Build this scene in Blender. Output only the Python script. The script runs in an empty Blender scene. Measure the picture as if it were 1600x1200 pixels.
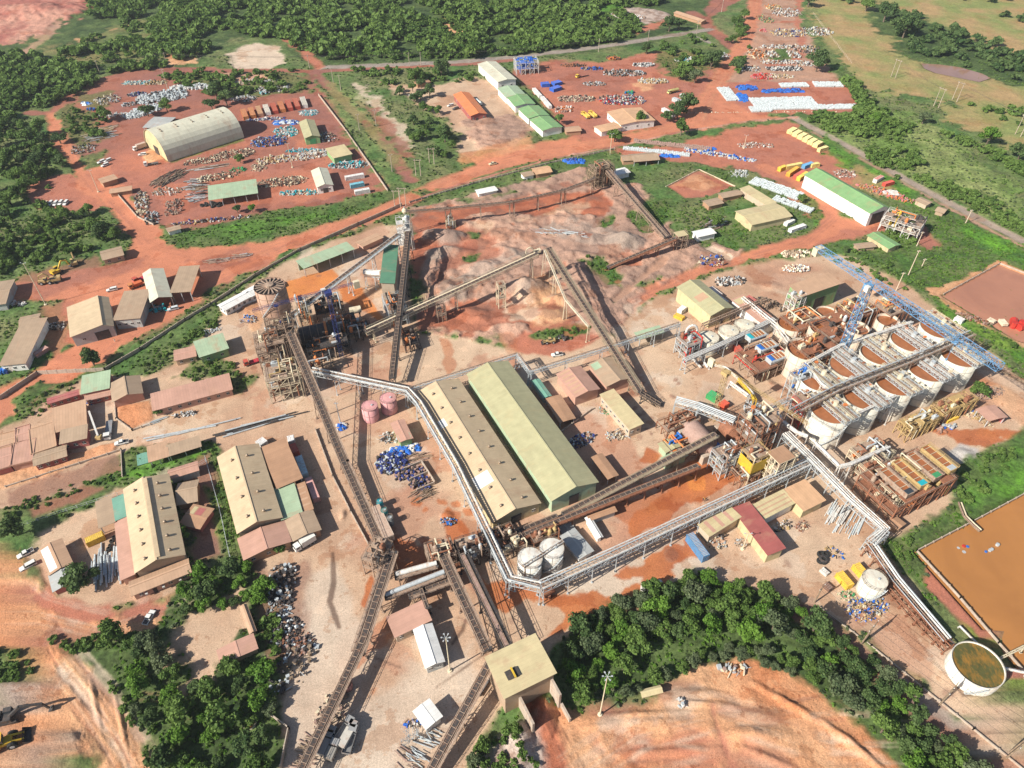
import bpy, math, random
import numpy as np
from mathutils import Vector
random.seed(7)
rng = np.random.default_rng(7)
SC = bpy.context.scene
COL = SC.collection
R = math.radians
# ---------------------------------------------------------------- camera, sky, sun, exposure
CAM_H, FPX, PITCH = 210.0, 1120.0, R(42.74)
cd = bpy.data.cameras.new('camera'); cam = bpy.data.objects.new('camera', cd); COL.objects.link(cam)
cam.location = (0, 0, CAM_H); cam.rotation_euler = (R(90) - PITCH, 0, 0)
cd.sensor_width = 36; cd.lens = 36 * FPX / 1600; cd.clip_end = 20000; cd.clip_start = 1
SC.camera = cam
SUN_AZ, SUN_EL = R(212), R(35.2)          # the sun stands behind the camera to the left
w = bpy.data.worlds.new('World'); SC.world = w; w.use_nodes = True
nt = w.node_tree; bg = nt.nodes['Background']; sk = nt.nodes.new('ShaderNodeTexSky')
sk.sky_type = 'NISHITA'; sk.sun_disc = False; sk.sun_elevation = SUN_EL; sk.sun_rotation = R(90) - SUN_AZ
nt.links.new(sk.outputs[0], bg.inputs[0]); bg.inputs[1].default_value = 0.065
sd = bpy.data.lights.new('sun', 'SUN'); sun = bpy.data.objects.new('sun', sd); COL.objects.link(sun)
sd.energy = 5.0; sd.angle = R(0.5); sd.color = (1, .94, .83)
tosun = Vector((math.cos(SUN_AZ) * math.cos(SUN_EL), math.sin(SUN_AZ) * math.cos(SUN_EL), math.sin(SUN_EL)))
sun.rotation_euler = tosun.to_track_quat('Z', 'Y').to_euler(); sun.location = (0, 0, 300)
SC.view_settings.view_transform = 'Standard'; SC.view_settings.look = 'None'
SC.view_settings.exposure = 0.62; SC.view_settings.gamma = 1
SC.render.engine = 'CYCLES'; SC.cycles.max_bounces = 5; SC.cycles.diffuse_bounces = 2; SC.cycles.glossy_bounces = 2
# ---------------------------------------------------------------- helpers
CP, SP = math.cos(PITCH), math.sin(PITCH)
def g(px, py, z=0.0):
    """point of the site at height z seen at a pixel of the survey photo"""
    a = (px - 800) / FPX; b = (py - 600) / FPX
    dy = CP - b * SP; dz = -SP - b * CP; t = (z - CAM_H) / dz
    return (a * t, dy * t, z)
def tag(o, label=None, cat=None, group=None, kind=None):
    if label: o['label'] = label
    if cat: o['category'] = cat
    if group: o['group'] = group
    if kind: o['kind'] = kind
    return o
def thing(name, label, cat, loc=(0, 0, 0), rz=0.0, group=None):
    o = bpy.data.objects.new(name, None); COL.objects.link(o); o.empty_display_size = 1
    o.location = loc; o.rotation_euler = (0, 0, rz)
    return tag(o, label, cat, group)
def copy_tree(o, loc=None, rz=None, label=None, parent=None, scale=None):
    c = o.copy(); COL.objects.link(c)
    if parent: c.parent = parent
    if loc is not None: c.location = loc
    if rz is not None: c.rotation_euler = (0, 0, rz)
    if label: c['label'] = label
    if scale: c.scale = scale
    for ch in o.children: copy_tree(ch, parent=c)
    return c
class MB:
    def __init__(s): s.v = []; s.f = []; s.m = []
    def add(s, vs, fs, m=0):
        n = len(s.v); s.v.extend(vs)
        for f in fs: s.f.append(tuple(i + n for i in f)); s.m.append(m)
        return s
    def quad(s, a, b, c, d, m=0): return s.add([a, b, c, d], [(0, 1, 2, 3)], m)
    def box(s, x0, x1, y0, y1, z0, z1, m=0, rz=0.0, c=None):
        vs = [(x, y, z) for z in (z0, z1) for x, y in ((x0, y0), (x1, y0), (x1, y1), (x0, y1))]
        if rz:
            cx, cy = c if c else ((x0 + x1) / 2, (y0 + y1) / 2); co, si = math.cos(rz), math.sin(rz)
            vs = [(cx + (x - cx) * co - (y - cy) * si, cy + (x - cx) * si + (y - cy) * co, z) for x, y, z in vs]
        return s.add(vs, [(3, 2, 1, 0), (4, 5, 6, 7), (0, 1, 5, 4), (1, 2, 6, 5), (2, 3, 7, 6), (3, 0, 4, 7)], m)
    def beam(s, p, q, w, h=None, m=0):
        h = h or w; p = Vector(p); q = Vector(q); d = q - p
        if d.length < 1e-4: return s
        d.normalize(); up = Vector((0, 0, 1)) if abs(d.z) < .95 else Vector((1, 0, 0))
        a = d.cross(up).normalized() * (w / 2); b = a.cross(d).normalized() * (h / 2)
        vs = [tuple(o + sa * a + sb * b) for o in (p, q) for sa, sb in ((-1, -1), (1, -1), (1, 1), (-1, 1))]
        return s.add(vs, [(0, 1, 5, 4), (1, 2, 6, 5), (2, 3, 7, 6), (3, 0, 4, 7), (3, 2, 1, 0), (4, 5, 6, 7)], m)
    def tube(s, p, q, r, n=8, r2=None, m=0, cap=True):
        r2 = r if r2 is None else r2; p = Vector(p); q = Vector(q); d = q - p
        if d.length < 1e-4: return s
        d.normalize(); up = Vector((0, 0, 1)) if abs(d.z) < .95 else Vector((1, 0, 0))
        a = d.cross(up).normalized(); b = a.cross(d)
        vs = []
        for o, rr in ((p, r), (q, r2)):
            for i in range(n):
                t = 2 * math.pi * i / n; vs.append(tuple(o + a * (math.cos(t) * rr) + b * (math.sin(t) * rr)))
        fs = [(i, (i + 1) % n, n + (i + 1) % n, n + i) for i in range(n)]
        if cap: fs += [tuple(range(n))[::-1], tuple(range(n, 2 * n))]
        return s.add(vs, fs, m)
    def pipe(s, pts, r, n=6, m=0):
        for a, b in zip(pts, pts[1:]): s.tube(a, b, r, n, m=m)
        return s
    def lathe(s, x, y, prof, n=24, m=0, a0=0.0, a1=2 * math.pi):
        full = abs(a1 - a0 - 2 * math.pi) < 1e-6; k = n if full else n + 1
        vs = [(x + r * math.cos(a0 + (a1 - a0) * i / n), y + r * math.sin(a0 + (a1 - a0) * i / n), z) for r, z in prof for i in range(k)]
        fs = [(j * k + i, j * k + (i + 1) % k, (j + 1) * k + (i + 1) % k, (j + 1) * k + i) for j in range(len(prof) - 1) for i in range(n)]
        return s.add(vs, fs, m)
    def disc(s, x, y, z, r, n=24, m=0):
        return s.add([(x + r * math.cos(2 * math.pi * i / n), y + r * math.sin(2 * math.pi * i / n), z) for i in range(n)], [tuple(range(n))], m)
    def prism(s, poly, z0, z1, m=0):
        n = len(poly); vs = [(x, y, z0) for x, y in poly] + [(x, y, z1) for x, y in poly]
        return s.add(vs, [(i, (i + 1) % n, n + (i + 1) % n, n + i) for i in range(n)] + [tuple(range(n, 2 * n)), tuple(range(n))[::-1]], m)
    def truss(s, p, q, w, h, n, t, m=0, sides=True):
        """box girder: four chords, verticals and diagonals; p, q on the centre line of its underside"""
        p = Vector(p); q = Vector(q); d = (q - p).normalized(); a = d.cross(Vector((0, 0, 1)))
        a = (a.normalized() if a.length > .05 else Vector((1, 0, 0))) * (w / 2)
        u = a.cross(d).normalized() * h
        c = [[p + (q - p) * (i / n) + sa * a + sb * u for sa, sb in ((-1, 0), (1, 0), (1, 1), (-1, 1))] for i in range(n + 1)]
        for k in range(4): s.beam(c[0][k], c[n][k], t, m=m)
        for i in range(n + 1):
            for k in range(4): s.beam(c[i][k], c[i][(k + 1) % 4], t * .8, m=m)
            if i < n:
                for k in range(4):
                    if k % 2 == 0 and not sides: continue
                    s.beam(c[i][k] if i % 2 else c[i][(k + 1) % 4], c[i + 1][(k + 1) % 4] if i % 2 else c[i + 1][k], t * .7, m=m)
        return s
    def rail(s, pts, h=1.1, t=.09, m=0, step=3.0):
        for a, b in zip(pts, pts[1:]):
            a = Vector(a); b = Vector(b); up = Vector((0, 0, h))
            s.beam(a + up, b + up, t, m=m); s.beam(a + up * .5, b + up * .5, t * .7, m=m)
            n = max(1, int((b - a).length / step))
            for i in range(n + 1): o = a.lerp(b, i / n); s.beam(o, o + up, t, m=m)
        return s
    def build(s, name, mats, parent=None, smooth=False):
        me = bpy.data.meshes.new(name); me.from_pydata(s.v, [], s.f)
        mats = mats if isinstance(mats, (list, tuple)) else [mats]
        for x in mats: me.materials.append(x)
        if len(mats) > 1: me.polygons.foreach_set('material_index', [min(i, len(mats) - 1) for i in s.m])
        if smooth: me.polygons.foreach_set('use_smooth', [True] * len(s.f))
        me.update()
        o = bpy.data.objects.new(name, me); COL.objects.link(o)
        if parent: o.parent = parent
        return o
# ---------------------------------------------------------------- materials
_M = {}
def newmat(name):
    m = bpy.data.materials.new(name); m.use_nodes = True; nt = m.node_tree
    return m, nt, nt.nodes['Principled BSDF'], nt.nodes.new, nt.links.new
def mat(c, rough=.7, metal=0., var=.25, scale=.6, dirt=None, dirt_amt=.35, panel=0., name=None, spec=.3):
    """painted or rusty surface: blotchy tone, dirt patches, optional sheet-by-sheet panels along x"""
    key = (tuple(c), rough, metal, var, scale, dirt, dirt_amt, panel)
    if key in _M: return _M[key]
    m, nt, bs, N, L = newmat(name or 'surface'); _M[key] = m
    tc = N('ShaderNodeTexCoord'); oi = N('ShaderNodeObjectInfo')
    mp = N('ShaderNodeVectorMath'); mp.operation = 'ADD'; L(tc.outputs['Object'], mp.inputs[0])
    cb = N('ShaderNodeCombineXYZ'); mm = N('ShaderNodeMath'); mm.operation = 'MULTIPLY'; mm.inputs[1].default_value = 97.
    L(oi.outputs['Random'], mm.inputs[0]); L(mm.outputs[0], cb.inputs[0]); L(mm.outputs[0], cb.inputs[1]); L(cb.outputs[0], mp.inputs[1])
    n1 = N('ShaderNodeTexNoise'); n1.inputs['Scale'].default_value = scale * .35; n1.inputs['Detail'].default_value = 4; n1.inputs['Roughness'].default_value = .65
    n2 = N('ShaderNodeTexNoise'); n2.inputs['Scale'].default_value = scale * 2.2; n2.inputs['Detail'].default_value = 3
    L(mp.outputs[0], n1.inputs['Vector']); L(mp.outputs[0], n2.inputs['Vector'])
    ad = N('ShaderNodeMath'); ad.operation = 'ADD'; L(n1.outputs[0], ad.inputs[0]); L(n2.outputs[0], ad.inputs[1])
    mr = N('ShaderNodeMapRange'); mr.inputs[1].default_value = .65; mr.inputs[2].default_value = 1.35
    mr.inputs[3].default_value = 1 - var; mr.inputs[4].default_value = 1 + var * .6; L(ad.outputs[0], mr.inputs[0])
    last = mr.outputs[0]
    if panel:
        sx = N('ShaderNodeSeparateXYZ'); L(tc.outputs['Object'], sx.inputs[0])
        dv = N('ShaderNodeMath'); dv.operation = 'DIVIDE'; dv.inputs[1].default_value = panel; L(sx.outputs[0], dv.inputs[0])
        fl = N('ShaderNodeMath'); fl.operation = 'FLOOR'; L(dv.outputs[0], fl.inputs[0])
        wn = N('ShaderNodeTexWhiteNoise'); wn.noise_dimensions = '1D'; L(fl.outputs[0], wn.inputs['W'])
        fr = N('ShaderNodeMath'); fr.operation = 'FRACT'; L(dv.outputs[0], fr.inputs[0])
        ln = N('ShaderNodeMath'); ln.operation = 'LESS_THAN'; ln.inputs[1].default_value = .12; L(fr.outputs[0], ln.inputs[0])
        p1 = N('ShaderNodeMapRange'); p1.inputs[3].default_value = .965; p1.inputs[4].default_value = 1.025; L(wn.outputs[0], p1.inputs[0])
        p2 = N('ShaderNodeMath'); p2.operation = 'MULTIPLY_ADD'; p2.inputs[1].default_value = -.06; L(ln.outputs[0], p2.inputs[0]); L(p1.outputs[0], p2.inputs[2])
        m3 = N('ShaderNodeMath'); m3.operation = 'MULTIPLY'; L(last, m3.inputs[0]); L(p2.outputs[0], m3.inputs[1]); last = m3.outputs[0]
        bp = N('ShaderNodeBump'); bp.inputs['Strength'].default_value = .5; bp.inputs['Distance'].default_value = .05
        L(fr.outputs[0], bp.inputs['Height']); L(bp.outputs[0], bs.inputs['Normal'])
    vm = N('ShaderNodeVectorMath'); vm.operation = 'SCALE'; vm.inputs[0].default_value = c[:3]; L(last, vm.inputs['Scale'])
    out = vm.outputs[0]
    if dirt:
        n3 = N('ShaderNodeTexNoise'); n3.inputs['Scale'].default_value = scale * .8; n3.inputs['Detail'].default_value = 6; n3.inputs['Roughness'].default_value = .7
        ms = N('ShaderNodeMapping'); ms.inputs['Scale'].default_value = (1.6, .7, .5); L(mp.outputs[0], ms.inputs[0]); L(ms.outputs[0], n3.inputs['Vector'])
        rr = N('ShaderNodeMapRange'); rr.inputs[1].default_value = .62 - dirt_amt * .35; rr.inputs[2].default_value = .78 - dirt_amt * .25; rr.inputs[4].default_value = min(.9, .35 + dirt_amt); L(n3.outputs[0], rr.inputs[0])
        mx = N('ShaderNodeMix'); mx.data_type = 'RGBA'; L(rr.outputs[0], mx.inputs[0]); L(out, mx.inputs[6]); mx.inputs[7].default_value = (*dirt[:3], 1)
        out = mx.outputs[2]
    L(out, bs.inputs['Base Color'])
    bs.inputs['Roughness'].default_value = rough; bs.inputs['Metallic'].default_value = metal; bs.inputs['Specular IOR Level'].default_value = spec
    return m
DUST = (.42, .19, .11); RUSTC = (.22, .075, .035)
MT = dict(
    steel=mat((.52, .56, .58), .5, .2, .25, 1., (.36, .25, .18), .28, name='galvanised steel'),
    white=mat((.66, .65, .62), .5, 0, .2, .8, (.42, .28, .19), .4, name='white paint'),
    cream=mat((.66, .58, .42), .6, 0, .18, .6, (.45, .28, .18), .3, name='cream paint'),
    rust=mat((.30, .13, .075), .85, 0, .45, 1.2, (.12, .06, .04), .35, name='rusted steel'),
    dusty=mat((.37, .275, .21), .85, 0, .4, 1., (.22, .10, .06), .4, name='dusty steel'),
    dark=mat((.06, .055, .055), .7, 0, .4, 1., (.2, .12, .08), .3, name='dark steel'),
    belt=mat((.05, .045, .045), .8, 0, .3, 2., (.25, .13, .08), .4, name='rubber belt'),
    crane=mat((.13, .30, .52), .45, 0, .35, .8, (.35, .36, .38), .35, name='crane blue'),
    blue=mat((.03, .15, .50), .45, 0, .25, .8, (.25, .3, .4), .15, name='blue paint'),
    navy=mat((.04, .06, .22), .5, 0, .4, 2., (.1, .06, .08), .3, name='navy plastic'),
    tarp=mat((.03, .14, .55), .4, 0, .35, 1.2, (.2, .3, .6), .25, name='blue tarpaulin'),
    yellow=mat((.60, .40, .04), .5, 0, .2, .8, (.4, .2, .08), .3, name='yellow paint'),
    ochre=mat((.46, .33, .15), .7, 0, .25, .8, (.4, .22, .1), .35, name='ochre paint'),
    red=mat((.50, .04, .03), .5, 0, .25, .8, (.3, .1, .06), .3, name='red paint'),
    pinkp=mat((.62, .20, .22), .6, 0, .2, .6, (.45, .22, .16), .3, name='pink paint'),
    orange=mat((.62, .20, .06), .6, 0, .25, .8, (.35, .14, .08), .3, name='orange paint'),
    green=mat((.06, .28, .12), .5, 0, .2, .6, (.2, .15, .1), .2, name='green paint'),
    teal=mat((.02, .36, .42), .5, 0, .2, .6, (.2, .2, .18), .2, name='teal plastic'),
    truss=mat((.34, .28, .20), .8, 0, .35, 1., (.26, .15, .09), .35, name='dusty olive steel'),
    conc=mat((.46, .38, .31), .9, 0, .25, .5, (.34, .20, .13), .35, name='concrete'),
    wood=mat((.30, .22, .15), .9, 0, .5, 2., (.12, .09, .07), .4, name='weathered timber'),
    glass=mat((.04, .05, .06), .15, 0, .1, 1., spec=.6, name='dark glass'),
    rubber=mat((.03, .03, .03), .9, 0, .3, 2., name='tyre rubber'),
    bag=mat((.56, .62, .64), .7, 0, .35, 1.5, (.40, .34, .30), .35, name='white woven bags'),
    slurry=mat((.34, .125, .05), .3, 0, .28, .3, (.42, .20, .10), .25, spec=.5, name='red slurry'),
    stripe=mat((.62, .50, .38), .8, 0, .1, 1., name='pale stripe'),
    bark=mat((.16, .12, .09), .95, 0, .4, 2., name='bark'),
    mauve=mat((.36, .24, .20), .9, 0, .3, 1., (.25, .14, .1), .3, name='mauve stone'),
)
RC = dict(beige=(.56, .43, .28), tan=(.40, .29, .20), olive=(.42, .395, .235), green=(.22, .38, .17), pale=(.60, .58, .46),
          mint=(.36, .46, .31), pink=(.50, .29, .22), brown=(.40, .235, .145), orange=(.66, .22, .09), maroon=(.33, .10, .09),
          white=(.76, .75, .72), khaki=(.55, .46, .27), grey=(.42, .43, .42), dust=(.50, .32, .21), peach=(.60, .37, .22), seag=(.12, .27, .17), rose=(.42, .14, .13), teal=(.17, .35, .27))
def roofmat(k):
    d = {'olive': (.45, .36, .20), 'white': (.6, .5, .42)}.get(k, (.42, .25, .16))
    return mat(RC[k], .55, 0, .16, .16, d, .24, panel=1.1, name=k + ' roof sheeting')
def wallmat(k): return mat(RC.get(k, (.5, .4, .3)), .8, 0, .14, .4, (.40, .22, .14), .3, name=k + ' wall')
# ---------------------------------------------------------------- the ground: one sheet, tinted by what it is made of
def hash2(ix, iy, s):
    h = (ix.astype(np.int64) * 374761393 + iy.astype(np.int64) * 668265263 + s * 1274126177) & 0x7fffffff
    h = ((h ^ (h >> 13)) * 1274126177) & 0x7fffffff
    return ((h ^ (h >> 16)) & 0xffff) / 65535.0
def vnoise(x, y, s):
    ix = np.floor(x); iy = np.floor(y); fx = x - ix; fy = y - iy
    fx = fx * fx * (3 - 2 * fx); fy = fy * fy * (3 - 2 * fy)
    a = hash2(ix, iy, s); b = hash2(ix + 1, iy, s); c = hash2(ix, iy + 1, s); d = hash2(ix + 1, iy + 1, s)
    return (a + (b - a) * fx) * (1 - fy) + (c + (d - c) * fx) * fy
def fbm(x, y, size, seed, octv=4):
    o = 0; a = 1; t = 0; x = x / size; y = y / size
    for k in range(octv):
        o = o + a * vnoise(x * 2 ** k + 17.3 * k, y * 2 ** k - 9.1 * k, seed + k); t += a; a *= .55
    return o / t
def gp(pts): return [g(px, py)[:2] for px, py in pts]
def sd_poly(X, Y, P):
    d = np.full(X.shape, 1e9); ins = np.zeros(X.shape, bool); n = len(P)
    for i in range(n):
        ax, ay = P[i]; bx, by = P[(i + 1) % n]; ex, ey = bx - ax, by - ay
        t = np.clip(((X - ax) * ex + (Y - ay) * ey) / (ex * ex + ey * ey + 1e-9), 0, 1)
        d = np.minimum(d, (X - ax - ex * t) ** 2 + (Y - ay - ey * t) ** 2)
        c = ((ay > Y) != (by > Y)) & (X < ex * (Y - ay) / (ey if abs(ey) > 1e-9 else 1e-9) + ax); ins ^= c
    d = np.sqrt(d); return np.where(ins, -d, d)
def sd_line(X, Y, P, hw):
    d = np.full(X.shape, 1e9)
    for (ax, ay), (bx, by) in zip(P, P[1:]):
        ex, ey = bx - ax, by - ay
        t = np.clip(((X - ax) * ex + (Y - ay) * ey) / (ex * ex + ey * ey + 1e-9), 0, 1)
        d = np.minimum(d, (X - ax - ex * t) ** 2 + (Y - ay - ey * t) ** 2)
    return np.sqrt(d) - hw
ys = [22.]
while ys[-1] < 1020: ys.append(ys[-1] + .45 + ys[-1] * .0012)
ys = np.array([-400., -120.] + ys + [1080, 1200, 1500, 2200, 3800, 7000])
us = np.concatenate([[-5, -2.5, -1.6, -1.25, -1.1], np.linspace(-1, 1, 741), [1.1, 1.25, 1.6, 2.5, 5]])
NY, NX = len(ys), len(us)
half = 62 + .76 * np.clip(ys, 0, 1100)
GX = us[None, :] * half[:, None]; GY = np.repeat(ys[:, None], NX, 1)
fx, fy = GX.ravel(), GY.ravel()
WARP = (fbm(fx, fy, 7., 3, 5) - .5) * 4.2
WARP2 = (fbm(fx, fy, 34., 5, 5) - .5) * 3
FIELD = {k: fbm(fx, fy, k, 11 + int(k * 3), 5) for k in (3., 8., 22., 60.)}
# name: colour a, colour b, size of the blotches, contrast, plant cover, wetness, roughness of the surface
K = dict(
    scrub=((.07, .14, .035), (.16, .17, .07), 22., 2.2, .9, 0, .5), forest=((.035, .065, .02), (.09, .13, .04), 8., 2, 1, 0, .3),
    grass=((.055, .115, .025), (.12, .15, .05), 8., 2.2, 1, 0, .35), lush=((.10, .24, .02), (.06, .13, .03), 8., 2, 1, 0, .3),
    drygrass=((.22, .25, .09), (.12, .19, .045), 22., 2.6, 1, 0, .35), savanna=((.37, .25, .12), (.21, .24, .08), 22., 2.6, .35, 0, .3),
    red=((.45, .165, .10), (.35, .14, .10), 22., 2.2, 0, 0, .12), road=((.57, .215, .12), (.47, .18, .105), 22., 2.2, 0, 0, 0),
    maroon=((.27, .115, .09), (.34, .13, .085), 22., 2.5, 0, 0, .1), pinkhill=((.52, .27, .20), (.36, .13, .10), 22., 3, 0, 0, .8),
    pale=((.62, .50, .38), (.50, .38, .29), 22., 2, 0, 0, .1), conc=((.55, .395, .275), (.45, .285, .19), 22., 2.4, 0, 0, 0),
    concw=((.58, .48, .385), (.50, .385, .295), 22., 2.2, 0, 0, 0), concr=((.48, .26, .17), (.40, .205, .135), 22., 2.4, 0, 0, 0),
    pit=((.48, .29, .21), (.33, .21, .16), 22., 3., 0, 0, 1.1), pitgrey=((.29, .23, .19), (.42, .31, .25), 8., 3, 0, 0, 1.1),
    pitred=((.44, .15, .08), (.29, .10, .06), 8., 2.8, 0, .3, .3), sand=((.66, .39, .21), (.54, .28, .15), 22., 2.4, 0, 0, .5),
    sandr=((.56, .24, .115), (.60, .34, .19), 22., 2.6, 0, 0, .5), spill=((.46, .155, .055), (.38, .12, .05), 8., 2, 0, .55, 0),
    mud=((.30, .15, .10), (.22, .12, .09), 8., 2, 0, .4, .1), gravel=((.34, .29, .25), (.27, .22, .19), 3., 2, 0, 0, .1),
    orange=((.60, .22, .06), (.55, .19, .06), 8., 2, 0, .2, 0), track=((.30, .24, .20), (.38, .29, .23), 3., 2.2, 0, 0, .1),
    dirtpath=((.44, .25, .17), (.36, .22, .16), 8., 2.4, .05, 0, .1), ditch=((.10, .06, .045), (.16, .09, .06), 3., 2, 0, .2, 0),
    rubble=((.46, .37, .32), (.28, .19, .15), 3., 3.4, 0, 0, .8), ashgrey=((.42, .40, .38), (.5, .44, .4), 8., 2, 0, 0, .1))
C0 = np.zeros((fx.size, 3)); VEG = np.zeros(fx.size); WET = np.zeros(fx.size); AMP = np.zeros(fx.size); SHEET = np.zeros(fx.size, np.int32)
SNAMES = ['']
def kcol(k, i):
    a, b, sz, ct = K[k][:4]; t = np.clip((FIELD[sz][i] - .5) * ct + .5, 0, 1)[:, None]
    return np.array(a) * (1 - t) + np.array(b) * t
allix = np.arange(fx.size)
C0[:] = kcol('scrub', allix); VEG[:] = .9; AMP[:] = .5
def paint(k, pts, soft=1.5, warp=3.0, line=None, alpha=1.0, sheet=None, world=False):
    P = pts if world else gp(pts); P = np.array(P); m = soft + warp * 2 + (line or 0) + 2
    bb = (fx > P[:, 0].min() - m) & (fx < P[:, 0].max() + m) & (fy > P[:, 1].min() - m) & (fy < P[:, 1].max() + m)
    i = np.nonzero(bb)[0]
    if not len(i): return
    d = (sd_line(fx[i], fy[i], P, line / 2) if line else sd_poly(fx[i], fy[i], P)) + WARP[i] * warp + (WARP2[i] * warp if not line else 0)
    w = np.clip(.5 - d / (2 * soft), 0, 1); w = w * w * (3 - 2 * w) * alpha; W = w[:, None]
    C0[i] = C0[i] * (1 - W) + kcol(k, i) * W
    VEG[i] = VEG[i] * (1 - w) + K[k][4] * w; WET[i] = WET[i] * (1 - w) + K[k][5] * w; AMP[i] = AMP[i] * (1 - w) + K[k][6] * w
    if sheet is not None:
        if sheet not in SNAMES: SNAMES.append(sheet)
        SHEET[i[w > .5]] = SNAMES.index(sheet)
    elif alpha > .7: SHEET[i[w > .5]] = 0 if K[k][4] > .3 else SHEET[i[w > .5]]
def spots(k, pts, n, r0, r1, soft=.6, warp=1.5, alpha=1.0, seed=1):
    """n blots of a kind strewn inside an outline"""
    P = gp(pts); xs = [p[0] for p in P]; yy = [p[1] for p in P]; rr = random.Random(seed); c = 0
    while c < n:
        x = rr.uniform(min(xs), max(xs)); y = rr.uniform(min(yy), max(yy))
        if sd_poly(np.array([x]), np.array([y]), P)[0] > 0: continue
        r = rr.uniform(r0, r1); a = rr.uniform(0, 3.14); e = rr.uniform(.4, 1); c += 1
        paint(k, [(x + r * (math.cos(t) * math.cos(a) - e * math.sin(t) * math.sin(a)), y + r * (math.cos(t) * math.sin(a) + e * math.sin(t) * math.cos(a))) for t in np.linspace(0, 6.28, 9)[:-1]], soft, warp, alpha=alpha, world=True)
# ---- far country
paint('forest', [(-400, 180), (60, 175), (170, 112), (300, 112), (360, 60), (440, 60), (500, 112), (800, 92), (1000, 70), (1120, 30), (1165, -60), (1165, -150), (-400, -150)], 4, 8)
paint('savanna', [(1250, -150), (1270, 60), (1340, 130), (1390, 145), (1500, 160), (1540, 210), (1640, 260), (1900, 300), (1900, -150)], 5, 10)
paint('forest', [(1355, 0), (1400, 10), (1480, 45), (1600, 95), (1640, 130), (1600, 135), (1440, 95), (1400, 80), (1370, 45)], 4, 8)
paint('drygrass', [(1290, 190), (1420, 180), (1500, 230), (1600, 300), (1640, 380), (1560, 350), (1440, 290), (1330, 230)], 5, 8)
paint('savanna', [(1470, 165), (1530, 175), (1600, 205), (1610, 230), (1540, 215), (1480, 190)], 3, 4)
paint('pinkhill', [(-200, -80), (132, -80), (140, 15), (100, 38), (70, 55), (20, 68), (-200, 90)], 4, 10)
paint('dirtpath', [(-20, 110), (30, 88), (70, 60), (90, 35)], 3, 3, line=9)
paint('savanna', [(60, 60), (120, 90), (200, 30), (280, 25), (300, 60), (230, 100), (150, 105), (90, 110)], 8, 16, alpha=.45)
paint('pale', [(358, 84), (395, 68), (432, 74), (444, 100), (420, 109), (366, 108)], 2, 3)
paint('pale', [(265, 90), (300, 80), (312, 95), (270, 102)], 2, 4)
paint('sand', [(262, 86), (305, 82), (310, 100), (270, 104)], 2, 3)
for p in ([(205, 40), (222, 38), (220, 45)], [(118, 62), (135, 62), (130, 68)], [(92, 95), (112, 98), (104, 105)], [(235, 75), (262, 72), (285, 52), (255, 62)], [(175, 47), (210, 40)]): paint('sand', p + [p[0]], 2, 3, alpha=.8)
paint('sandr', [(683, 32), (700, 30), (728, 42), (732, 56), (700, 50)], 2, 4)
paint('rubble', [(930, 2), (960, -2), (975, 12), (1005, 12), (1045, 22), (1050, 32), (1010, 38), (960, 28), (948, 18)], 2, 4)
paint('red', [(990, 50), (1010, 40), (1045, 30), (1050, 36), (1020, 48), (995, 55)], 2, 2)
paint('lush', [(935, 8), (975, 6), (975, 18), (945, 24)], 2, 3)
paint('maroon', [(1105, 28), (1130, 20), (1170, -10), (1175, -60), (1160, -60), (1100, 15)], 2, 2, sheet='red_dirt_road')
paint('maroon', [(1080, 20), (1098, 30), (1110, 45), (1130, 62), (1148, 75)], 2, 2, line=13, sheet='red_dirt_road')
# scrap yard far right
paint('dirtpath', [(1178, -20), (1165, 40), (1145, 95), (1135, 130), (1130, 150), (1340, 175), (1335, 150), (1300, 105), (1270, 60), (1250, 20), (1245, -20)], 3, 5, sheet='scrap_yard')
paint('grass', [(1265, 75), (1300, 110), (1335, 145), (1330, 120), (1310, 95), (1280, 55)], 3, 4)
paint('grass', [(1205, 82), (1225, 78), (1238, 86), (1225, 95), (1205, 92)], 2, 3)
paint('red', [(1250, 0), (1245, 30), (1252, 60), (1250, 85), (1238, 100), (1200, 102)], 1.5, 2, line=5, sheet='scrap_yard')
paint('red', [(1205, 35), (1245, 34)], 1.5, 2, line=4)
paint('red', [(1140, 128), (1330, 128), (1344, 175), (1120, 182), (1125, 150)], 2, 3, sheet='scrap_yard')
# left scrap yard
paint('maroon', [(95, 178), (150, 124), (220, 108), (300, 108), (420, 112), (490, 122), (520, 165), (545, 215), (600, 300), (480, 330), (300, 362), (238, 345), (200, 310), (150, 268), (100, 215)], 3, 4, sheet='storage_yard')
paint('grass', [(250, 118), (330, 112), (420, 112), (480, 122), (492, 142), (420, 150), (350, 148), (300, 128)], 3, 5, alpha=.85)
paint('dirtpath', [(330, 112), (415, 118), (430, 130), (360, 135)], 2, 4)
paint('grass', [(90, 178), (108, 165), (150, 190), (160, 215), (130, 230), (105, 215)], 3, 4, alpha=.8)
paint('grass', [(130, 245), (165, 235), (172, 268), (150, 275)], 2, 3, alpha=.9)
paint('grass', [(130, 150), (165, 145), (170, 165), (140, 172)], 2, 4, alpha=.7)
paint('red', [(160, 248), (230, 218), (262, 255), (380, 218), (440, 195), (500, 232), (535, 262), (545, 300), (480, 318), (405, 320), (330, 322), (300, 345), (270, 352), (240, 320), (160, 272)], 2.5, 3, sheet='storage_yard')
paint('lush', [(232, 232), (262, 252), (300, 244), (380, 220), (378, 216), (268, 255)], 1, 1, alpha=.7)
paint('ochreband' if 'ochreband' in K else 'sand', [(222, 240), (245, 232), (258, 248), (232, 256)], 1, 1)
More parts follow.
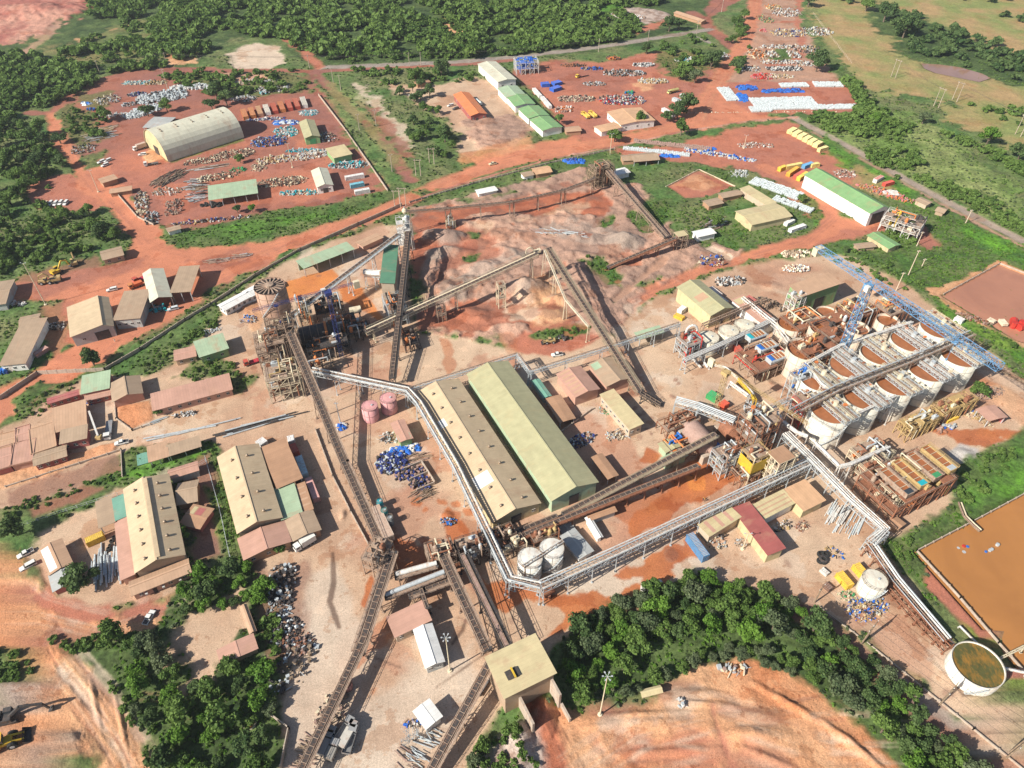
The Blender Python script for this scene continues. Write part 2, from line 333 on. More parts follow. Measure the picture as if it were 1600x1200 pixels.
for p in ([(273, 258), (395, 228), (430, 240), (400, 262), (300, 285), (240, 290)], [(300, 300), (320, 282), (330, 312), (305, 322)], [(405, 205), (455, 200), (480, 260), (430, 268), (402, 240)], [(200, 300), (235, 290), (262, 340), (245, 352)], [(520, 262), (560, 258), (575, 290), (540, 300)]): paint('maroon', p, 2, 3, alpha=.8)
paint('red', [(38, 288), (108, 272), (150, 290), (165, 318), (150, 330), (60, 328), (45, 310)], 1.5, 1.5, sheet='storage_yard')
# west track beside the yard
paint('maroon', [(45, 176), (80, 178), (110, 150), (160, 124), (220, 108), (330, 108)], 1.5, 1.5, line=8, sheet='red_dirt_road')
paint('road', [(80, 178), (84, 200), (100, 228), (118, 255), (130, 275)], 1.5, 2, line=8, sheet='red_dirt_road')
# top road and the railway line
paint('maroon', [(300, 112), (400, 110), (490, 112), (620, 105), (740, 100), (800, 94)], 1.5, 1, line=8, sheet='red_dirt_road')
paint('gravel', [(500, 106), (700, 98), (820, 88), (950, 72), (1050, 56), (1110, 46)], 1.5, 1, line=8)
paint('maroon', [(488, 112), (520, 142), (560, 182), (600, 225), (625, 262), (640, 280)], 2, 2, line=9, sheet='red_dirt_road')
paint('pale', [(548, 122), (580, 150), (600, 172), (640, 200), (680, 232), (690, 250), (650, 248), (610, 215), (585, 180)], 2, 5, alpha=.8)
paint('maroon', [(560, 160), (590, 170), (640, 225), (660, 250), (620, 250), (585, 200)], 2, 4, alpha=.8)
paint('red', [(450, 62), (475, 80), (498, 105)], 2, 1.5, line=9)
paint('drygrass', [(495, 118), (520, 128), (560, 150), (640, 262), (600, 262), (560, 215)], 3, 5, alpha=.6)
# middle compound
paint('conc', [(600, 130), (640, 135), (690, 128), (745, 118), (790, 140), (825, 205), (805, 225), (735, 245), (718, 240), (700, 190), (640, 160)], 3, 4, sheet='concrete_yard')
paint('pit', [(730, 190), (800, 180), (830, 205), (800, 232), (745, 232)], 3, 4)
paint('grass', [(660, 175), (690, 190), (715, 215), (700, 250), (660, 262), (640, 230), (640, 190)], 3, 4, alpha=.9)
paint('red', [(800, 112), (860, 95), (940, 98), (1010, 82), (1075, 78), (1100, 88), (1120, 112), (1085, 190), (1000, 205), (910, 225), (870, 190), (835, 150)], 2.5, 3, sheet='storage_yard')
paint('grass', [(1040, 70), (1100, 60), (1120, 85), (1110, 110), (1080, 130), (1040, 120), (1020, 95)], 3, 5, alpha=.8)
paint('gravel', [(1080, 55), (1110, 68)], 1, 1, line=4)
paint('sand', [(985, 130), (1020, 128), (1025, 145), (1000, 150)], 2, 4, alpha=.7)
paint('maroon', [(875, 108), (950, 105), (985, 130), (960, 150), (900, 140)], 3, 6, alpha=.6)
# the big laterite road
road_m = [(1185, -60), (1178, 20), (1165, 62), (1143, 95), (1120, 130), (1105, 160), (1092, 190), (1000, 214), (900, 232), (800, 252), (740, 268), (690, 290), (640, 312), (560, 345), (480, 372), (420, 390), (350, 408)]
paint('road', road_m[:6], 2, 1.5, line=13, sheet='red_dirt_road')
paint('road', road_m[5:], 2, 1.2, line=14.5, sheet='red_dirt_road')
paint('road', [(735, 245), (740, 262), (800, 258), (910, 236), (900, 215), (830, 225)], 2, 2, sheet='red_dirt_road')
paint('road', [(1070, 165), (1115, 130), (1130, 150), (1180, 180), (1230, 184), (1100, 204), (1060, 200)], 2, 2, sheet='red_dirt_road')
paint('sandr', [(830, 214), (835, 232), (760, 250), (725, 262), (712, 242), (745, 235)], 2, 2, alpha=.75)
paint('pinkhill', [(1180, 186), (1240, 184), (1150, 198), (1100, 205)], 1.5, 1, alpha=.6)
paint('road', [(120, 268), (165, 258), (235, 345), (270, 382), (420, 380), (500, 352), (520, 352), (420, 412), (330, 452), (300, 480), (225, 520), (130, 585), (60, 640), (-20, 700), (-80, 720), (-80, 640), (40, 590), (110, 540), (98, 470), (30, 470), (-60, 490), (-60, 455), (60, 440), (120, 425), (190, 408), (200, 380), (185, 340), (160, 320), (120, 290)], 1.5, 2, sheet='red_dirt_road')
paint('maroon', [(110, 415), (150, 400), (160, 412), (230, 400), (215, 420), (130, 440), (60, 470), (20, 445), (40, 430)], 2.5, 3, alpha=.7)
paint('maroon', [(300, 405), (385, 390), (392, 402), (345, 425), (320, 418)], 2, 3, alpha=.75)
paint('red', [(100, 470), (60, 480), (90, 560), (110, 540), (125, 535)], 2, 3, alpha=.7)
paint('maroon', [(235, 500), (330, 452), (420, 408), (400, 412), (250, 480), (200, 525), (120, 575)], 2, 2, alpha=.35)
# verge, embankment and railway
paint('grass', [(210, 585), (330, 500), (430, 425), (520, 375), (600, 345), (622, 335), (628, 350), (590, 362), (500, 395), (440, 425), (370, 480), (330, 505), (280, 540), (250, 560), (200, 600), (140, 600), (160, 590)], 1.5, 2)
paint('grass', [(235, 372), (300, 360), (420, 330), (520, 320), (600, 300), (640, 292), (600, 318), (520, 345), (450, 362), (380, 378), (290, 388)], 1.5, 2.5)
paint('lush', [(300, 368), (420, 342), (500, 332), (520, 338), (440, 356), (350, 376)], 2, 3, alpha=.6)
paint('grass', [(60, 600), (130, 590), (140, 610), (90, 625), (30, 680), (-20, 700), (-10, 670)], 1.5, 3)
paint('dirtpath', [(50, 640), (85, 630), (90, 650), (40, 668), (20, 672)], 1.5, 2.5, alpha=.8)
paint('grass', [(640, 300), (740, 282), (820, 262), (900, 243), (960, 232), (1000, 228), (990, 240), (900, 262), (850, 275), (800, 290), (740, 302), (660, 318)], 1.5, 3)
paint('pit', [(740, 300), (830, 285), (920, 262), (920, 285), (800, 305), (680, 322)], 2, 3)
paint('track', [(1600, 378), (1560, 358), (1440, 295), (1330, 232), (1240, 185)], 1, .5, line=6.5, sheet='railway_bed')
paint('dirtpath', [(1600, 388), (1550, 362), (1440, 303), (1330, 240), (1270, 208)], 1, 1, line=3)
paint('pinkhill', [(1245, 184), (1150, 193), (1060, 208), (960, 230), (860, 250), (760, 278), (690, 298), (640, 318)], .8, .5, line=2.2, sheet='railway_bed')
paint('grass', [(1130, 198), (1180, 188), (1190, 200), (1160, 208)], 1.5, 3)
# land right of the plant
paint('red', [(960, 235), (1060, 225), (1130, 205), (1230, 188), (1300, 240), (1350, 270), (1320, 330), (1260, 350), (1230, 300), (1190, 270), (1090, 255), (980, 255)], 2, 4, sheet='storage_yard')
paint('lush', [(1290, 215), (1340, 250), (1400, 285), (1480, 330), (1440, 335), (1380, 300), (1320, 262), (1295, 240)], 2, 4, alpha=.9)
paint('savanna', [(1340, 262), (1385, 295), (1380, 315), (1330, 290)], 2, 4, alpha=.7)
paint('grass', [(1020, 250), (1090, 258), (1150, 275), (1200, 305), (1240, 345), (1200, 330), (1140, 290), (1080, 262), (1030, 262)], 2, 3)
paint('grass', [(1390, 350), (1460, 320), (1600, 395), (1680, 440), (1620, 440), (1560, 412), (1530, 440), (1440, 458), (1410, 440), (1370, 400), (1340, 395), (1330, 420), (1300, 408), (1350, 380)], 2, 3)
paint('lush', [(1500, 345), (1560, 372), (1620, 410), (1590, 412), (1530, 385), (1490, 360)], 2, 3)
paint('lush', [(1240, 290), (1280, 300), (1300, 335), (1290, 362), (1270, 360), (1250, 320)], 2, 3, alpha=.8)
paint('red', [(1200, 268), (1250, 262), (1300, 320), (1300, 345), (1350, 350), (1370, 345), (1440, 350), (1470, 385), (1450, 390), (1400, 360), (1370, 368), (1330, 375), (1280, 385), (1200, 395), (1180, 385), (1250, 370), (1295, 345), (1280, 315), (1230, 285)], 2, 1.5, sheet='red_dirt_road')
paint('road', [(1195, 262), (1235, 280), (1280, 310), (1303, 340), (1295, 362), (1255, 380), (1180, 398), (1090, 425), (1020, 450), (985, 475), (975, 510)], 1.5, 1.5, line=8.5, sheet='red_dirt_road')
paint('road', [(1370, 345), (1340, 352), (1300, 350)], 1.5, 1.5, line=12, sheet='red_dirt_road')
# stockpile ground
paint('pit', [(640, 325), (800, 300), (930, 275), (1000, 290), (1060, 372), (1180, 390), (1100, 420), (1010, 450), (960, 520), (870, 545), (740, 530), (650, 520), (650, 430)], 2.5, 4, sheet='stockpile_ground')
paint('pitgrey', [(660, 362), (720, 350), (712, 395), (668, 420), (655, 400)], 2, 4, alpha=.8)
paint('pitgrey', [(680, 440), (720, 420), (800, 392), (850, 385), (800, 420), (720, 470), (690, 480)], 2, 5, alpha=.85)
paint('pitgrey', [(850, 350), (920, 350), (1000, 372), (990, 392), (920, 390), (860, 378)], 2, 5, alpha=.7)
paint('pitred', [(650, 330), (760, 318), (860, 300), (935, 300), (960, 320), (940, 338), (880, 330), (840, 345), (780, 335), (720, 345), (700, 380), (665, 400), (655, 440), (662, 470), (650, 460), (640, 400)], 2, 3)
paint('pitred', [(700, 345), (760, 365), (790, 400), (760, 412), (700, 425), (680, 460), (668, 450), (690, 410), (720, 390)], 2, 3, alpha=.75)
paint('conc', [(735, 350), (800, 345), (900, 315), (940, 318), (880, 335), (800, 352), (760, 362)], 2, 4, alpha=.7)
paint('pitred', [(660, 485), (760, 470), (830, 450), (850, 480), (900, 500), (880, 520), (790, 512), (720, 520), (650, 515)], 2, 4, alpha=.85)
paint('sandr', [(800, 440), (860, 430), (885, 470), (880, 500), (830, 505), (790, 480)], 2, 3)
paint('pale', [(800, 450), (830, 455), (840, 500), (800, 505), (785, 480)], 2, 3, alpha=.7)
paint('red', [(820, 522), (900, 518), (955, 535), (900, 562), (810, 575), (800, 545)], 2, 2.5)
for p in ([(715, 402), (750, 398), (745, 412), (718, 414)], [(730, 362), (748, 366), (744, 376)], [(935, 345), (960, 338), (958, 352), (940, 356)], [(1000, 315), (1050, 308), (1060, 335), (1030, 355), (1000, 350)], [(975, 335), (990, 330), (1020, 365), (1000, 370)], [(905, 408), (945, 400), (975, 430), (975, 455), (950, 445)], [(835, 525), (900, 510), (915, 520), (850, 532)], [(955, 470), (990, 440), (985, 455), (960, 478)]): paint('grass', p, 1.2, 2)
paint('dirtpath', [(960, 470), (1010, 430), (1040, 405)], 1, 1, line=4)
paint('grass', [(1108, 365), (1150, 360), (1175, 385), (1150, 392), (1120, 378)], 1.5, 2.5)
paint('pale', [(1098, 390), (1112, 385), (1147, 402), (1140, 410)], .4, .2)
paint('mud', [(1130, 400), (1148, 408), (1138, 420), (1125, 410)], 1, 1.5, alpha=.7)
# plant apron
apron = [(300, 545), (350, 490), (345, 478), (430, 420), (505, 382), (600, 352), (632, 350), (650, 520), (740, 535), (860, 560), (960, 525), (1010, 470), (1150, 415), (1270, 400), (1330, 400), (1420, 450), (1500, 510), (1590, 590), (1680, 640), (1680, 700), (1600, 690), (1500, 730), (1490, 790), (1430, 830), (1375, 850), (1450, 960), (1600, 1140), (1660, 1200), (1640, 1300), (1560, 1200), (1440, 1060), (1280, 950), (1200, 925), (1080, 900), (960, 950), (905, 975), (870, 1010), (850, 1060), (800, 1100), (730, 1200), (700, 1300), (430, 1300), (440, 1110), (470, 1000), (400, 950), (395, 870), (330, 700), (0, 800), (-80, 830), (-80, 690), (20, 665), (130, 590), (230, 590), (280, 560)]
paint('conc', apron, 1.5, 1.5, sheet='concrete_yard')
spots('concr', apron, 70, 3, 16, .8, 4, .55, 3)
spots('concw', apron, 60, 3, 12, .6, 3, .5, 4)
spots('mud', [(640, 330), (930, 280), (1040, 380), (900, 520), (650, 500)], 60, 1, 6, .8, 3, .5, 12)
spots('pitred', [(640, 330), (930, 280), (1040, 380), (900, 520), (650, 500)], 50, 1, 5, .5, 3, .6, 13)
paint('concw', [(470, 920), (520, 890), (600, 1000), (560, 1100), (640, 1040), (740, 1000), (760, 1080), (680, 1200), (640, 1300), (430, 1300), (445, 1100)], 3, 3, alpha=.8)
paint('concw', [(880, 925), (960, 880), (1060, 850), (1100, 880), (1080, 905), (1010, 940), (940, 950)], 2, 3, alpha=.9)
paint('concr', [(830, 600), (980, 690), (1010, 740), (880, 800), (830, 720), (800, 560)], 2, 3, alpha=.8)
paint('concr', [(870, 830), (1120, 720), (1230, 740), (1000, 840), (930, 870)], 2, 3, alpha=.5)
paint('concr', [(560, 850), (620, 870), (700, 800), (640, 760)], 3, 4, alpha=.6)
paint('concr', [(1150, 400), (1290, 410), (1240, 450), (1180, 450)], 3, 3, alpha=.6)
paint('sandr', [(1330, 420), (1460, 500), (1600, 610), (1640, 660), (1600, 660), (1420, 510)], 2, 2, alpha=.6)
paint('orange', [(447, 440), (520, 420), (528, 435), (500, 455), (450, 470), (440, 460)], .6, .8, alpha=.95)
paint('orange', [(530, 450), (558, 448), (590, 490), (595, 500), (560, 480), (535, 470)], .6, 1, alpha=.9)
sp = lambda p, s=.5, w=1.6, a=.95: paint('spill', p, s, w, alpha=a)
sp([(1110, 690), (1160, 700), (1180, 740), (1120, 765), (1060, 790), (1040, 810), (990, 830), (1000, 800), (1060, 760), (1050, 745), (1090, 715)])
sp([(1010, 700), (1030, 712), (1020, 722), (1003, 720)], .4, .8)
sp([(950, 790), (1000, 785), (1060, 755), (1090, 750), (1060, 775), (985, 810)], .5, 2, .7)
sp([(1015, 870), (1060, 850), (1075, 862), (1045, 880), (1060, 900), (1020, 940), (1000, 905), (960, 900)])
sp([(1070, 845), (1095, 850), (1090, 870), (1075, 868)], .4, 1)
sp([(740, 900), (820, 915), (900, 930), (960, 935), (990, 915), (1035, 905), (1020, 935), (940, 955), (880, 985), (850, 1000), (880, 960), (820, 940), (790, 960), (760, 940)])
sp([(620, 845), (640, 850), (668, 855), (700, 880), (690, 910), (640, 895), (610, 880)])
sp([(700, 795), (730, 830), (750, 850), (738, 858), (700, 830), (690, 808)], .5, 1.5)
sp([(580, 900), (600, 930), (580, 960), (560, 950), (568, 915)], .5, 1)
sp([(570, 990), (600, 960), (640, 950), (620, 990), (560, 1040)], .5, 2, .6)
sp([(1440, 655), (1480, 668), (1560, 670), (1592, 675), (1580, 690), (1540, 700), (1500, 692), (1450, 670)], .5, 2)
sp([(1400, 780), (1440, 772), (1455, 778), (1440, 796), (1415, 797)], .4, .8)
sp([(1380, 490), (1450, 530), (1500, 560), (1560, 600), (1540, 600), (1440, 540)], .8, 2, .5)
sp([(690, 530), (700, 530), (712, 570), (700, 590), (694, 560)], .4, 1.2, .6)
sp([(770, 520), (800, 520), (815, 560), (800, 580), (790, 545)], .4, 1.2, .4)
paint('ashgrey', [(1480, 705), (1500, 695), (1530, 700), (1530, 715), (1508, 726), (1490, 720)], .8, 1)
paint('orange', [(1078, 745), (1098, 745), (1098, 762), (1080, 762)], .5, .8)
spots('spill', [(620, 780), (760, 790), (770, 860), (640, 880)], 16, .6, 2.4, .4, 1, .8, 5)
spots('spill', [(540, 1080), (700, 1060), (690, 1160), (540, 1170)], 9, .5, 1.8, .4, 1, .6, 6)
spots('mud', [(960, 580), (1080, 580), (1040, 700), (960, 640)], 30, .4, 1.6, .3, .8, .7, 7)
spots('mud', apron, 120, .5, 2.2, .5, 1, .5, 8)
paint('grass', [(200, 700), (330, 690), (345, 705), (335, 710), (180, 750), (60, 800), (0, 830), (-60, 850), (-60, 835), (0, 815), (120, 770)], 1.2, 1.5)
paint('lush', [(210, 735), (300, 712), (335, 702), (330, 710), (240, 738), (170, 755)], 1, 1.5, alpha=.8)
paint('mud', [(10, 770), (180, 710), (192, 735), (80, 775), (15, 800)], 1.5, 1.5, alpha=.8)
paint('sandr', [(-60, 770), (8, 765), (180, 705), (190, 690), (100, 712), (10, 742), (-60, 755)], .8, .8, alpha=.9)
paint('maroon', [(45, 795), (140, 760), (160, 765), (80, 800), (50, 812)], 1.5, 1.5, alpha=.8)
paint('grass', [(300, 560), (330, 545), (370, 570), (400, 590), (380, 620), (300, 590), (250, 600)], 2, 3, alpha=.9)
paint('sand', [(380, 480), (420, 470), (425, 495), (395, 520)], 1, 2, alpha=.7)
paint('conc', [(60, 830), (190, 770), (200, 765), (240, 900), (330, 880), (330, 915), (300, 925), (215, 945), (130, 950), (90, 935), (40, 870)], 1.5, 2, sheet='concrete_yard')
paint('red', [(1042, 292), (1092, 267), (1146, 291), (1110, 306), (1070, 310)], .8, .8)
paint('sand', [(1050, 290), (1092, 272), (1130, 290), (1100, 300)], 1.5, 2, alpha=.6)
paint('sandr', [(183, 635), (235, 625), (238, 655), (207, 670), (184, 655)], .6, .6)
# garden strips by the halls
paint('grass', [(322, 712), (345, 705), (380, 850), (380, 880), (345, 870), (330, 790)], 1.5, 1)
paint('mud', [(288, 725), (325, 715), (345, 830), (350, 870), (300, 880)], 2, 2)
paint('lush', [(318, 760), (335, 770), (350, 840), (345, 860), (330, 800)], 1, 1, alpha=.6)
# lower left
paint('sandr', [(-60, 850), (30, 860), (80, 935), (130, 960), (240, 950), (300, 900), (330, 900), (300, 980), (200, 1000), (110, 1010), (90, 1000), (130, 1050), (210, 1130), (255, 1200), (300, 1300), (-60, 1300)], 1.5, 2, sheet='quarry_floor')
paint('red', [(-20, 860), (20, 890), (60, 950), (160, 975), (270, 965), (300, 935), (240, 940), (140, 955), (60, 920)], 2, 2, sheet='quarry_floor')
paint('mud', [(70, 985), (160, 980), (235, 990), (230, 1010), (190, 1005), (110, 1030), (80, 1005)], 2.5, 2, alpha=.7)
paint('sand', [(90, 1030), (150, 1045), (210, 1130), (260, 1230), (180, 1230), (110, 1120), (80, 1060)], 2, 3)
paint('grass', [(-60, 1020), (40, 1020), (65, 1040), (60, 1070), (0, 1090), (-60, 1100)], 2, 2.5)
paint('pitgrey', [(-60, 1095), (20, 1080), (62, 1060), (70, 1085), (30, 1110), (-60, 1140)], 2, 2.5)
paint('grass', [(80, 1175), (120, 1165), (160, 1190), (180, 1240), (80, 1240)], 1.5, 2.5)
paint('pitgrey', [(60, 1150), (120, 1150), (140, 1180), (80, 1200), (40, 1180)], 2, 2.5, alpha=.7)
paint('pale', [(155, 1050), (165, 1050), (250, 1180), (260, 1240), (235, 1240), (215, 1160)], 1.5, 2, alpha=.7)
paint('forest', [(100, 1010), (160, 1000), (240, 1000), (280, 900), (400, 880), (440, 960), (430, 1060), (440, 1130), (430, 1300), (300, 1300), (240, 1160), (160, 1050)], 1.5, 2)
paint('conc', [(290, 960), (370, 930), (400, 980), (340, 1010), (320, 1060), (285, 1080)], 2, 3)
paint('mud', [(395, 870), (420, 890), (480, 880), (475, 970), (440, 1090), (410, 1000), (400, 940)], 1.5, 1.5, alpha=.7)
# lower right : wood and the quarry
paint('forest', [(905, 975), (960, 945), (1080, 900), (1200, 930), (1300, 990), (1420, 1080), (1500, 1170), (1560, 1300), (1440, 1300), (1340, 1130), (1250, 1060), (1150, 1035), (1060, 1070), (960, 1100), (890, 1100), (890, 1020)], 1.5, 2)
paint('sandr', [(820, 1090), (880, 1095), (960, 1110), (1060, 1070), (1100, 1040), (1160, 1030), (1240, 1060), (1320, 1120), (1420, 1220), (1480, 1300), (780, 1300)], 1.5, 2, sheet='quarry_floor')
paint('mud', [(880, 1100), (1000, 1095), (1050, 1070), (1085, 1075), (1060, 1095), (960, 1125), (900, 1125)], 2, 2, alpha=.7)
paint('pale', [(880, 1120), (1000, 1120), (1100, 1090), (1090, 1110), (960, 1145), (890, 1145)], 2, 3, alpha=.6)
paint('red', [(920, 1150), (1040, 1140), (1180, 1160), (1280, 1210), (1100, 1210), (960, 1210)], 3, 4, alpha=.6)
paint('red', [(1112, 1105), (1122, 1140), (1140, 1190), (1160, 1230)], 1, 1, line=2.6, alpha=.8)
paint('sand', [(1140, 1120), (1200, 1110), (1280, 1160), (1240, 1170), (1160, 1140)], 2, 3, alpha=.6)
paint('mud', [(1120, 1105), (1180, 1105), (1250, 1130), (1255, 1140), (1180, 1130), (1125, 1122)], 1.2, 1.2, alpha=.6)
paint('pitred', [(808, 1090), (845, 1085), (880, 1140), (900, 1230), (845, 1230), (820, 1150)], 1.5, 1.5, sheet='quarry_floor')
paint('rubble', [(800, 1110), (840, 1110), (860, 1200), (850, 1260), (780, 1260), (740, 1200)], 2, 2)
paint('mud', [(1280, 950), (1420, 1060), (1600, 1230), (1640, 1300), (1560, 1300), (1440, 1130), (1300, 1000), (1200, 940)], 1.5, 1.5)
paint('gravel', [(1410, 1070), (1480, 1110), (1560, 1180), (1540, 1185), (1440, 1110)], 1.5, 1.5, alpha=.7)
# by the ponds
paint('grass', [(1375, 850), (1440, 830), (1500, 780), (1490, 735), (1540, 700), (1680, 640), (1680, 750), (1560, 790), (1440, 840), (1420, 860), (1440, 905), (1500, 950), (1560, 1020), (1660, 1100), (1660, 1150), (1580, 1080), (1560, 1040), (1470, 930), (1400, 880)], 1.5, 1.5)
paint('lush', [(1500, 785), (1580, 700), (1620, 700), (1620, 760), (1540, 790)], 2, 3, alpha=.7)
paint('red', [(1415, 860), (1440, 855), (1640, 1100), (1620, 1130), (1510, 990), (1455, 920)], .8, .8)
paint('lush', [(1490, 960), (1520, 980), (1600, 1080), (1580, 1080)], 1, 1, alpha=.8)
paint('sandr', [(1450, 455), (1470, 450), (1560, 408), (1680, 450), (1680, 460), (1565, 418), (1475, 460), (1560, 520), (1680, 545), (1680, 580), (1540, 535)], 1, 1.5)
paint('lush', [(1460, 465), (1500, 490), (1560, 520), (1620, 555), (1600, 560), (1530, 530), (1470, 490)], 1, 1.5, alpha=.9)
paint('pale', [(1430, 500), (1480, 520), (1600, 600), (1680, 640), (1600, 620), (1500, 560)], 2, 2, alpha=.6)
paint('lush', [(1575, 550), (1640, 545), (1640, 570), (1590, 572)], 1, 1.5)
paint('grass', [(1380, 850), (1440, 845), (1445, 900), (1420, 895)], 1, 1)
# fine marks: drains, tyre tracks, slab joints
for p, wd in (([(640, 520), (690, 515)], 1), ([(728, 968), (723, 985), (707, 1005)], .7), ([(560, 1018), (625, 1043)], .6), ([(680, 1075), (760, 1020)], .6), ([(1315, 800), (1330, 830)], .5), ([(1420, 985), (1500, 1080), (1560, 1150)], .4), ([(520, 865), (522, 910), (515, 940), (530, 980)], 1.6)): paint('ditch', p, .4, .3, line=wd, alpha=.8)
rr = random.Random(5)
def tracks(pts, n, off, a=.35, k='maroon', wd=.5):
    P = gp(pts)
    for _ in range(n):
        o = rr.uniform(-off, off); Q = []
        for j, p in enumerate(P):
            q = P[min(j + 1, len(P) - 1)]; q0 = P[max(j - 1, 0)]; dx, dy = q[0] - q0[0], q[1] - q0[1]; l = math.hypot(dx, dy) or 1
            Q.append((p[0] - dy / l * o, p[1] + dx / l * o))
        paint(k, Q, .5, .5, line=wd, alpha=a * rr.uniform(.5, 1), world=True)
tracks(road_m, 10, 6); tracks(road_m, 5, 5, .3, 'sandr', .7)
tracks([(60, 640), (130, 585), (225, 520), (300, 480), (350, 440), (420, 405), (520, 360)], 10, 6)
tracks([(95, 200), (130, 275), (185, 340), (230, 385), (300, 400)], 6, 4); tracks([(230, 385), (180, 420), (100, 450), (-20, 480)], 6, 6)
for i in range(34):
    x, y = rr.uniform(300, 1300), rr.uniform(430, 1150); dx, dy = rr.uniform(-90, 90), rr.uniform(-50, 50); tracks([(x, y), (x + dx, y + dy * .4), (x + dx * 1.6, y + dy)], 2, 1.2, .5, rr.choice(('concr', 'mud', 'concw')), .3)
for i in range(26): x, y = rr.uniform(850, 1400), rr.uniform(1080, 1200); tracks([(x, y), (x + 60, y + rr.uniform(-12, 5)), (x + 130, y + rr.uniform(-5, 25))], 2, 1.2, .5, rr.choice(('red', 'pale', 'mud')), .3)
tracks([(-20, 880), (60, 950), (160, 975), (300, 930)], 6, 5, .4, 'pale'); tracks([(60, 980), (100, 1050), (190, 1160), (230, 1240)], 14, 5, .4, 'maroon', .35)
tracks([(110, 1030), (160, 1090), (230, 1200)], 16, 6, .4, 'pale', .4); tracks([(900, 1230), (1000, 1160), (1120, 1130), (1300, 1180)], 14, 9, .35, 'pale', .5)
tracks([(860, 1130), (900, 1200), (920, 1260)], 8, 3, .4, 'ditch', .25); tracks([(1195, 262), (1235, 280), (1280, 310), (1303, 340), (1255, 380), (1090, 425), (985, 475)], 6, 3)
tracks([(1460, 520), (1560, 590), (1640, 640)], 6, 4, .3, 'conc'); tracks([(1290, 960), (1420, 1070), (1560, 1190)], 5, 3, .3, 'concw')
for k in range(46):      # joints between the slabs of the yard
    a, b = ((380 + k * 26, 1200 - k * 5), (330 + k * 24, 640 - k * 4)) if k < 23 else ((300, 560 + (k - 23) * 28), (1300, 180 + (k - 23) * 42))
    A, B = gp([a, b]); L_ = [(A[0] + (B[0] - A[0]) * t, A[1] + (B[1] - A[1]) * t) for t in (0, 1)]
    i = np.nonzero((fx > min(A[0], B[0]) - 2) & (fx < max(A[0], B[0]) + 2) & (fy > min(A[1], B[1]) - 2) & (fy < max(A[1], B[1]) + 2))[0]
    d = sd_line(fx[i], fy[i], L_, .12); wv = np.clip(.5 - d / .5, 0, 1) * .10 * (AMP[i] < .02) * (WET[i] < .2); C0[i] *= (1 - wv)[:, None]
# relief: stockpiles, banks, pit floor
Z = np.zeros(fx.size)
def mound(px, py, rx, ry, h, ang=0, pw=1.6, rough=.5):
    cx, cy, _ = g(px, py); ca, sa = math.cos(ang), math.sin(ang)
    i = np.nonzero((np.abs(fx - cx) < rx * 2.2 + ry) & (np.abs(fy - cy) < ry * 2.2 + rx))[0]
    u = ((fx[i] - cx) * ca + (fy[i] - cy) * sa) / rx; v = (-(fx[i] - cx) * sa + (fy[i] - cy) * ca) / ry
    r = np.sqrt(u * u + v * v) + WARP[i] * .22 * rough + (FIELD[3.][i] - .5) * .5 * rough
    Z[i] = np.maximum(Z[i], h * np.clip(1 - r, 0, 1) ** .9)
MOUNDS = [(1000, 1118, 16, 1.6, 1.2, .05), (1090, 1100, 14, 1.5, 1.3, -.1), (1230, 1100, 13, 1.6, 1.4, -.6), (1330, 1165, 13, 1.6, 1.5, -.8), (1040, 1175, 18, 1.4, .9, .05), (1200, 1185, 13, 1.5, 1., -.4), (940, 1135, 9, 1.2, 1, .1), (150, 1100, 9, 1, .7, -1), (190, 1130, 10, 1, .8, -1), (700, 395, 16, 4, 2.6), (860, 345, 22, 4, 2), (930, 330, 14, 4, 1.8), (780, 395, 14, 5, 2.4), (730, 440, 10, 4, 2.4), (870, 470, 8, 5, 3), (905, 450, 8, 6, 2), (795, 500, 9, 4, 2), (665, 440, 4, 9, 2), (740, 380, 9, 4, 2), (900, 400, 12, 4, 1.6), (1180, 1150, 14, 3, 1.4), (1000, 1130, 20, 3, 1.2), (1090, 1085, 9, 2, 1.2), (690, 372, 14, 9, 4.5), (820, 455, 15, 11, 7.5), (975, 378, 12, 8, 5), (770, 350, 20, 5, 1.8), (905, 375, 16, 8, 3), (760, 420, 16, 8, 2.5), (700, 455, 12, 9, 3.2), (850, 490, 12, 8, 2.5),
          (785, 372, 12, 6, 1.6), (730, 490, 12, 5, 2.2), (1205, 447, 6, 4, .9), (1236, 421, 7, 3, 1.4), (698, 806, 2.8, 2.2, 1.3), (748, 500, 7, 4, 2), (15, 1100, 10, 6, 2.2), (110, 1185, 10, 6, 2.5),
          (1185, 1118, 9, 2.5, 1.2), (850, 1120, 4.2, 7, 3.2), (815, 1160, 4, 9, 2.6), (1060, 1090, 12, 2, .8), (60, 20, 60, 30, 7), (985, 20, 30, 12, 2.5), (1505, 708, 5, 3, 1.2), (536, 805, 1.6, 3, 1.2), (425, 122, 20, 7, 5), (1035, 1010, 14, 3, 1)]
for q in MOUNDS: mound(*q)
for q, kk in (((820, 455), 'pitgrey'), ((690, 372), 'pitgrey'), ((975, 378), 'pitgrey')):
    cx, cy, _ = g(*q); paint(kk, [(cx + 12 * math.cos(t), cy + 7 * math.sin(t)) for t in np.linspace(0, 6.28, 9)[:-1]], 2, 2, alpha=.8, world=True)
ZN = (fbm(fx, fy, 5., 77, 4) ** 1.5) * AMP * 2.2 + np.abs(fbm(fx, fy, 14., 91, 3) - .5) * AMP * 1.5
ZN += np.clip(AMP - .7, 0, 1) * ((1 - np.abs(2 * fbm(fx, fy, 11., 63, 4) - 1)) ** 3 * .6 + (fbm(fx, fy, 1.8, 64, 3) - .5) * .6)
Z = Z * (1 + (FIELD[3.] - .5) * .35) + ZN
far = np.clip((np.hypot(fx, fy) - 900) / 1500, 0, 1); Z += far * 30 * fbm(fx, fy, 900., 41, 2)
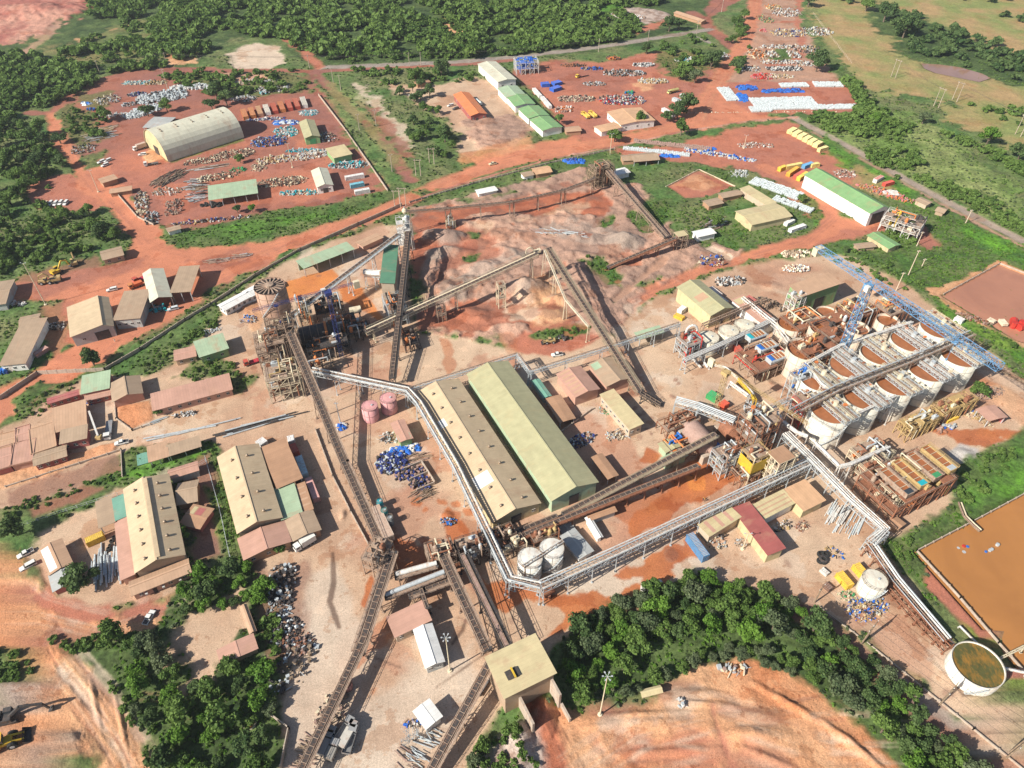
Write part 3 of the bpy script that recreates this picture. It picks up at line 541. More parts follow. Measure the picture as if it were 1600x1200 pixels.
PONDS = [('pond_water', [(1432, 861), (1600, 772), (1700, 716), (1780, 900), (1760, 1220), (1640, 1094)], .9, (.38, .165, .05), .12),
         ('pond_water', [(1474, 461), (1562, 413), (1690, 463), (1700, 560), (1590, 530)], .7, (.38, .17, .10), .2),
         ('pond_water', [(1440, 98), (1470, 100), (1500, 104), (1535, 114), (1548, 121), (1530, 127), (1505, 122), (1462, 113), (1445, 106)], .5, (.30, .17, .12), .12)]
for nm, pp, dp, c, ro in PONDS:
    P = gp(pp); d = sd_poly(fx, fy, P); ii = d < 4
    Z[ii] = np.where(d[ii] < 0, -dp - 1, np.where(d[ii] < 1.5, -dp - 1 + (dp + 1) * d[ii] / 1.5, np.minimum(Z[ii], .1)))
    SHEET[ii] = 0
def grid_mesh(name, sel, dz, m, kind='structure'):
    idx = (np.arange(NY - 1)[:, None] * NX + np.arange(NX - 1)[None, :]).ravel()
    if sel is not None: idx = idx[(SHEET[idx] == sel) & (SHEET[idx + 1] == sel) & (SHEET[idx + NX] == sel) & (SHEET[idx + NX + 1] == sel)]
    q = np.stack([idx, idx + 1, idx + NX + 1, idx + NX], 1); u, inv = np.unique(q, return_inverse=True); inv = inv.reshape(q.shape)
    me = bpy.data.meshes.new(name); me.vertices.add(len(u)); me.loops.add(q.size); me.polygons.add(len(q))
    me.vertices.foreach_set('co', np.stack([fx[u], fy[u], Z[u] + dz], 1).astype(np.float32).ravel())
    me.loops.foreach_set('vertex_index', inv.astype(np.int32).ravel())
    me.polygons.foreach_set('loop_start', np.arange(0, q.size, 4, dtype=np.int32)); me.polygons.foreach_set('use_smooth', np.ones(len(q), bool))
    a = me.attributes.new('tint', 'FLOAT_COLOR', 'POINT'); a.data.foreach_set('color', np.concatenate([C0[u], np.ones((len(u), 1))], 1).astype(np.float32).ravel())
    a = me.attributes.new('cover', 'FLOAT_VECTOR', 'POINT'); a.data.foreach_set('vector', np.stack([VEG[u], WET[u], AMP[u]], 1).astype(np.float32).ravel())
    me.materials.append(m); me.update(); o = bpy.data.objects.new(name, me); COL.objects.link(o); return tag(o, kind=kind)
def ground_material():
    m, nt, bs, N, L = newmat('ground')
    at = N('ShaderNodeAttribute'); at.attribute_name = 'tint'; ac = N('ShaderNodeAttribute'); ac.attribute_name = 'cover'
    sv = N('ShaderNodeSeparateXYZ'); L(ac.outputs['Vector'], sv.inputs[0]); ge = N('ShaderNodeNewGeometry')
    def noise(s, d=5, r=.65):
        n = N('ShaderNodeTexNoise'); n.inputs['Scale'].default_value = s; n.inputs['Detail'].default_value = d; n.inputs['Roughness'].default_value = r; L(ge.outputs['Position'], n.inputs['Vector']); return n.outputs[0]
    def mr(x, a, b, c, d):
        r = N('ShaderNodeMapRange'); L(x, r.inputs[0])
        for i, v in enumerate((a, b, c, d)): r.inputs[i + 1].default_value = v
        return r.outputs[0]
    def mul(a, b):
        k = N('ShaderNodeMath'); k.operation = 'MULTIPLY'; L(a, k.inputs[0])
        if isinstance(b, float): k.inputs[1].default_value = b
        else: L(b, k.inputs[1])
        return k.outputs[0]
    soil = mul(mr(noise(.12), .3, .7, .86, 1.12), mr(noise(1.6, 8, .8), .3, .7, .70, 1.24))
    soil = mul(soil, mr(noise(3.2, 5, .8), .32, .68, .80, 1.20))
    veg = mul(mr(noise(.55, 6, .8), .35, .65, .45, 1.5), mr(noise(.09, 3), .35, .65, .75, 1.25))
    mx = N('ShaderNodeMix'); L(sv.outputs[0], mx.inputs[0]); L(soil, mx.inputs[2]); L(veg, mx.inputs[3])
    vs = N('ShaderNodeVectorMath'); vs.operation = 'SCALE'; L(at.outputs['Color'], vs.inputs[0]); L(mx.outputs[0], vs.inputs['Scale'])
    # sharp edged stains, puddle marks and scuffs on bare ground
    bare = N('ShaderNodeMath'); bare.operation = 'SUBTRACT'; bare.inputs[0].default_value = 1.; L(sv.outputs[0], bare.inputs[1])
    def stain(src, sc_, det, lo, hi, amt, tint):
        f = mul(mul(mr(noise(sc_, det, .62), lo, hi, 0., 1.), bare.outputs[0]), amt); k = N('ShaderNodeMix'); k.data_type = 'RGBA'; v = N('ShaderNodeVectorMath'); v.operation = 'MULTIPLY'; v.inputs[1].default_value = tint
        L(src, v.inputs[0]); L(f, k.inputs[0]); L(src, k.inputs[6]); L(v.outputs[0], k.inputs[7]); return k.outputs[2]
    st = stain(vs.outputs[0], .045, 9, .57, .585, .7, (.80, .66, .58)); st = stain(st, .31, 9, .62, .635, .8, (.72, .62, .56)); st = stain(st, .085, 10, .60, .62, .7, (1.16, 1.14, 1.12))
    # pebbles and litter on bare ground
    vo = N('ShaderNodeTexVoronoi'); vo.inputs['Scale'].default_value = .9; L(ge.outputs['Position'], vo.inputs['Vector'])
    lt = mul(mr(vo.outputs['Distance'], .12, .2, 1., 0.), mr(noise(.06, 3), .5, .62, 0., .8))
    m2 = N('ShaderNodeMix'); m2.data_type = 'RGBA'; L(lt, m2.inputs[0]); L(st, m2.inputs[6])
    sc = N('ShaderNodeVectorMath'); sc.operation = 'SCALE'; sc.inputs['Scale'].default_value = .45; L(st, sc.inputs[0]); L(sc.outputs[0], m2.inputs[7])
    L(m2.outputs[2], bs.inputs['Base Color'])
    L(mr(sv.outputs[1], 0, 1, .92, .25), bs.inputs['Roughness']); bs.inputs['Specular IOR Level'].default_value = .25
    b1 = N('ShaderNodeBump'); b1.inputs['Distance'].default_value = .35; L(mr(sv.outputs[2], 0, .5, .12, 1.), b1.inputs['Strength']); L(noise(.9, 6, .7), b1.inputs['Height'])
    L(b1.outputs[0], bs.inputs['Normal']); return m
GM = ground_material()
grid_mesh('ground', None, 0, GM)
for k, nm in enumerate(SNAMES):
    if k and (SHEET == k).sum() > 50: grid_mesh(nm, k, .004, GM)
def gz(x, y):
    """height of the ground at a point"""
    j = int(np.clip(np.searchsorted(ys, y), 1, NY - 1)); h = 62 + .76 * min(max(ys[j], 0), 1100)
    return float(Z[j * NX + int(np.clip(np.searchsorted(us, x / h), 0, NX - 1))])
def water_mat(c, ro):
    m, nt, bs, N, L = newmat('muddy water'); ge = N('ShaderNodeNewGeometry'); n = N('ShaderNodeTexNoise'); n.inputs['Scale'].default_value = .025; n.inputs['Detail'].default_value = 8; n.inputs['Roughness'].default_value = .6; n.inputs['Distortion'].default_value = 1.5
    L(ge.outputs['Position'], n.inputs['Vector']); mx = N('ShaderNodeMix'); mx.data_type = 'RGBA'; L(n.outputs[0], mx.inputs[0])
    mx.inputs[6].default_value = (c[0] * .6, c[1] * .6, c[2] * .7, 1); mx.inputs[7].default_value = (c[0] * 1.4, c[1] * 1.45, c[2] * 1.5, 1); L(mx.outputs[2], bs.inputs['Base Color'])
    bs.inputs['Roughness'].default_value = ro; bs.inputs['Specular IOR Level'].default_value = .35
    n2 = N('ShaderNodeTexNoise'); n2.inputs['Scale'].default_value = .8; L(ge.outputs['Position'], n2.inputs['Vector']); b = N('ShaderNodeBump'); b.inputs['Strength'].default_value = .15; b.inputs['Distance'].default_value = .1; L(n2.outputs[0], b.inputs['Height']); L(b.outputs[0], bs.inputs['Normal']); return m
for nm, pp, dp, c, ro in PONDS:
    mb = MB(); P = gp(pp); cx = sum(p[0] for p in P) / len(P); cy = sum(p[1] for p in P) / len(P)
    P = [(cx + (x - cx) * 1.01, cy + (y - cy) * 1.01) for x, y in P]; mb.add([(x, y, -dp) for x, y in P], [tuple(range(len(P)))])
    tag(mb.build(nm, water_mat(c, ro)), kind='structure')
# ---------------------------------------------------------------- builders
def frame(p0, p1, z):
    """origin, heading and length of a straight thing from its two end pixels at height z"""
    a = g(*p0, z); b = g(*p1, z); return a, math.atan2(b[1] - a[1], b[0] - a[0]), math.hypot(b[0] - a[0], b[1] - a[1])
_sh = {}
def shared(key, fn):
    if key not in _sh: _sh[key] = fn().data if False else fn()
    return _sh[key]
def mesh_child(name, me, parent, loc=(0, 0, 0), rz=0., scale=None):
    o = bpy.data.objects.new(name, me); COL.objects.link(o); o.parent = parent; o.location = loc; o.rotation_euler = (0, 0, rz)
    if scale: o.scale = scale
    return o
def mesh_of(mb, mats, name='mesh', smooth=False):
    o = mb.build(name, mats, None, smooth); me = o.data; bpy.data.objects.remove(o); return me
def win_mesh(w, h):
    k = ('win', round(w, 1), round(h, 1))
    if k not in _sh:
        mb = MB(); mb.box(-w / 2, w / 2, -.05, .03, 0, h, 0)
        mb.box(-w / 2 - .1, w / 2 + .1, -.1, .02, -.12, 0, 1); mb.box(-w / 2 - .1, w / 2 + .1, -.1, .02, h, h + .1, 1); mb.box(-.04, .04, -.09, .02, 0, h, 1)
        _sh[k] = mesh_of(mb, [MT['glass'], MT['white']], 'window')
    return _sh[k]
def vent_mesh():
    if 'vent' not in _sh:
        mb = MB(); mb.box(-.45, .45, -.45, .45, -.25, .25, 0); mb.lathe(0, 0, [(.3, .25), (.45, .35), (.5, .7), (.2, .9), (0, .92)], 10, 0); _sh['vent'] = mesh_of(mb, [mat((.35, .27, .2), .5, .4, .3)], 'roof_vent')
    return _sh['vent']
def shed(p0, p1, p2, h, rise, roof, wall, name, label, cat='building', ridge=.5, over=.5, vents=0, wins=0, door=None, style='gable', patches=(), monitor=None, ac=0, rows=(.3, .75), parapet=False):
    a = g(*p0, h); b = g(*p1, h); c = g(*p2, h)
    if (b[0] - a[0]) * (c[1] - a[1]) - (b[1] - a[1]) * (c[0] - a[0]) < 0:
        a, b = b, a; ridge = ridge
    ang = math.atan2(b[1] - a[1], b[0] - a[0]); L = math.hypot(b[0] - a[0], b[1] - a[1])
    W = abs(-(c[0] - a[0]) * math.sin(ang) + (c[1] - a[1]) * math.cos(ang))
    root = thing(name, label, cat, (a[0], a[1], 0), ang)
    yr = ridge * W; wm = wallmat(wall); rm = roofmat(roof)
    prof = [(0, h), (yr, h + rise), (W, h)] if 0 < ridge < 1 else ([(0, h + (rise if ridge == 0 else 0)), (W, h + (rise if ridge == 1 else 0))])
    if style == 'arch': prof = [(W / 2 - W / 2 * math.cos(t), h * .0 + rise * math.sin(t) ** .8) for t in np.linspace(0.02, math.pi - .02, 17)]
    mb = MB(); n = len(prof)
    if style == 'open':
        for i in range(max(2, int(L / 6)) + 1):
            x = min(max(.2, L * i / max(2, int(L / 6))), L - .2)
            for y in (.2, W - .2): pm = MB(); pm.beam((x, y, 0), (x, y, h), .3); pm.build('post', MT['steel'], root)
        mb.box(0, L, W - .15, W, 0, h * .9)
        mb.build('back_wall', wm, root)
    else:
        ins = .0 if parapet else .15
        vs = []; 
        for x in (ins, L - ins):
            pr = [(ins, -.3)] + [(min(max(y, ins), W - ins), z - .06) for y, z in prof] + [(W - ins, -.3)]; vs += [(x, y, z) for y, z in pr]
        k = n + 2; fs = [(i, i + 1, k + i + 1, k + i) for i in range(k - 1)] + [(k - 1, 0, k, 2 * k - 1), tuple(range(k))[::-1], tuple(range(k, 2 * k))]
        mb.add(vs, [f[::-1] for f in fs]); mb.build('wall', wm, root)
    rb = MB(); t = .12
    pr = list(prof)
    if style != 'arch':
        (y0, z0), (y1, z1) = pr[0], pr[1]; s = (z1 - z0) / (y1 - y0 + 1e-6); pr[0] = (y0 - over, z0 - s * over)
        (y0, z0), (y1, z1) = pr[-2], pr[-1]; s = (z1 - z0) / (y1 - y0 + 1e-6); pr[-1] = (y1 + over, z1 + s * over)
    vs = [(x, y, z + dz) for dz in (0, t) for x in (-over, L + over) for y, z in pr]; k = len(pr)
    fs = [(i, i + 1, k + i + 1, k + i) for i in range(k - 1)] + [(2 * k + i, 3 * k + i, 3 * k + i + 1, 2 * k + i + 1) for i in range(k - 1)]
    fs += [(i, 2 * k + i, 2 * k + i + 1, i + 1) for i in range(k - 1)] + [(k + i, k + i + 1, 3 * k + i + 1, 3 * k + i) for i in range(k - 1)] + [(0, k, 3 * k, 2 * k), (k - 1, 3 * k - 1, 4 * k - 1, 2 * k - 1)]
    rb.add(vs, fs)
    if parapet:
        for q in ((-over, L + over, -over, -over + .25), (-over, L + over, W + over - .25, W + over), (-over, -over + .25, -over, W + over), (L + over - .25, L + over, -over, W + over)): rb.box(*q, h - .2, h + .45)
    ro = rb.build('roof', rm, root)
    def zat(y):
        for (ya, za), (yb, zb) in zip(prof, prof[1:]):
            if ya <= y <= yb: return za + (zb - za) * (y - ya) / (yb - ya + 1e-6)
        return h
    if 0 < ridge < 1 and style == 'gable':
        cb = MB(); cb.box(-over, L + over, yr - .3, yr + .3, h + rise + .08, h + rise + .2); cb.build('ridge_cap', mat(tuple(min(.85, v * 1.12) for v in RC[roof]), .5, 0, .1, .5), ro)
    for (u0, u1, v0, v1, kc) in patches:
        pb = MB(); ya, yb = v0 * W, v1 * W; x0, x1 = u0 * L, u1 * L; e = .02
        pb.add([(x0, ya, zat(ya) + t + e), (x1, ya, zat(ya) + t + e), (x1, yb, zat(yb) + t + e), (x0, yb, zat(yb) + t + e)], [(0, 1, 2, 3)]); pb.build('roof_panel', roofmat(kc), ro)
    if monitor:
        u0, u1, v0, v1, hh = monitor; m2 = MB(); y0, y1 = v0 * W, v1 * W; zb = min(zat(y0), zat(y1)) - .2; m2.box(u0 * L, u1 * L, y0, y1, zb, h + rise + hh); m2.build('ridge_monitor', rm, root)
    for i in range(vents):
        for v in rows:
            x = L * (i + .6) / vents; y = v * W; mesh_child('roof_vent', vent_mesh(), ro, (x, y, zat(y) + .15))
    if wins or door:
        sides = [((0, 0), (L, 0)), ((L, 0), (L, W)), ((L, W), (0, W)), ((0, W), (0, 0))]
        for si, (q0, q1) in enumerate(sides):
            d = Vector((q1[0] - q0[0], q1[1] - q0[1])); l = d.length; d.normalize(); nrm = Vector((d.y, -d.x)); wn_y = nrm.x * math.sin(ang) + nrm.y * math.cos(ang)
            if wn_y > -.15 or l < 2.5: continue
            hz = math.atan2(d.y, d.x); off = Vector((0.15 if not parapet else 0, 0)).length
            mk = max(1, min(wins, int(l / 2.6))) if wins else 0; hw = min(1.1, h * .3)
            for i in range(mk):
                s = l * (i + .5) / mk
                if door and abs(s - l * door[1]) < door[2] / 2 + .8 and door[0] == si: continue
                p = Vector(q0) + d * s - nrm * (ins if style != 'open' else 0) * 1.0; mesh_child('window', win_mesh(1.2, hw), root, (p.x + nrm.x * .02, p.y + nrm.y * .02, h * .38), hz)
            if door and door[0] == si:
                s = l * door[1]; p = Vector(q0) + d * s - nrm * ins; db = MB(); db.box(-door[2] / 2, door[2] / 2, -.08, .02, 0, min(door[3], h - .2)); db.box(-door[2] / 2 - .15, door[2] / 2 + .15, -.12, -.02, min(door[3], h - .2), min(door[3], h - .2) + .15)
                do = db.build('door', MT['dark'] if len(door) < 5 else MT[door[4]], root); do.location = (p.x + nrm.x * .03, p.y + nrm.y * .03, 0); do.rotation_euler = (0, 0, hz)
    for i in range(ac):
        q = MB(); x = L * (i + .7) / (ac + .4); q.box(x - .4, x + .4, -.75, -.08, 1.6, 2.2); q.build('air_conditioner', MT['white'], root)
    return root
def cont(p0, p1, col, label, z=0., w=2.44, hh=2.6, name='shipping_container', cat='container', group=None, roofcol=None):
    a, ang, L = frame(p0, p1, z + hh); r = thing(name, label, cat, (a[0], a[1], z), ang, group); L = max(L, 2.5)
    mb = MB(); mb.box(0, L, -w / 2 + .04, w / 2 - .04, .1, hh - .05)
    n = max(4, int(L / .55))
    for i in range(n):
        x = L * (i + .3) / n
        for s in (-1, 1): mb.box(x, x + L / n * .45, s * (w / 2) - .04, s * (w / 2) + .04, .2, hh - .2)
    m = mat(col, .55, .0, .25, .9, (.25, .10, .06), .3, name='container paint'); body = mb.build('body', m, r)
    f = MB()
    for x in (0, L):
        for s in (-1, 1): f.box(x - .09, x + .09, s * w / 2 - .09, s * w / 2 + .09, 0, hh)
    for s in (-1, 1): f.box(0, L, s * w / 2 - .07, s * w / 2 + .07, hh - .12, hh + .02); f.box(0, L, s * w / 2 - .07, s * w / 2 + .07, 0, .14)
    f.build('frame', m, r)
    rb = MB()
    for i in range(n): x = L * (i + .2) / n; rb.box(x, x + L / n * .5, -w / 2 + .1, w / 2 - .1, hh - .05, hh + .01)
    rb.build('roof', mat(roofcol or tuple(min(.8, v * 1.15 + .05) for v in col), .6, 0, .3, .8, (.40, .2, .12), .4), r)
    d = MB()
    for s in (-1, 1): d.box(L + .05, L + .1, s * w * .24 - w * .22, s * w * .24 + w * .22, .18, hh - .18); d.tube((L + .13, s * .35, .2), (L + .13, s * .35, hh - .2), .03, 5)
    d.build('door', m, r); return r
def tank(px, py, h, r, col, label, top='roof', rings=3, name='storage_tank', cat='tank', deck=False, zb=0., lvl=.9, fill='slurry', n=36, stair=True, group=None):
    x, y, _ = g(px, py, h + zb); root = thing(name, label, cat, (x, y, zb), 0, group)
    mb = MB(); t = .18; m = mat(col, .6, 0, .2, .3, (.42, .26, .17), .32, name='tank plate')
    mb.lathe(0, 0, [(r, -.2), (r, h), (r - t, h), (r - t, h * .3)], n); sh = mb.build('shell', m, root, True)
    rb = MB()
    for i in range(rings + 1): z = h * (i + .02) / rings if rings else h; rb.lathe(0, 0, [(r, z - .08), (r + .1, z - .06), (r + .1, z + .06), (r, z + .08)], n)
    for k in range(10): a = 2 * math.pi * k / 10 + .3; rb.beam((math.cos(a) * (r + .03), math.sin(a) * (r + .03), 0), (math.cos(a) * (r + .03), math.sin(a) * (r + .03), h), .14, .06)
    rb.build('stiffener_ring', mat(tuple(v * .55 for v in col), .7, 0, .3, .5), root)
    if top == 'roof':
        q = MB(); q.lathe(0, 0, [(r + .1, h), (r * .6, h + r * .07), (.4, h + r * .12), (0, h + r * .12)], n); q.build('roof', m, root, True)
        q = MB(); q.lathe(r * .3, 0, [(.4, h), (.4, h + r * .12 + .3), (0, h + r * .12 + .3)], 10); q.build('manhole', MT['steel'], root)
        q = MB(); q.rail([(r * math.cos(a), r * math.sin(a), h) for a in np.linspace(0, 6.283, 17)], 1., .06); q.build('railing', MT['dusty'], root)
    else:
        q = MB(); q.disc(0, 0, h * lvl, r - t, n); q.build('slurry', MT[fill], root)
    if stair:
        q = MB(); k = int(h * 1.4)
        for i in range(k):
            a0 = -2.2 + i * .55 / r; z0 = h * i / k; q.box((r + .4) * math.cos(a0) - .35, (r + .4) * math.cos(a0) + .35, (r + .4) * math.sin(a0) - .35, (r + .4) * math.sin(a0) + .35, z0, z0 + .12); q.beam(((r + .75) * math.cos(a0), (r + .75) * math.sin(a0), z0 + .1), ((r + .75) * math.cos(a0 + .55 / r), (r + .75) * math.sin(a0 + .55 / r), h * (i + 1) / k + .1), .1, .3)
        q.build('stairs', MT['steel'], root)
    return root
def trestle(mb, x, zt, w, t=.22, spread=.12):
    """a pair of legs with cross bracing under a line along local x"""
    s = w / 2 + zt * spread * .35
    for sg in (-1, 1): mb.beam((x, sg * s, 0), (x, sg * w * .42, zt), t); mb.box(x - .4, x + .4, sg * s - .4, sg * s + .4, -.1, .3)
    k = max(1, int(zt / 4)); 
    for i in range(k):
        f0, f1 = i / k, (i + 1) / k; a0 = s + (w * .42 - s) * f0; a1 = s + (w * .42 - s) * f1
        mb.beam((x, -a0, zt * f0), (x, a1, zt * f1), t * .6); mb.beam((x, a0, zt * f0), (x, -a1, zt * f1), t * .6); mb.beam((x, -a1, zt * f1 - .1), (x, a1, zt * f1 - .1), t * .7)
def conveyor(p0, h0, p1, h1, label, w=2.2, gm='dusty', cover=None, step=14., th=1.6, walk=True, drive=True, legs=True, belt='belt', name='conveyor', tr=.16, skip0=0.):
    a = g(*p0, h0); b = g(*p1, h1); ang = math.atan2(b[1] - a[1], b[0] - a[0]); L = math.hypot(b[0] - a[0], b[1] - a[1])
    r = thing(name, label, 'conveyor', (a[0], a[1], 0), ang); f = lambda x, y=0, dz=0: (x, y, h0 + (h1 - h0) * x / L + dz)
    mb = MB(); mb.truss(f(0, 0, -th), f(L, 0, -th), w, th, max(3, int(L / 3.2)), tr); mb.build('girder', MT[gm], r)
    b_ = MB(); b_.beam(f(0, 0, .12), f(L, 0, .12), w * .5, .12); b_.build('belt', MT[belt], r); b_ = MB(); b_.beam(f(0, 0, -.12), f(L, 0, -.12), w, .08); b_.build('deck_plate', MT[gm], r)
    b_ = MB()
    for s in (-1, 1): b_.beam(f(0, s * w * .32, .2), f(L, s * w * .32, .2), .14, .25)
    for i in range(int(L / 2.2)): x = 2.2 * i; b_.beam(f(x, -w * .36, .28), f(x, w * .36, .28), .18, .1)
    b_.build('idler_frame', MT['dusty' if gm != 'ochre' else 'ochre'], r)
    if cover:
        c = MB(); n = int(L / 3)
        for k in range(7):
            t0, t1 = math.pi * k / 7, math.pi * (k + 1) / 7; q = [(w * .36 * math.cos(t), .3 + w * .36 * math.sin(t)) for t in (t0, t1)]
            c.add([f(0, q[0][0], q[0][1]), f(L, q[0][0], q[0][1]), f(L, q[1][0], q[1][1]), f(0, q[1][0], q[1][1])], [(0, 1, 2, 3)])
        c.build('belt_hood', MT[cover], r)
    if walk:
        for sgn in ((-1, 1) if w > 2.6 else (1,)):
            c = MB(); y = sgn * (w * .5 + .45); c.beam(f(0, y, -.1), f(L, y, -.1), .8, .08); yo = sgn * (w * .5 + .85); c.rail([f(0, yo, -.05), f(L, yo, -.05)], 1.05, .1, step=2.5); c.build('walkway', MT[gm], r)
    if drive:
        for x in (0, L): c = MB(); p = f(x, 0, -.1); c.tube((x, -w * .35, p[2]), (x, w * .35, p[2]), .45, 10); c.box(x - .5, x + .5, w * .4, w * .4 + .8, p[2] - .5, p[2] + .4); c.build('pulley', MT['dark'], r)
    if legs:
        n = max(1, int(L / step))
        for i in range(n + 1):
            x = L * (i + .08) / (n + .16); zt = f(x)[2] - th
            if zt > 1.2: c = MB(); trestle(c, x, zt, w, .26); c.build('leg', MT[gm], r)
    return r
def rack(pts, label, w=3., np_=5, gm='steel', step=11., th=2.2, name='pipe_rack', pr=.2, pm=('steel', 'white', 'dusty'), lev=2, walk=False):
    P = [Vector(g(px, py, h)) for px, py, h in pts]; o = P[0]; r = thing(name, label, 'pipe rack', (o.x, o.y, 0)); sh = Vector((o.x, o.y, 0)); P = [p - sh for p in P]
    for a, b in zip(P, P[1:]):
        d = b - a; L = d.length; hd = d.copy(); hd.z = 0; hd.normalize(); sd = Vector((-hd.y, hd.x, 0))
        mb = MB(); mb.truss(a - Vector((0, 0, th)), b - Vector((0, 0, th)), w, th, max(2, int(L / 2.8)), .17); mb.build('frame', MT[gm], r)
        n = max(1, round(L / step))
        for i in range(n + 1):
            q = a.lerp(b, i / n); zt = q.z - th
            if zt < 1: continue
            c = MB()
            for s in (-1, 1): f = q + sd * (s * w / 2); ft = q + sd * (s * (w / 2 + zt * .05)); c.beam((ft.x, ft.y, 0), (f.x, f.y, zt), .24); c.box(ft.x - .35, ft.x + .35, ft.y - .35, ft.y + .35, -.1, .25)
            for zz in (zt * .5, zt - .2): l = q + sd * (w / 2); l2 = q - sd * (w / 2); c.beam((l.x, l.y, zz), (l2.x, l2.y, zz), .18)
            c.beam((q + sd * w / 2).xy.to_tuple() + (0,), (q - sd * w / 2).xy.to_tuple() + (zt * .5,), .14); c.build('trestle', MT[gm], r)
    rr2 = random.Random(len(label))
    for k in range(np_):
        y = -w * .42 + w * .84 * k / max(1, np_ - 1); R_ = pr * rr2.uniform(.6, 1.5); zz = R_ + .05 + (0 if k % lev == 0 else -th * .55); q = MB(); pts2 = []
        for i, p in enumerate(P):
            d = (P[min(i + 1, len(P) - 1)] - P[max(i - 1, 0)]); d.z = 0; d.normalize(); pts2.append(p + Vector((-d.y, d.x, 0)) * y + Vector((0, 0, zz)))
        q.pipe(pts2, R_, 6); q.build('pipe', MT[pm[k % len(pm)]], r)
    return r
def steel_frame(p, w, d, h, lv, label, ang=0., col='rust', bx=3, by=2, clutter=6, name='steel_structure', cat='structure', roof=None, deckm='dusty', pal=('rust', 'dusty', 'steel', 'cream'), t=.3, walls=None, z=0., seed=None, stairs=True, base_px=True):
    """open plant structure: columns, beams, floors with railings, stairs and machinery; p = pixel of its base centre"""
    x, y, _ = g(*p, 0 if base_px else h); root = thing(name, label, cat, (x, y, z), ang); rr_ = random.Random(seed if seed is not None else int(p[0] * 7 + p[1])); X = [w * (i / bx - .5) for i in range(bx + 1)]; Y = [d * (i / by - .5) for i in range(by + 1)]
    f = MB()
    for a in X:
        for b in Y: f.beam((a, b, 0), (a, b, h), t)
    for l in range(1, lv + 1):
        zz = h * l / lv
        for a in X: f.beam((a, Y[0], zz), (a, Y[-1], zz), t * .8)
        for b in Y: f.beam((X[0], b, zz), (X[-1], b, zz), t * .8)
        z0 = h * (l - 1) / lv
        for i in range(bx):
            if (i + l) % 2 == 0:
                for b in (Y[0], Y[-1]): f.beam((X[i], b, z0), (X[i + 1], b, zz), t * .5); f.beam((X[i + 1], b, z0), (X[i], b, zz), t * .5)
        for j in range(by):
            if (j + l) % 2:
                for a in (X[0], X[-1]): f.beam((a, Y[j], z0), (a, Y[j + 1], zz), t * .5)
    f.build('frame', MT[col], root)
    for l in range(1, lv + 1):
        zz = h * l / lv; dk = MB()
        for i in range(bx):
            for j in range(by):
                if rr_.random() < (.72 if l < lv else .6) or (roof and l == lv): dk.box(X[i], X[i + 1], Y[j], Y[j + 1], zz + .12, zz + .2)
        dk.build('floor', MT[deckm] if not (roof and l == lv) else (roofmat(roof)), root)
        if not (roof and l == lv): q = MB(); q.rail([(X[0], Y[0], zz + .2), (X[-1], Y[0], zz + .2), (X[-1], Y[-1], zz + .2), (X[0], Y[-1], zz + .2), (X[0], Y[0], zz + .2)], 1.1, .1); q.build('railing', MT[col if col != 'rust' else 'dusty'], root)
        for k in range(clutter if not (roof and l == lv) else 0):
            cx, cy = rr_.uniform(X[0] + 1, X[-1] - 1), rr_.uniform(Y[0] + .8, Y[-1] - .8); s = rr_.uniform(.4, 1.5); kd = rr_.random(); q = MB(); m = MT[rr_.choice(pal)]
            if kd < .3: q.box(cx - s, cx + s, cy - s * .6, cy + s * .6, zz + .2, zz + .2 + s * 1.3); q.box(cx - s * .5, cx + s * .2, cy - s * .3, cy + s * .3, zz + .2 + s * 1.3, zz + .5 + s * 1.6); nm = 'machine_housing'
            elif kd < .55: q.tube((cx, cy, zz + .2), (cx, cy, zz + .2 + s * 1.8), s * .6, 12); q.tube((cx, cy, zz + .2 + s * 1.8), (cx, cy, zz + .4 + s * 2.2), s * .6, 12, s * .2); nm = 'vessel'
            elif kd < .75: q.tube((cx - s, cy, zz + .8), (cx + s, cy, zz + .8), s * .45, 10); q.box(cx - s * .8, cx + s * .8, cy - .3, cy + .3, zz + .2, zz + .6); nm = 'motor'
            else:
                e = [(cx, cy, zz + .3), (cx, cy, zz + 1.2 + s), (rr_.uniform(X[0], X[-1]), cy, zz + 1.2 + s), (rr_.uniform(X[0], X[-1]), rr_.choice((Y[0], Y[-1])), zz + 1.2 + s)]; e[3] = (e[2][0], e[3][1], e[3][2]); q.pipe(e + [(e[3][0], e[3][1], max(.2, zz - 3))], .18 + s * .1, 7); nm = 'pipe'
            q.build(nm, m, root)
    if stairs:
        q = MB(); sx = X[-1] + .9; n = lv
        for l in range(n):
            z0, z1 = h * l / n, h * (l + 1) / n; a, b = ((Y[0], Y[-1]) if l % 2 == 0 else (Y[-1], Y[0])); 
            for o in (-.45, .45): q.beam((sx + o, a, z0), (sx + o, b, z1), .12, .3); q.beam((sx + o, a, z0 + 1), (sx + o, b, z1 + 1), .08)
            for k in range(8): u = (k + .5) / 8; yy = a + (b - a) * u; zz = z0 + (z1 - z0) * u; q.box(sx - .45, sx + .45, yy - .15, yy + .15, zz, zz + .06)
            q.beam((sx, b, 0), (sx, b, z1), .16)
        q.build('stairs', MT[col], root)
    if walls:
        for (side, u0, u1, z0, z1, k) in walls:
            q = MB(); yy = {'s': Y[0] - .2, 'n': Y[-1] + .2}.get(side); xx = {'w': X[0] - .2, 'e': X[-1] + .2}.get(side)
            if yy is not None: q.box(X[0] + (X[-1] - X[0]) * u0, X[0] + (X[-1] - X[0]) * u1, yy - .05, yy + .05, z0, z1)
            else: q.box(xx - .05, xx + .05, Y[0] + (Y[-1] - Y[0]) * u0, Y[0] + (Y[-1] - Y[0]) * u1, z0, z1)
            q.build('cladding', wallmat(k) if k in RC else MT[k], root)
    return root
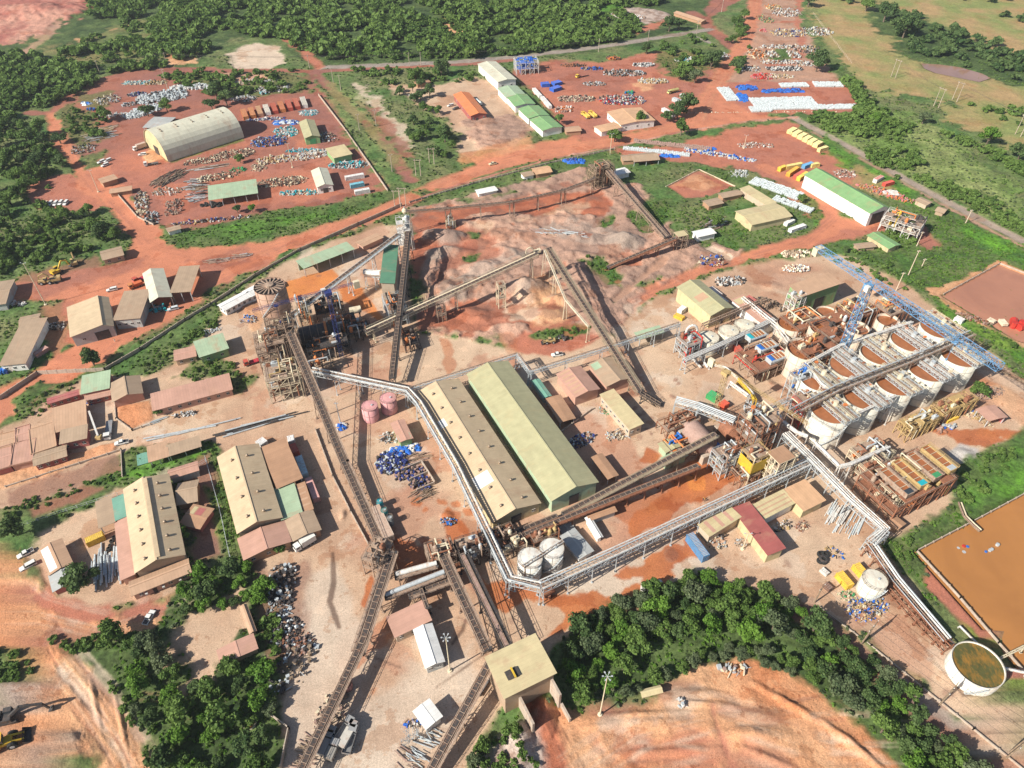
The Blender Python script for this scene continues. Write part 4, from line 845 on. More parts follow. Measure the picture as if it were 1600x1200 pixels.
def heap(px, py, rx, ry, n, pal, size, label, item='box', h=1.2, ang=0., name='scrap_pile', cat='scrap pile', kind='stuff', seed=0, z=0., order=False):
    """a pile of many small pieces; every piece has its own shape"""
    x0, y0, _ = g(px, py); rr_ = random.Random(int(px * 13 + py * 7 + seed)); mb = MB(); ca, sa = math.cos(ang), math.sin(ang); mats = [MT[k] if isinstance(k, str) else mat(k, .7, 0, .35, 1.5) for k in pal]
    if order: nx = max(1, int(2 * rx / (size * 1.02))); ny = max(1, int(2 * ry / (size * 1.05))); spots_ = [((i + .5) / nx * 2 - 1, (j + .5) / ny * 2 - 1) for i in range(nx) for j in range(ny)]
    else: spots_ = [None] * int(n * (2.1 if item == 'box' else 1))
    for s_ in spots_:
        if s_ is None:
            while True:
                u, v = rr_.uniform(-1, 1), rr_.uniform(-1, 1)
                if abs(u) ** 3 + abs(v) ** 3 < 1: break
            zt = h * max(0, 1 - math.hypot(u, v)) * rr_.random(); s = size * rr_.uniform(.5, 1.5); th = rr_.uniform(0, 3.14)
        else: u, v = s_; zt = 0; s = size; th = ang
        if order and rr_.random() < .04: continue
        X, Y = u * rx, v * ry; x, y = X * ca - Y * sa, X * sa + Y * ca; m = rr_.randrange(len(mats)) if not order else 0; z_ = z + zt
        if item == 'box' and rr_.random() < .22: l = s * rr_.uniform(.8, 1.8); q = s * rr_.uniform(.04, .1); mb.beam((x - l / 2 * math.cos(th), y - l / 2 * math.sin(th), z_ + q), (x + l / 2 * math.cos(th), y + l / 2 * math.sin(th), z_ + q * 2), q * 1.6, q, m)
        elif item == 'box' and rr_.random() < .15: q = s * .25; mb.tube((x, y, z_), (x, y, z_ + q * 2.4), q, 7, m=m)
        elif item == 'box': s *= .62; a, b, c = s * rr_.uniform(.3, 1), s * rr_.uniform(.2, .8), s * rr_.uniform(.15, .7); mb.box(x - a / 2, x + a / 2, y - b / 2, y + b / 2, z_, z_ + c, m, th)
        elif item == 'bag': k = s * rr_.uniform(.4, .5); h_ = h; h = h_ * rr_.uniform(.8, 1.25); mb.add([(x + k * cx * f, y + k * cy * f, z_ + zz) for f, zz in ((.86, 0), (1, h * .35), (.98, h * .75), (.6, h * 1.)) for cx, cy in ((-1, -1), (1, -1), (1, 1), (-1, 1))], [(a + 4 * l, (a + 1) % 4 + 4 * l, (a + 1) % 4 + 4 * l + 4, a + 4 * l + 4) for l in range(3) for a in range(4)] + [(12, 13, 14, 15)], m); h = h_
        elif item == 'plank': l = s * rr_.uniform(1.5, 4); tt = th if not order else ang; tt = ang + rr_.gauss(0, .25); q = s * .14; mb.beam((x - l / 2 * math.cos(tt), y - l / 2 * math.sin(tt), z_ + .2), (x + l / 2 * math.cos(tt), y + l / 2 * math.sin(tt), z_ + .2 + rr_.uniform(-.1, .3)), q, q, m)
        elif item == 'pipe': l = s * rr_.uniform(3, 4.5); tt = ang + rr_.gauss(0, .03); q = min(.3, s * .11); mb.tube((x - l / 2 * math.cos(tt), y - l / 2 * math.sin(tt), z_ + q), (x + l / 2 * math.cos(tt), y + l / 2 * math.sin(tt), z_ + q), q, 7, m=m)
        elif item == 'drum': q = s * .35; mb.tube((x, y, z_), (x, y, z_ + s), q, 8, m=m) if rr_.random() < .6 else mb.tube((x - s / 2 * math.cos(th), y - s / 2 * math.sin(th), z_ + q), (x + s / 2 * math.cos(th), y + s / 2 * math.sin(th), z_ + q), q, 8, m=m)
        elif item == 'tyre': mb.lathe(x, y, [(s * .28, z_), (s * .5, z_ + .05), (s * .5, z_ + s * .28), (s * .28, z_ + s * .33), (s * .28, z_)], 10, m)
        elif item == 'tarp':
            k = 5; q = s; vs = [(x + (i / (k - 1) - .5) * q, y + (j / (k - 1) - .5) * q * .8, z_ + (h * .8 if 0 < i < k - 1 and 0 < j < k - 1 else 0) * rr_.uniform(.6, 1.1)) for j in range(k) for i in range(k)]; mb.add(vs, [(j * k + i, j * k + i + 1, (j + 1) * k + i + 1, (j + 1) * k + i) for j in range(k - 1) for i in range(k - 1)], m)
        elif item == 'rock':
            q = s * .5; mb.add([(x + q * dx * rr_.uniform(.6, 1.1), y + q * dy * rr_.uniform(.6, 1.1), z_ + q * dz * rr_.uniform(.5, 1)) for dx, dy, dz in ((1, 0, 0), (0, 1, 0), (-1, 0, 0), (0, -1, 0), (0, 0, 1.1))], [(0, 1, 4), (1, 2, 4), (2, 3, 4), (3, 0, 4)], m)
    o = mb.build(name, mats); o.location = (x0, y0, gz(x0, y0)); return tag(o, label, cat, kind=kind)
def mast(px, py, h, label, top='star', name='light_mast', lean=0):
    x, y, _ = g(px, py); r = thing(name, label, 'light mast', (x, y, gz(x, y) - .1)); q = MB(); q.tube((0, 0, 0), (lean, 0, h), .22, 8, .12); q.lathe(0, 0, [(.7, 0), (.7, .5), (.3, .6)], 8); q.build('pole', MT['cream'], r)
    for k in range(6 if top == 'star' else 2):
        a = k * math.pi / 3 if top == 'star' else k * math.pi; q = MB(); e = (lean + 1.2 * math.cos(a), 1.2 * math.sin(a), h + .3); q.beam((lean, 0, h - .1), e, .1); q.box(e[0] - .25, e[0] + .25, e[1] - .18, e[1] + .18, h + .25, h + .4, rz=a); q.build('lamp', MT['steel'], r)
    return r
def utility_pole(px, py, h, label, arm=2.4, two=0., ang=0., mt='conc', z=None):
    x, y, _ = g(px, py); r = thing('power_pole', label, 'utility pole', (x, y, gz(x, y) - .1), ang, )
    for s in ((-two / 2, two / 2) if two else (0,)): q = MB(); q.tube((s, 0, 0), (s, 0, h), .26, 7, .15); q.build('pole', MT[mt], r)
    q = MB(); W = arm + two; q.beam((-W / 2, 0, h - .8), (W / 2, 0, h - .8), .2); 
    q.build('crossarm', MT[mt], r)
    for k in (-1, 0, 1): q = MB(); q.tube((k * W * .45, 0, h - .7), (k * W * .45, 0, h - .25), .12, 6, .08); q.build('insulator', MT['white'], r)
    return r, (x, y, h, ang, W)
def wires(poles, label):
    mb = MB()
    for (xa, ya, ha, aa, wa), (xb, yb, hb, ab, wb) in zip(poles, poles[1:]):
        for k in (-1, 0, 1):
            A = Vector((xa + k * wa * .45 * math.cos(aa), ya + k * wa * .45 * math.sin(aa), ha - .25)); B = Vector((xb + k * wb * .45 * math.cos(ab), yb + k * wb * .45 * math.sin(ab), hb - .25)); pp = []
            for i in range(9): t = i / 8; p = A.lerp(B, t); p.z -= 4 * t * (1 - t) * (A - B).length * .02; pp.append(p)
            mb.pipe(pp, .045, 4)
    return tag(mb.build('power_line', MT['dark']), label, 'power line')
# vehicles -----------------------------------------------------------------
def wheels(r, xs, y, rad, wd=.3):
    for x in xs:
        for s in (-1, 1): q = MB(); q.tube((x, s * y - wd / 2, rad), (x, s * y + wd / 2, rad), rad, 12); w_ = q.build('wheel', MT['rubber'], r); q = MB(); q.tube((x, s * y - wd / 2 - .02, rad), (x, s * y + wd / 2 + .02, rad), rad * .5, 8); q.build('rim', MT['steel'], w_)
def pickup(p0, p1, col, label, name='pickup_truck', cat='pickup', closed=False):
    a, ang, L = frame(p0, p1, 1.0); L0 = 5.3; r = thing(name, label, cat, ((a[0] + g(*p1, 1.0)[0]) / 2, (a[1] + g(*p1, 1.0)[1]) / 2, 0), ang); m = mat(col, .35, 0, .08, .5, (.5, .3, .2), .15, spec=.5, name='car paint')
    q = MB(); w_ = .93; prof = [(-2.6, .45), (-2.6, 1.05), (-.9, 1.08), (-.9, 1.08), (1.0, 1.1), (2.45, 1.0), (2.65, .8), (2.65, .45)]
    vs = [(x, s * w_, z) for s in (-1, 1) for x, z in prof]; k = len(prof); q.add(vs, [(i, (i + 1) % k, k + (i + 1) % k, k + i) for i in range(k)] + [tuple(range(k))[::-1], tuple(range(k, 2 * k))]); q.build('body', m, r)
    c0 = -2.5 if closed else -.75; q = MB(); q.add([(c0 - .02, -.86, 1.08), (1.15, -.86, 1.08), (1.15, .86, 1.08), (c0 - .02, .86, 1.08), (c0 + .15, -.72, 1.72), (.55, -.72, 1.72), (.55, .72, 1.72), (c0 + .15, .72, 1.72)], [(0, 1, 5, 4), (1, 2, 6, 5), (2, 3, 7, 6), (3, 0, 4, 7)]); q.build('windows', MT['glass'], r)
    q = MB(); q.box(c0 + .1, .6, -.75, .75, 1.7, 1.8); q.build('cab_roof', m, r)
    if not closed: q = MB(); q.box(-2.5, -.95, -.78, .78, 1.082, 1.09); q.build('load_bed', MT['dark'], r)
    for s in (-1, 1): q = MB(); q.box(2.55, 2.68, s * .7 - .18, s * .7 + .18, .72, .92); q.build('headlight', MT['glass'], r)
    wheels(r, (-1.6, 1.65), .85, .4, .26); return r
def truck(p0, p1, cabc, bodyc, label, body='box', name='truck', cat='truck', L=None, hb=2.6):
    """p0 = tail, p1 = nose, pixels at mid height"""
    a, ang, Lm = frame(p0, p1, 1.8); L = L or Lm; r = thing(name, label, cat, (a[0], a[1], 0), ang); cm = mat(cabc, .4, 0, .1, .5, (.45, .25, .16), .2); bm = mat(bodyc, .5, 0, .2, .5, (.45, .25, .16), .25)
    q = MB(); q.box(0, L - .3, -.45, .45, .75, 1.05); q.build('chassis', MT['dark'], r)
    q = MB(); q.add([(L - 2.2, -1.2, .8), (L, -1.2, .8), (L, 1.2, .8), (L - 2.2, 1.2, .8), (L - 2.2, -1.15, 2.9), (L - .35, -1.15, 2.9), (L - .35, 1.15, 2.9), (L - 2.2, 1.15, 2.9)], [(0, 1, 5, 4), (1, 2, 6, 5), (2, 3, 7, 6), (3, 0, 4, 7), (4, 5, 6, 7)]); cab = q.build('cab', cm, r)
    q = MB(); q.add([(L - .08, -1.0, 1.9), (L - .08, 1.0, 1.9), (L - .3, 1.0, 2.7), (L - .3, -1.0, 2.7)], [(0, 1, 2, 3)]); q.box(L - 1.7, L - .6, -1.22, 1.22, 1.9, 2.6); q.build('windows', MT['glass'], cab)
    B0 = L - 2.6; q = MB()
    if body == 'box': q.box(.1, B0, -1.22, 1.22, 1.1, 1.1 + hb)
    elif body == 'tank': q.tube((.2, 0, 2.2), (B0, 0, 2.2), 1.1, 16); q.box(.4, B0 - .2, -.25, .25, 3.25, 3.4)
    elif body == 'flat': q.box(.1, B0, -1.22, 1.22, 1.1, 1.25); q.box(B0 - .15, B0, -1.2, 1.2, 1.2, 2.2)
    elif body == 'tip':
        q.box(.1, B0, -1.22, 1.22, 1.1, 1.3); q.box(.1, B0, -1.25, -1.13, 1.3, 1.2 + hb * .6); q.box(.1, B0, 1.13, 1.25, 1.3, 1.2 + hb * .6); q.box(B0 - .12, B0, -1.2, 1.2, 1.3, 1.3 + hb * .6); q.box(.1, .2, -1.2, 1.2, 1.3, 1.1 + hb * .5)
    q.build('load_body', bm, r); wheels(r, (1.2, 2.5, L - 1.3) if L > 7 else (1.2, L - 1.2), 1.05, .5, .35); return r
def excavator(px, py, ang, label, col='yellow', s=1.0, boom=(3.5, 5.5)):
    x, y, _ = g(px, py); r = thing('excavator', label, 'excavator', (x, y, gz(x, y)), ang); r.scale = (s, s, s)
    for sg in (-1, 1): q = MB(); q.box(-1.9, 1.9, sg * 1.1 - .3, sg * 1.1 + .3, .1, .9); q.tube((-1.9, sg * 1.1 - .3, .5), (-1.9, sg * 1.1 + .3, .5), .42, 10); q.tube((1.9, sg * 1.1 - .3, .5), (1.9, sg * 1.1 + .3, .5), .42, 10); q.build('track', MT['dark'], r)
    q = MB(); q.box(-2.2, 1.2, -1.3, 1.3, 1., 2.0); q.box(-2.3, -.8, -1.2, 1.2, 2., 2.4); q.build('body', MT[col], r)
    q = MB(); q.box(-.1, 1.5, .3, 1.25, 2.0, 2.95); c = q.build('cab', MT['glass'], r); q = MB(); q.box(-.15, 1.5, .25, 1.3, 2.95, 3.05); q.build('cab_roof', MT[col], c)
    q = MB(); q.beam((1., -.2, 1.8), (boom[0], -.2, 4.6), .5, .6); q.beam((boom[0], -.2, 4.6), (boom[1] + .2, -.2, 3.6), .45, .5); q.build('boom', MT[col], r)
    q = MB(); q.beam((boom[1], -.2, 3.8), (boom[1] + .6, -.2, 1.2), .35, .45); q.build('arm', MT[col], r)
    q = MB(); q.add([(boom[1] + .1, -.8, .4), (boom[1] + 1.2, -.8, .2), (boom[1] + 1.3, -.8, 1.1), (boom[1] + .1, .5, .4), (boom[1] + 1.2, .5, .2), (boom[1] + 1.3, .5, 1.1)], [(0, 1, 2), (3, 5, 4), (0, 3, 4, 1), (0, 2, 5, 3)]); q.build('bucket', MT['dark'], r); return r
def loader(px, py, ang, label, col='yellow', s=1.):
    x, y, _ = g(px, py); r = thing('wheel_loader', label, 'loader', (x, y, gz(x, y)), ang); r.scale = (s, s, s)
    q = MB(); q.box(-3.2, -.4, -1.1, 1.1, 1.0, 2.3); q.box(-.4, 1.6, -.8, .8, 1.0, 1.7); q.build('body', MT[col], r)
    q = MB(); q.box(-.9, .5, -.8, .8, 2.2, 3.2); c = q.build('cab', MT['glass'], r); q = MB(); q.box(-1., .6, -.9, .9, 3.2, 3.3); q.build('cab_roof', MT[col], c)
    for sg in (-1, 1): q = MB(); q.beam((.8, sg * .6, 1.8), (3.4, sg * .6, .8), .25, .4); q.build('lift_arm', MT[col], r)
    q = MB(); q.add([(3.2, -1.5, 1.3), (4.4, -1.5, .3), (3.3, -1.5, .15), (3.2, 1.5, 1.3), (4.4, 1.5, .3), (3.3, 1.5, .15)], [(0, 2, 1), (3, 4, 5), (0, 3, 5, 2), (2, 5, 4, 1)]); q.build('bucket', MT['dark'], r); wheels(r, (-2.1, 1.5), 1.2, .85, .6); return r
def fence(pts, label, h=2.2, step=3., m='steel', name='fence', kind='wire'):
    P = gp(pts); o = P[0]; r = thing(name, label, 'fence' if kind == 'wire' else 'wall', (o[0], o[1], 0)); P = [(x - o[0], y - o[1]) for x, y in P]; q = MB(); w_ = MB()
    for (ax, ay), (bx_, by_) in zip(P, P[1:]):
        L = math.hypot(bx_ - ax, by_ - ay); n = max(1, int(L / step))
        if kind == 'wire':
            for i in range(n + 1): x, y = ax + (bx_ - ax) * i / n, ay + (by_ - ay) * i / n; q.beam((x, y, 0), (x, y, h), .14)
            for zz in (.3, h * .5, h - .1): w_.beam((ax, ay, zz), (bx_, by_, zz), .07, .07)
        else:
            w_.beam((ax, ay, h / 2 - .1), (bx_, by_, h / 2 - .1), .28, h + .2)
            for i in range(n + 1): x, y = ax + (bx_ - ax) * i / n, ay + (by_ - ay) * i / n; q.box(x - .22, x + .22, y - .22, y + .22, 0, h + .15)
    q.build('posts', MT[m], r); w_.build('rails' if kind == 'wire' else 'panel', MT[m], r); return r
def person(px, py, label, ang=0., shirt=(.05, .1, .4)):
    x, y, _ = g(px, py); r = thing('person', label, 'person', (x, y, 0), ang); J = [(0, 0, .95), (0, 0, 1.2), (0, 0, 1.42), (0, 0, 1.52), (0, 0, 1.66), (0, .2, 1.4), (.08, .3, 1.12), (.2, .3, .9), (0, -.2, 1.4), (-.05, -.3, 1.12), (.05, -.32, .88), (0, .1, .9), (.12, .12, .48), (.05, .12, .06), (.18, .12, .03), (0, -.1, .9), (-.02, -.12, .48), (-.15, -.12, .06), (-.02, -.12, .03)]
    E_ = [(0, 1), (1, 2), (2, 3), (3, 4), (2, 5), (5, 6), (6, 7), (2, 8), (8, 9), (9, 10), (0, 11), (11, 12), (12, 13), (13, 14), (0, 15), (15, 16), (16, 17), (17, 18)]
    R0 = [.16, .15, .17, .06, .11, .07, .05, .04, .07, .05, .04, .1, .07, .05, .04, .1, .07, .05, .04]
    me = bpy.data.meshes.new('person'); me.from_pydata(J, E_, []); b = bpy.data.objects.new('body', me); COL.objects.link(b); b.parent = r
    md = b.modifiers.new('s', 'SKIN')
    if not me.skin_vertices: me.attributes
    for i, v in enumerate(me.skin_vertices[0].data if me.skin_vertices else []): v.radius = (R0[i], R0[i]); v.use_root = i == 0
    me.materials.append(mat(shirt, .8)); b.modifiers.new('d', 'SUBSURF').levels = 1
    q = MB(); q.lathe(0, 0, [(.135, 1.7), (.12, 1.8), (.06, 1.86), (0, 1.87)], 10); q.build('helmet', MT['yellow'], r); return r
# ---------------------------------------------------------------- plants
def leafmat(a, b, name):
    m, nt, bs, N, L = newmat(name); at = N('ShaderNodeAttribute'); at.attribute_name = 'leaf'; ge = N('ShaderNodeNewGeometry'); oi = N('ShaderNodeObjectInfo')
    n = N('ShaderNodeTexNoise'); n.inputs['Scale'].default_value = .16; n.inputs['Detail'].default_value = 3; L(ge.outputs['Position'], n.inputs['Vector'])
    s = N('ShaderNodeMath'); s.operation = 'MULTIPLY_ADD'; s.inputs[1].default_value = .55; L(oi.outputs['Random'], s.inputs[0]); L(n.outputs[0], s.inputs[2])
    s2 = N('ShaderNodeMath'); s2.operation = 'MULTIPLY_ADD'; s2.inputs[1].default_value = 1.; L(at.outputs['Fac'], s2.inputs[0]); L(s.outputs[0], s2.inputs[2])
    r = N('ShaderNodeMapRange'); r.inputs[1].default_value = .55; r.inputs[2].default_value = 1.65; L(s2.outputs[0], r.inputs[0])
    mx = N('ShaderNodeMix'); mx.data_type = 'RGBA'; L(r.outputs[0], mx.inputs[0]); mx.inputs[6].default_value = (*a, 1); mx.inputs[7].default_value = (*b, 1); L(mx.outputs[2], bs.inputs['Base Color'])
    bs.inputs['Roughness'].default_value = .65; bs.inputs['Specular IOR Level'].default_value = .2
    tr = N('ShaderNodeBsdfTranslucent'); L(mx.outputs[2], tr.inputs[0]); ms = N('ShaderNodeMixShader'); ms.inputs[0].default_value = .34
    out = nt.nodes['Material Output']; L(bs.outputs[0], ms.inputs[1]); L(tr.outputs[0], ms.inputs[2]); L(ms.outputs[0], out.inputs[0]); return m
LM = [leafmat((.05, .11, .022), (.16, .25, .06), 'green foliage'), leafmat((.038, .085, .026), (.125, .19, .065), 'dark foliage'), leafmat((.07, .11, .05), (.16, .20, .10), 'dry foliage'), leafmat((.06, .15, .018), (.16, .29, .045), 'bright foliage')]
def crown_arrays(seed, n, leaf, lobes=9, flat=.75, core=True):
    """leaves of one crown of radius 1, bottom at 0: quads scattered over and inside uneven lobes"""
    r_ = np.random.default_rng(seed); cs = []; 
    for k in range(lobes):
        a = k * 2.4 + r_.uniform(0, .8); d = .62 * math.sqrt((k + .3) / lobes) * r_.uniform(.75, 1.25); z = flat * r_.uniform(.45, 1.15) * (1.15 - .6 * d)
        cs.append((d * math.cos(a), d * math.sin(a), z, r_.uniform(.26, .46)))
    cs = np.array(cs); i = r_.integers(0, lobes, n); v = r_.normal(size=(n, 3)); v /= np.linalg.norm(v, axis=1)[:, None]; v[:, 2] = np.abs(v[:, 2]) * .9 - .25 * (r_.random(n) < .3)
    rad = cs[i, 3] * (r_.random(n) ** .35) * r_.uniform(.85, 1.15, n); P = cs[i, :3] + v * rad[:, None]
    nrm = v + r_.normal(size=(n, 3)) * .55; nrm /= np.linalg.norm(nrm, axis=1)[:, None]
    t = np.cross(nrm, r_.normal(size=(n, 3))); t /= np.linalg.norm(t, axis=1)[:, None]; b = np.cross(nrm, t); s = leaf * r_.uniform(.6, 1.3, n)[:, None]
    q = np.stack([P - t * s - b * s * .7, P + t * s - b * s * .7, P + t * s * .7 + b * s, P - t * s * .7 + b * s], 1).reshape(-1, 3)
    lf = np.repeat(r_.random(n), 4)
    if core:
        for cx, cy, cz, cr in cs:     # inner foliage core in a fixed darker leaf tone, closes the crown
            k = 6; vs = [(cx, cy, cz + cr * .6)] + [(cx + cr * .62 * math.cos(6.283 * j / k), cy + cr * .62 * math.sin(6.283 * j / k), cz - cr * .1) for j in range(k)]
            for j in range(k): q = np.concatenate([q, [vs[0], vs[1 + j], vs[1 + (j + 1) % k], vs[1 + (j + 1) % k]]]); lf = np.concatenate([lf, [.15] * 4])
    return q, lf
def quads_mesh(name, Q, lf, m):
    me = bpy.data.meshes.new(name); n = len(Q) // 4; me.vertices.add(len(Q)); me.vertices.foreach_set('co', Q.astype(np.float32).ravel()); me.loops.add(4 * n); me.loops.foreach_set('vertex_index', np.arange(4 * n, dtype=np.int32))
    me.polygons.add(n); me.polygons.foreach_set('loop_start', np.arange(0, 4 * n, 4, dtype=np.int32)); a = me.attributes.new('leaf', 'FLOAT', 'POINT'); a.data.foreach_set('value', lf.astype(np.float32)); me.materials.append(m); me.update(calc_edges=True); me.validate(); return me
CROWNS = {(k, m): quads_mesh('crown', *crown_arrays(k * 5 + 1, 1500, .062, 8 + k % 4, (.7, .85, .6, .95, .75)[k]), LM[m]) for k in range(5) for m in range(4)}
def trunk_mesh():
    mb = MB(); mb.tube((0, 0, -.1), (0, 0, .5), .075, 8, .05)
    for k in range(5): a = k * 1.26; mb.tube((0, 0, .3 + .04 * k), (.4 * math.cos(a), .4 * math.sin(a), .8 + .05 * k), .035, 5, .012)
    return mesh_of(mb, MT['bark'], 'trunk')
TRUNK = trunk_mesh()
trr = random.Random(99)
def tree(x, y, d, label, group=None, kind=0, hf=.95, name='tree'):
    r = thing(name, label, 'tree', (x, y, gz(x, y)), trr.uniform(0, 6.28), group); s = d / 2
    mesh_child('trunk', TRUNK, r, (0, 0, 0), 0, (s, s, s * hf * 1.15)); c = mesh_child('crown', CROWNS[(trr.randrange(5), kind)], r, (0, 0, s * .28), trr.uniform(0, 6.28), (s * trr.uniform(.9, 1.12), s * trr.uniform(.9, 1.12), s * hf * 1.15)); return r
def inside(P, x, y): return sd_poly(np.array([x]), np.array([y]), P)[0] < 0
def grove(pts, n, d0, d1, place, group, kinds=(0, 0, 1), sep=.55, name='tree', hf=.95):
    P = np.array(gp(pts)); L_ = []; t = 0
    while len(L_) < n and t < n * 60:
        t += 1; x = trr.uniform(P[:, 0].min(), P[:, 0].max()); y = trr.uniform(P[:, 1].min(), P[:, 1].max()); d = trr.uniform(d0, d1) * trr.choice((.75, 1, 1, 1.1))
        if not inside(P, x, y) or any(math.hypot(x - a, y - b) < sep * (d + c) / 2 for a, b, c, k in L_): continue
        L_.append((x, y, d, trr.choice(kinds)))
    L_.sort(key=lambda q: q[0] / (q[1] * CP + CAM_H * SP)); cnt = {}
    for x, y, d, k in L_:
        cnt[k] = c = cnt.get(k, 0) + 1; o = '%d%s' % (c, 'th' if 10 < c < 14 else {1: 'st', 2: 'nd', 3: 'rd'}.get(c % 10, 'th'))
        tree(x, y, d, '%s tree, %s such from the left, %s' % (('mid green', 'dark green', 'dry grey green', 'bright green')[k], o, place), group, k, hf * trr.uniform(.75, 1.15), name)
def scatter(pts, n, d0, d1, seed, thr=None):
    P = np.array(gp(pts)); r_ = np.random.default_rng(seed); m = n * 6; x = r_.uniform(P[:, 0].min(), P[:, 0].max(), m); y = r_.uniform(P[:, 1].min(), P[:, 1].max(), m); k = sd_poly(x, y, P) < 0
    if thr is not None: k &= fbm(x, y, 30., seed, 4) > thr
    x, y = x[k][:n], y[k][:n]; return x, y, r_.uniform(d0, d1, len(x))
def mass(name, spots_, tmpl, m, label, cat, hf=.9):
    """many crowns as one body of vegetation"""
    Qs = []; Ls = []; r_ = np.random.default_rng(len(label))
    X = np.concatenate([s[0] for s in spots_]); Y = np.concatenate([s[1] for s in spots_]); D = np.concatenate([s[2] for s in spots_])
    jj = np.clip(np.searchsorted(ys, Y), 1, NY - 1); hh = 62 + .76 * np.clip(ys[jj], 0, 1100); ii = np.clip(np.searchsorted(us, X / hh), 0, NX - 1); ZZ = Z[jj * NX + ii]
    k = r_.integers(0, len(tmpl), len(X)); a = r_.uniform(0, 6.28, len(X)); tone = r_.uniform(-.35, .5, len(X))
    for t, (q, lf) in enumerate(tmpl):
        ix = np.nonzero(k == t)[0]
        if not len(ix): continue
        c, s = np.cos(a[ix])[:, None], np.sin(a[ix])[:, None]; r = (D[ix] / 2)[:, None]
        x = (q[None, :, 0] * c - q[None, :, 1] * s) * r + X[ix][:, None]; y = (q[None, :, 0] * s + q[None, :, 1] * c) * r + Y[ix][:, None]; z = q[None, :, 2] * r * hf + ZZ[ix][:, None] - .1
        Qs.append(np.stack([x, y, z], 2).reshape(-1, 3)); Ls.append((lf[None, :] + tone[ix][:, None]).ravel())
    o = bpy.data.objects.new(name, quads_mesh(name, np.concatenate(Qs), np.concatenate(Ls), m)); COL.objects.link(o); return tag(o, label, cat, kind='stuff')
FAR = [crown_arrays(50 + k, 130, .19, 6, .8) for k in range(4)]; BUSH = [crown_arrays(70 + k, 46, .27, 4, .7, False) for k in range(4)]; TUFT = [crown_arrays(90 + k, 12, .42, 3, .6, False) for k in range(3)]
# far woods: beyond what can be counted
mass('woodland', [scatter([(130, -40), (1040, -40), (1040, 25), (930, 5), (950, 40), (1010, 45), (990, 62), (800, 90), (500, 100), (448, 62), (360, 55), (300, 100), (240, 90), (240, 30), (140, 30)], 1650, 7, 19, 1, .43), scatter([(-200, 100), (60, 90), (250, 60), (300, 100), (160, 118), (90, 170), (-200, 175)], 330, 8, 16, 2, .45), scatter([(-300, -200), (1200, -200), (1100, -30), (-100, -30)], 900, 9, 16, 3)], FAR, LM[0], 'dense dark green bush forest filling the far edge of the site', 'forest')
mass('woodland', [scatter([(600, 40), (1000, 20), (1000, 60), (800, 88), (560, 96)], 420, 6, 11, 4, .45), scatter([(150, 0), (420, -20), (420, 50), (200, 40)], 260, 7, 13, 5, .5)], FAR, LM[0], 'lighter green trees along the near margin of the far forest', 'forest')
mass('woodland', [scatter([(1380, 12), (1480, 45), (1600, 90), (1700, 140), (1600, 130), (1440, 90), (1400, 70)], 90, 8, 15, 6), scatter([(1480, 0), (1700, -30), (1700, 60), (1560, 40)], 26, 8, 14, 7), scatter([(1260, -20), (1700, -60), (1700, -20), (1300, 10)], 60, 8, 14, 8, .5)], FAR, LM[1], 'dark thorn trees around the far muddy pond on the dry plain', 'forest')
mass('bushes', [scatter([(1310, 120), (1345, 140), (1400, 200), (1330, 190), (1340, 165)], 70, 6, 12, 9), scatter([(1260, 180), (1345, 190), (1430, 200), (1400, 225), (1320, 212), (1270, 200)], 110, 4, 10, 10), scatter([(1350, 235), (1430, 240), (1450, 262), (1400, 272), (1360, 255)], 60, 4, 9, 11), scatter([(1430, 190), (1600, 260), (1640, 300), (1500, 225)], 90, 4, 9, 12), scatter([(1500, 160), (1640, 175), (1640, 210), (1580, 200)], 22, 5, 9, 13), scatter([(1400, 280), (1560, 350), (1640, 390), (1560, 320), (1450, 275)], 120, 3, 7, 14, .42)], FAR, LM[0], 'green thicket scattered over the grassland by the railway', 'bushes')
mass('bushes', [scatter([(-40, 120), (70, 110), (100, 100), (150, 130), (80, 170), (40, 170), (20, 200), (-40, 180)], 130, 7, 14, 15), scatter([(130, 60), (250, 30), (300, 80), (160, 100)], 60, 5, 10, 16, .45), scatter([(270, 112), (460, 110), (480, 150), (320, 150)], 70, 3, 7, 17, .4), scatter([(540, 110), (740, 112), (745, 130), (640, 128), (600, 135)], 60, 4, 9, 18), scatter([(1350, 380), (1410, 350), (1430, 380), (1380, 395)], 26, 3, 6, 19), scatter([(1300, 408), (1340, 390), (1440, 440), (1420, 460)], 30, 2, 5, 20)], FAR, LM[0], 'green bushes along the tracks and the edges of the storage yards', 'bushes')
# low growth on every green verge
vi = np.nonzero((VEG > .55) & (fy < 640) & (np.abs(fx) < fy * .8 + 40) & (SHEET == 0))[0]
_r = np.random.default_rng(5); ar = (.45 + fy[vi] * .0012) * (1.52 * fy[vi] + 124) / 740; pv = ar * (.35 + .65 * (FIELD[22.][vi] > .5)); pv /= pv.sum()
lowi = _r.choice(vi, 5200, p=pv); mass('undergrowth', [(fx[lowi], fy[lowi], _r.uniform(.8, 2.6, 5200))], BUSH, LM[0], 'low green shrubs and weeds covering the verges and fallow strips', 'undergrowth')
pv2 = pv * (fy[vi] < 380); pv2 /= pv2.sum(); lowi = _r.choice(vi, 9000, p=pv2); mass('grass_tufts', [(fx[lowi], fy[lowi], _r.uniform(.7, 1.7, 9000))], TUFT, LM[3], 'tufts of long bright grass on the banks and verges', 'grass')
lowi = _r.choice(vi[C0[vi, 0] > .13], 3500); mass('dry_grass', [(fx[lowi], fy[lowi], _r.uniform(1, 2.4, 3500))], TUFT, LM[2], 'dry straw coloured grass clumps on the open land', 'grass')
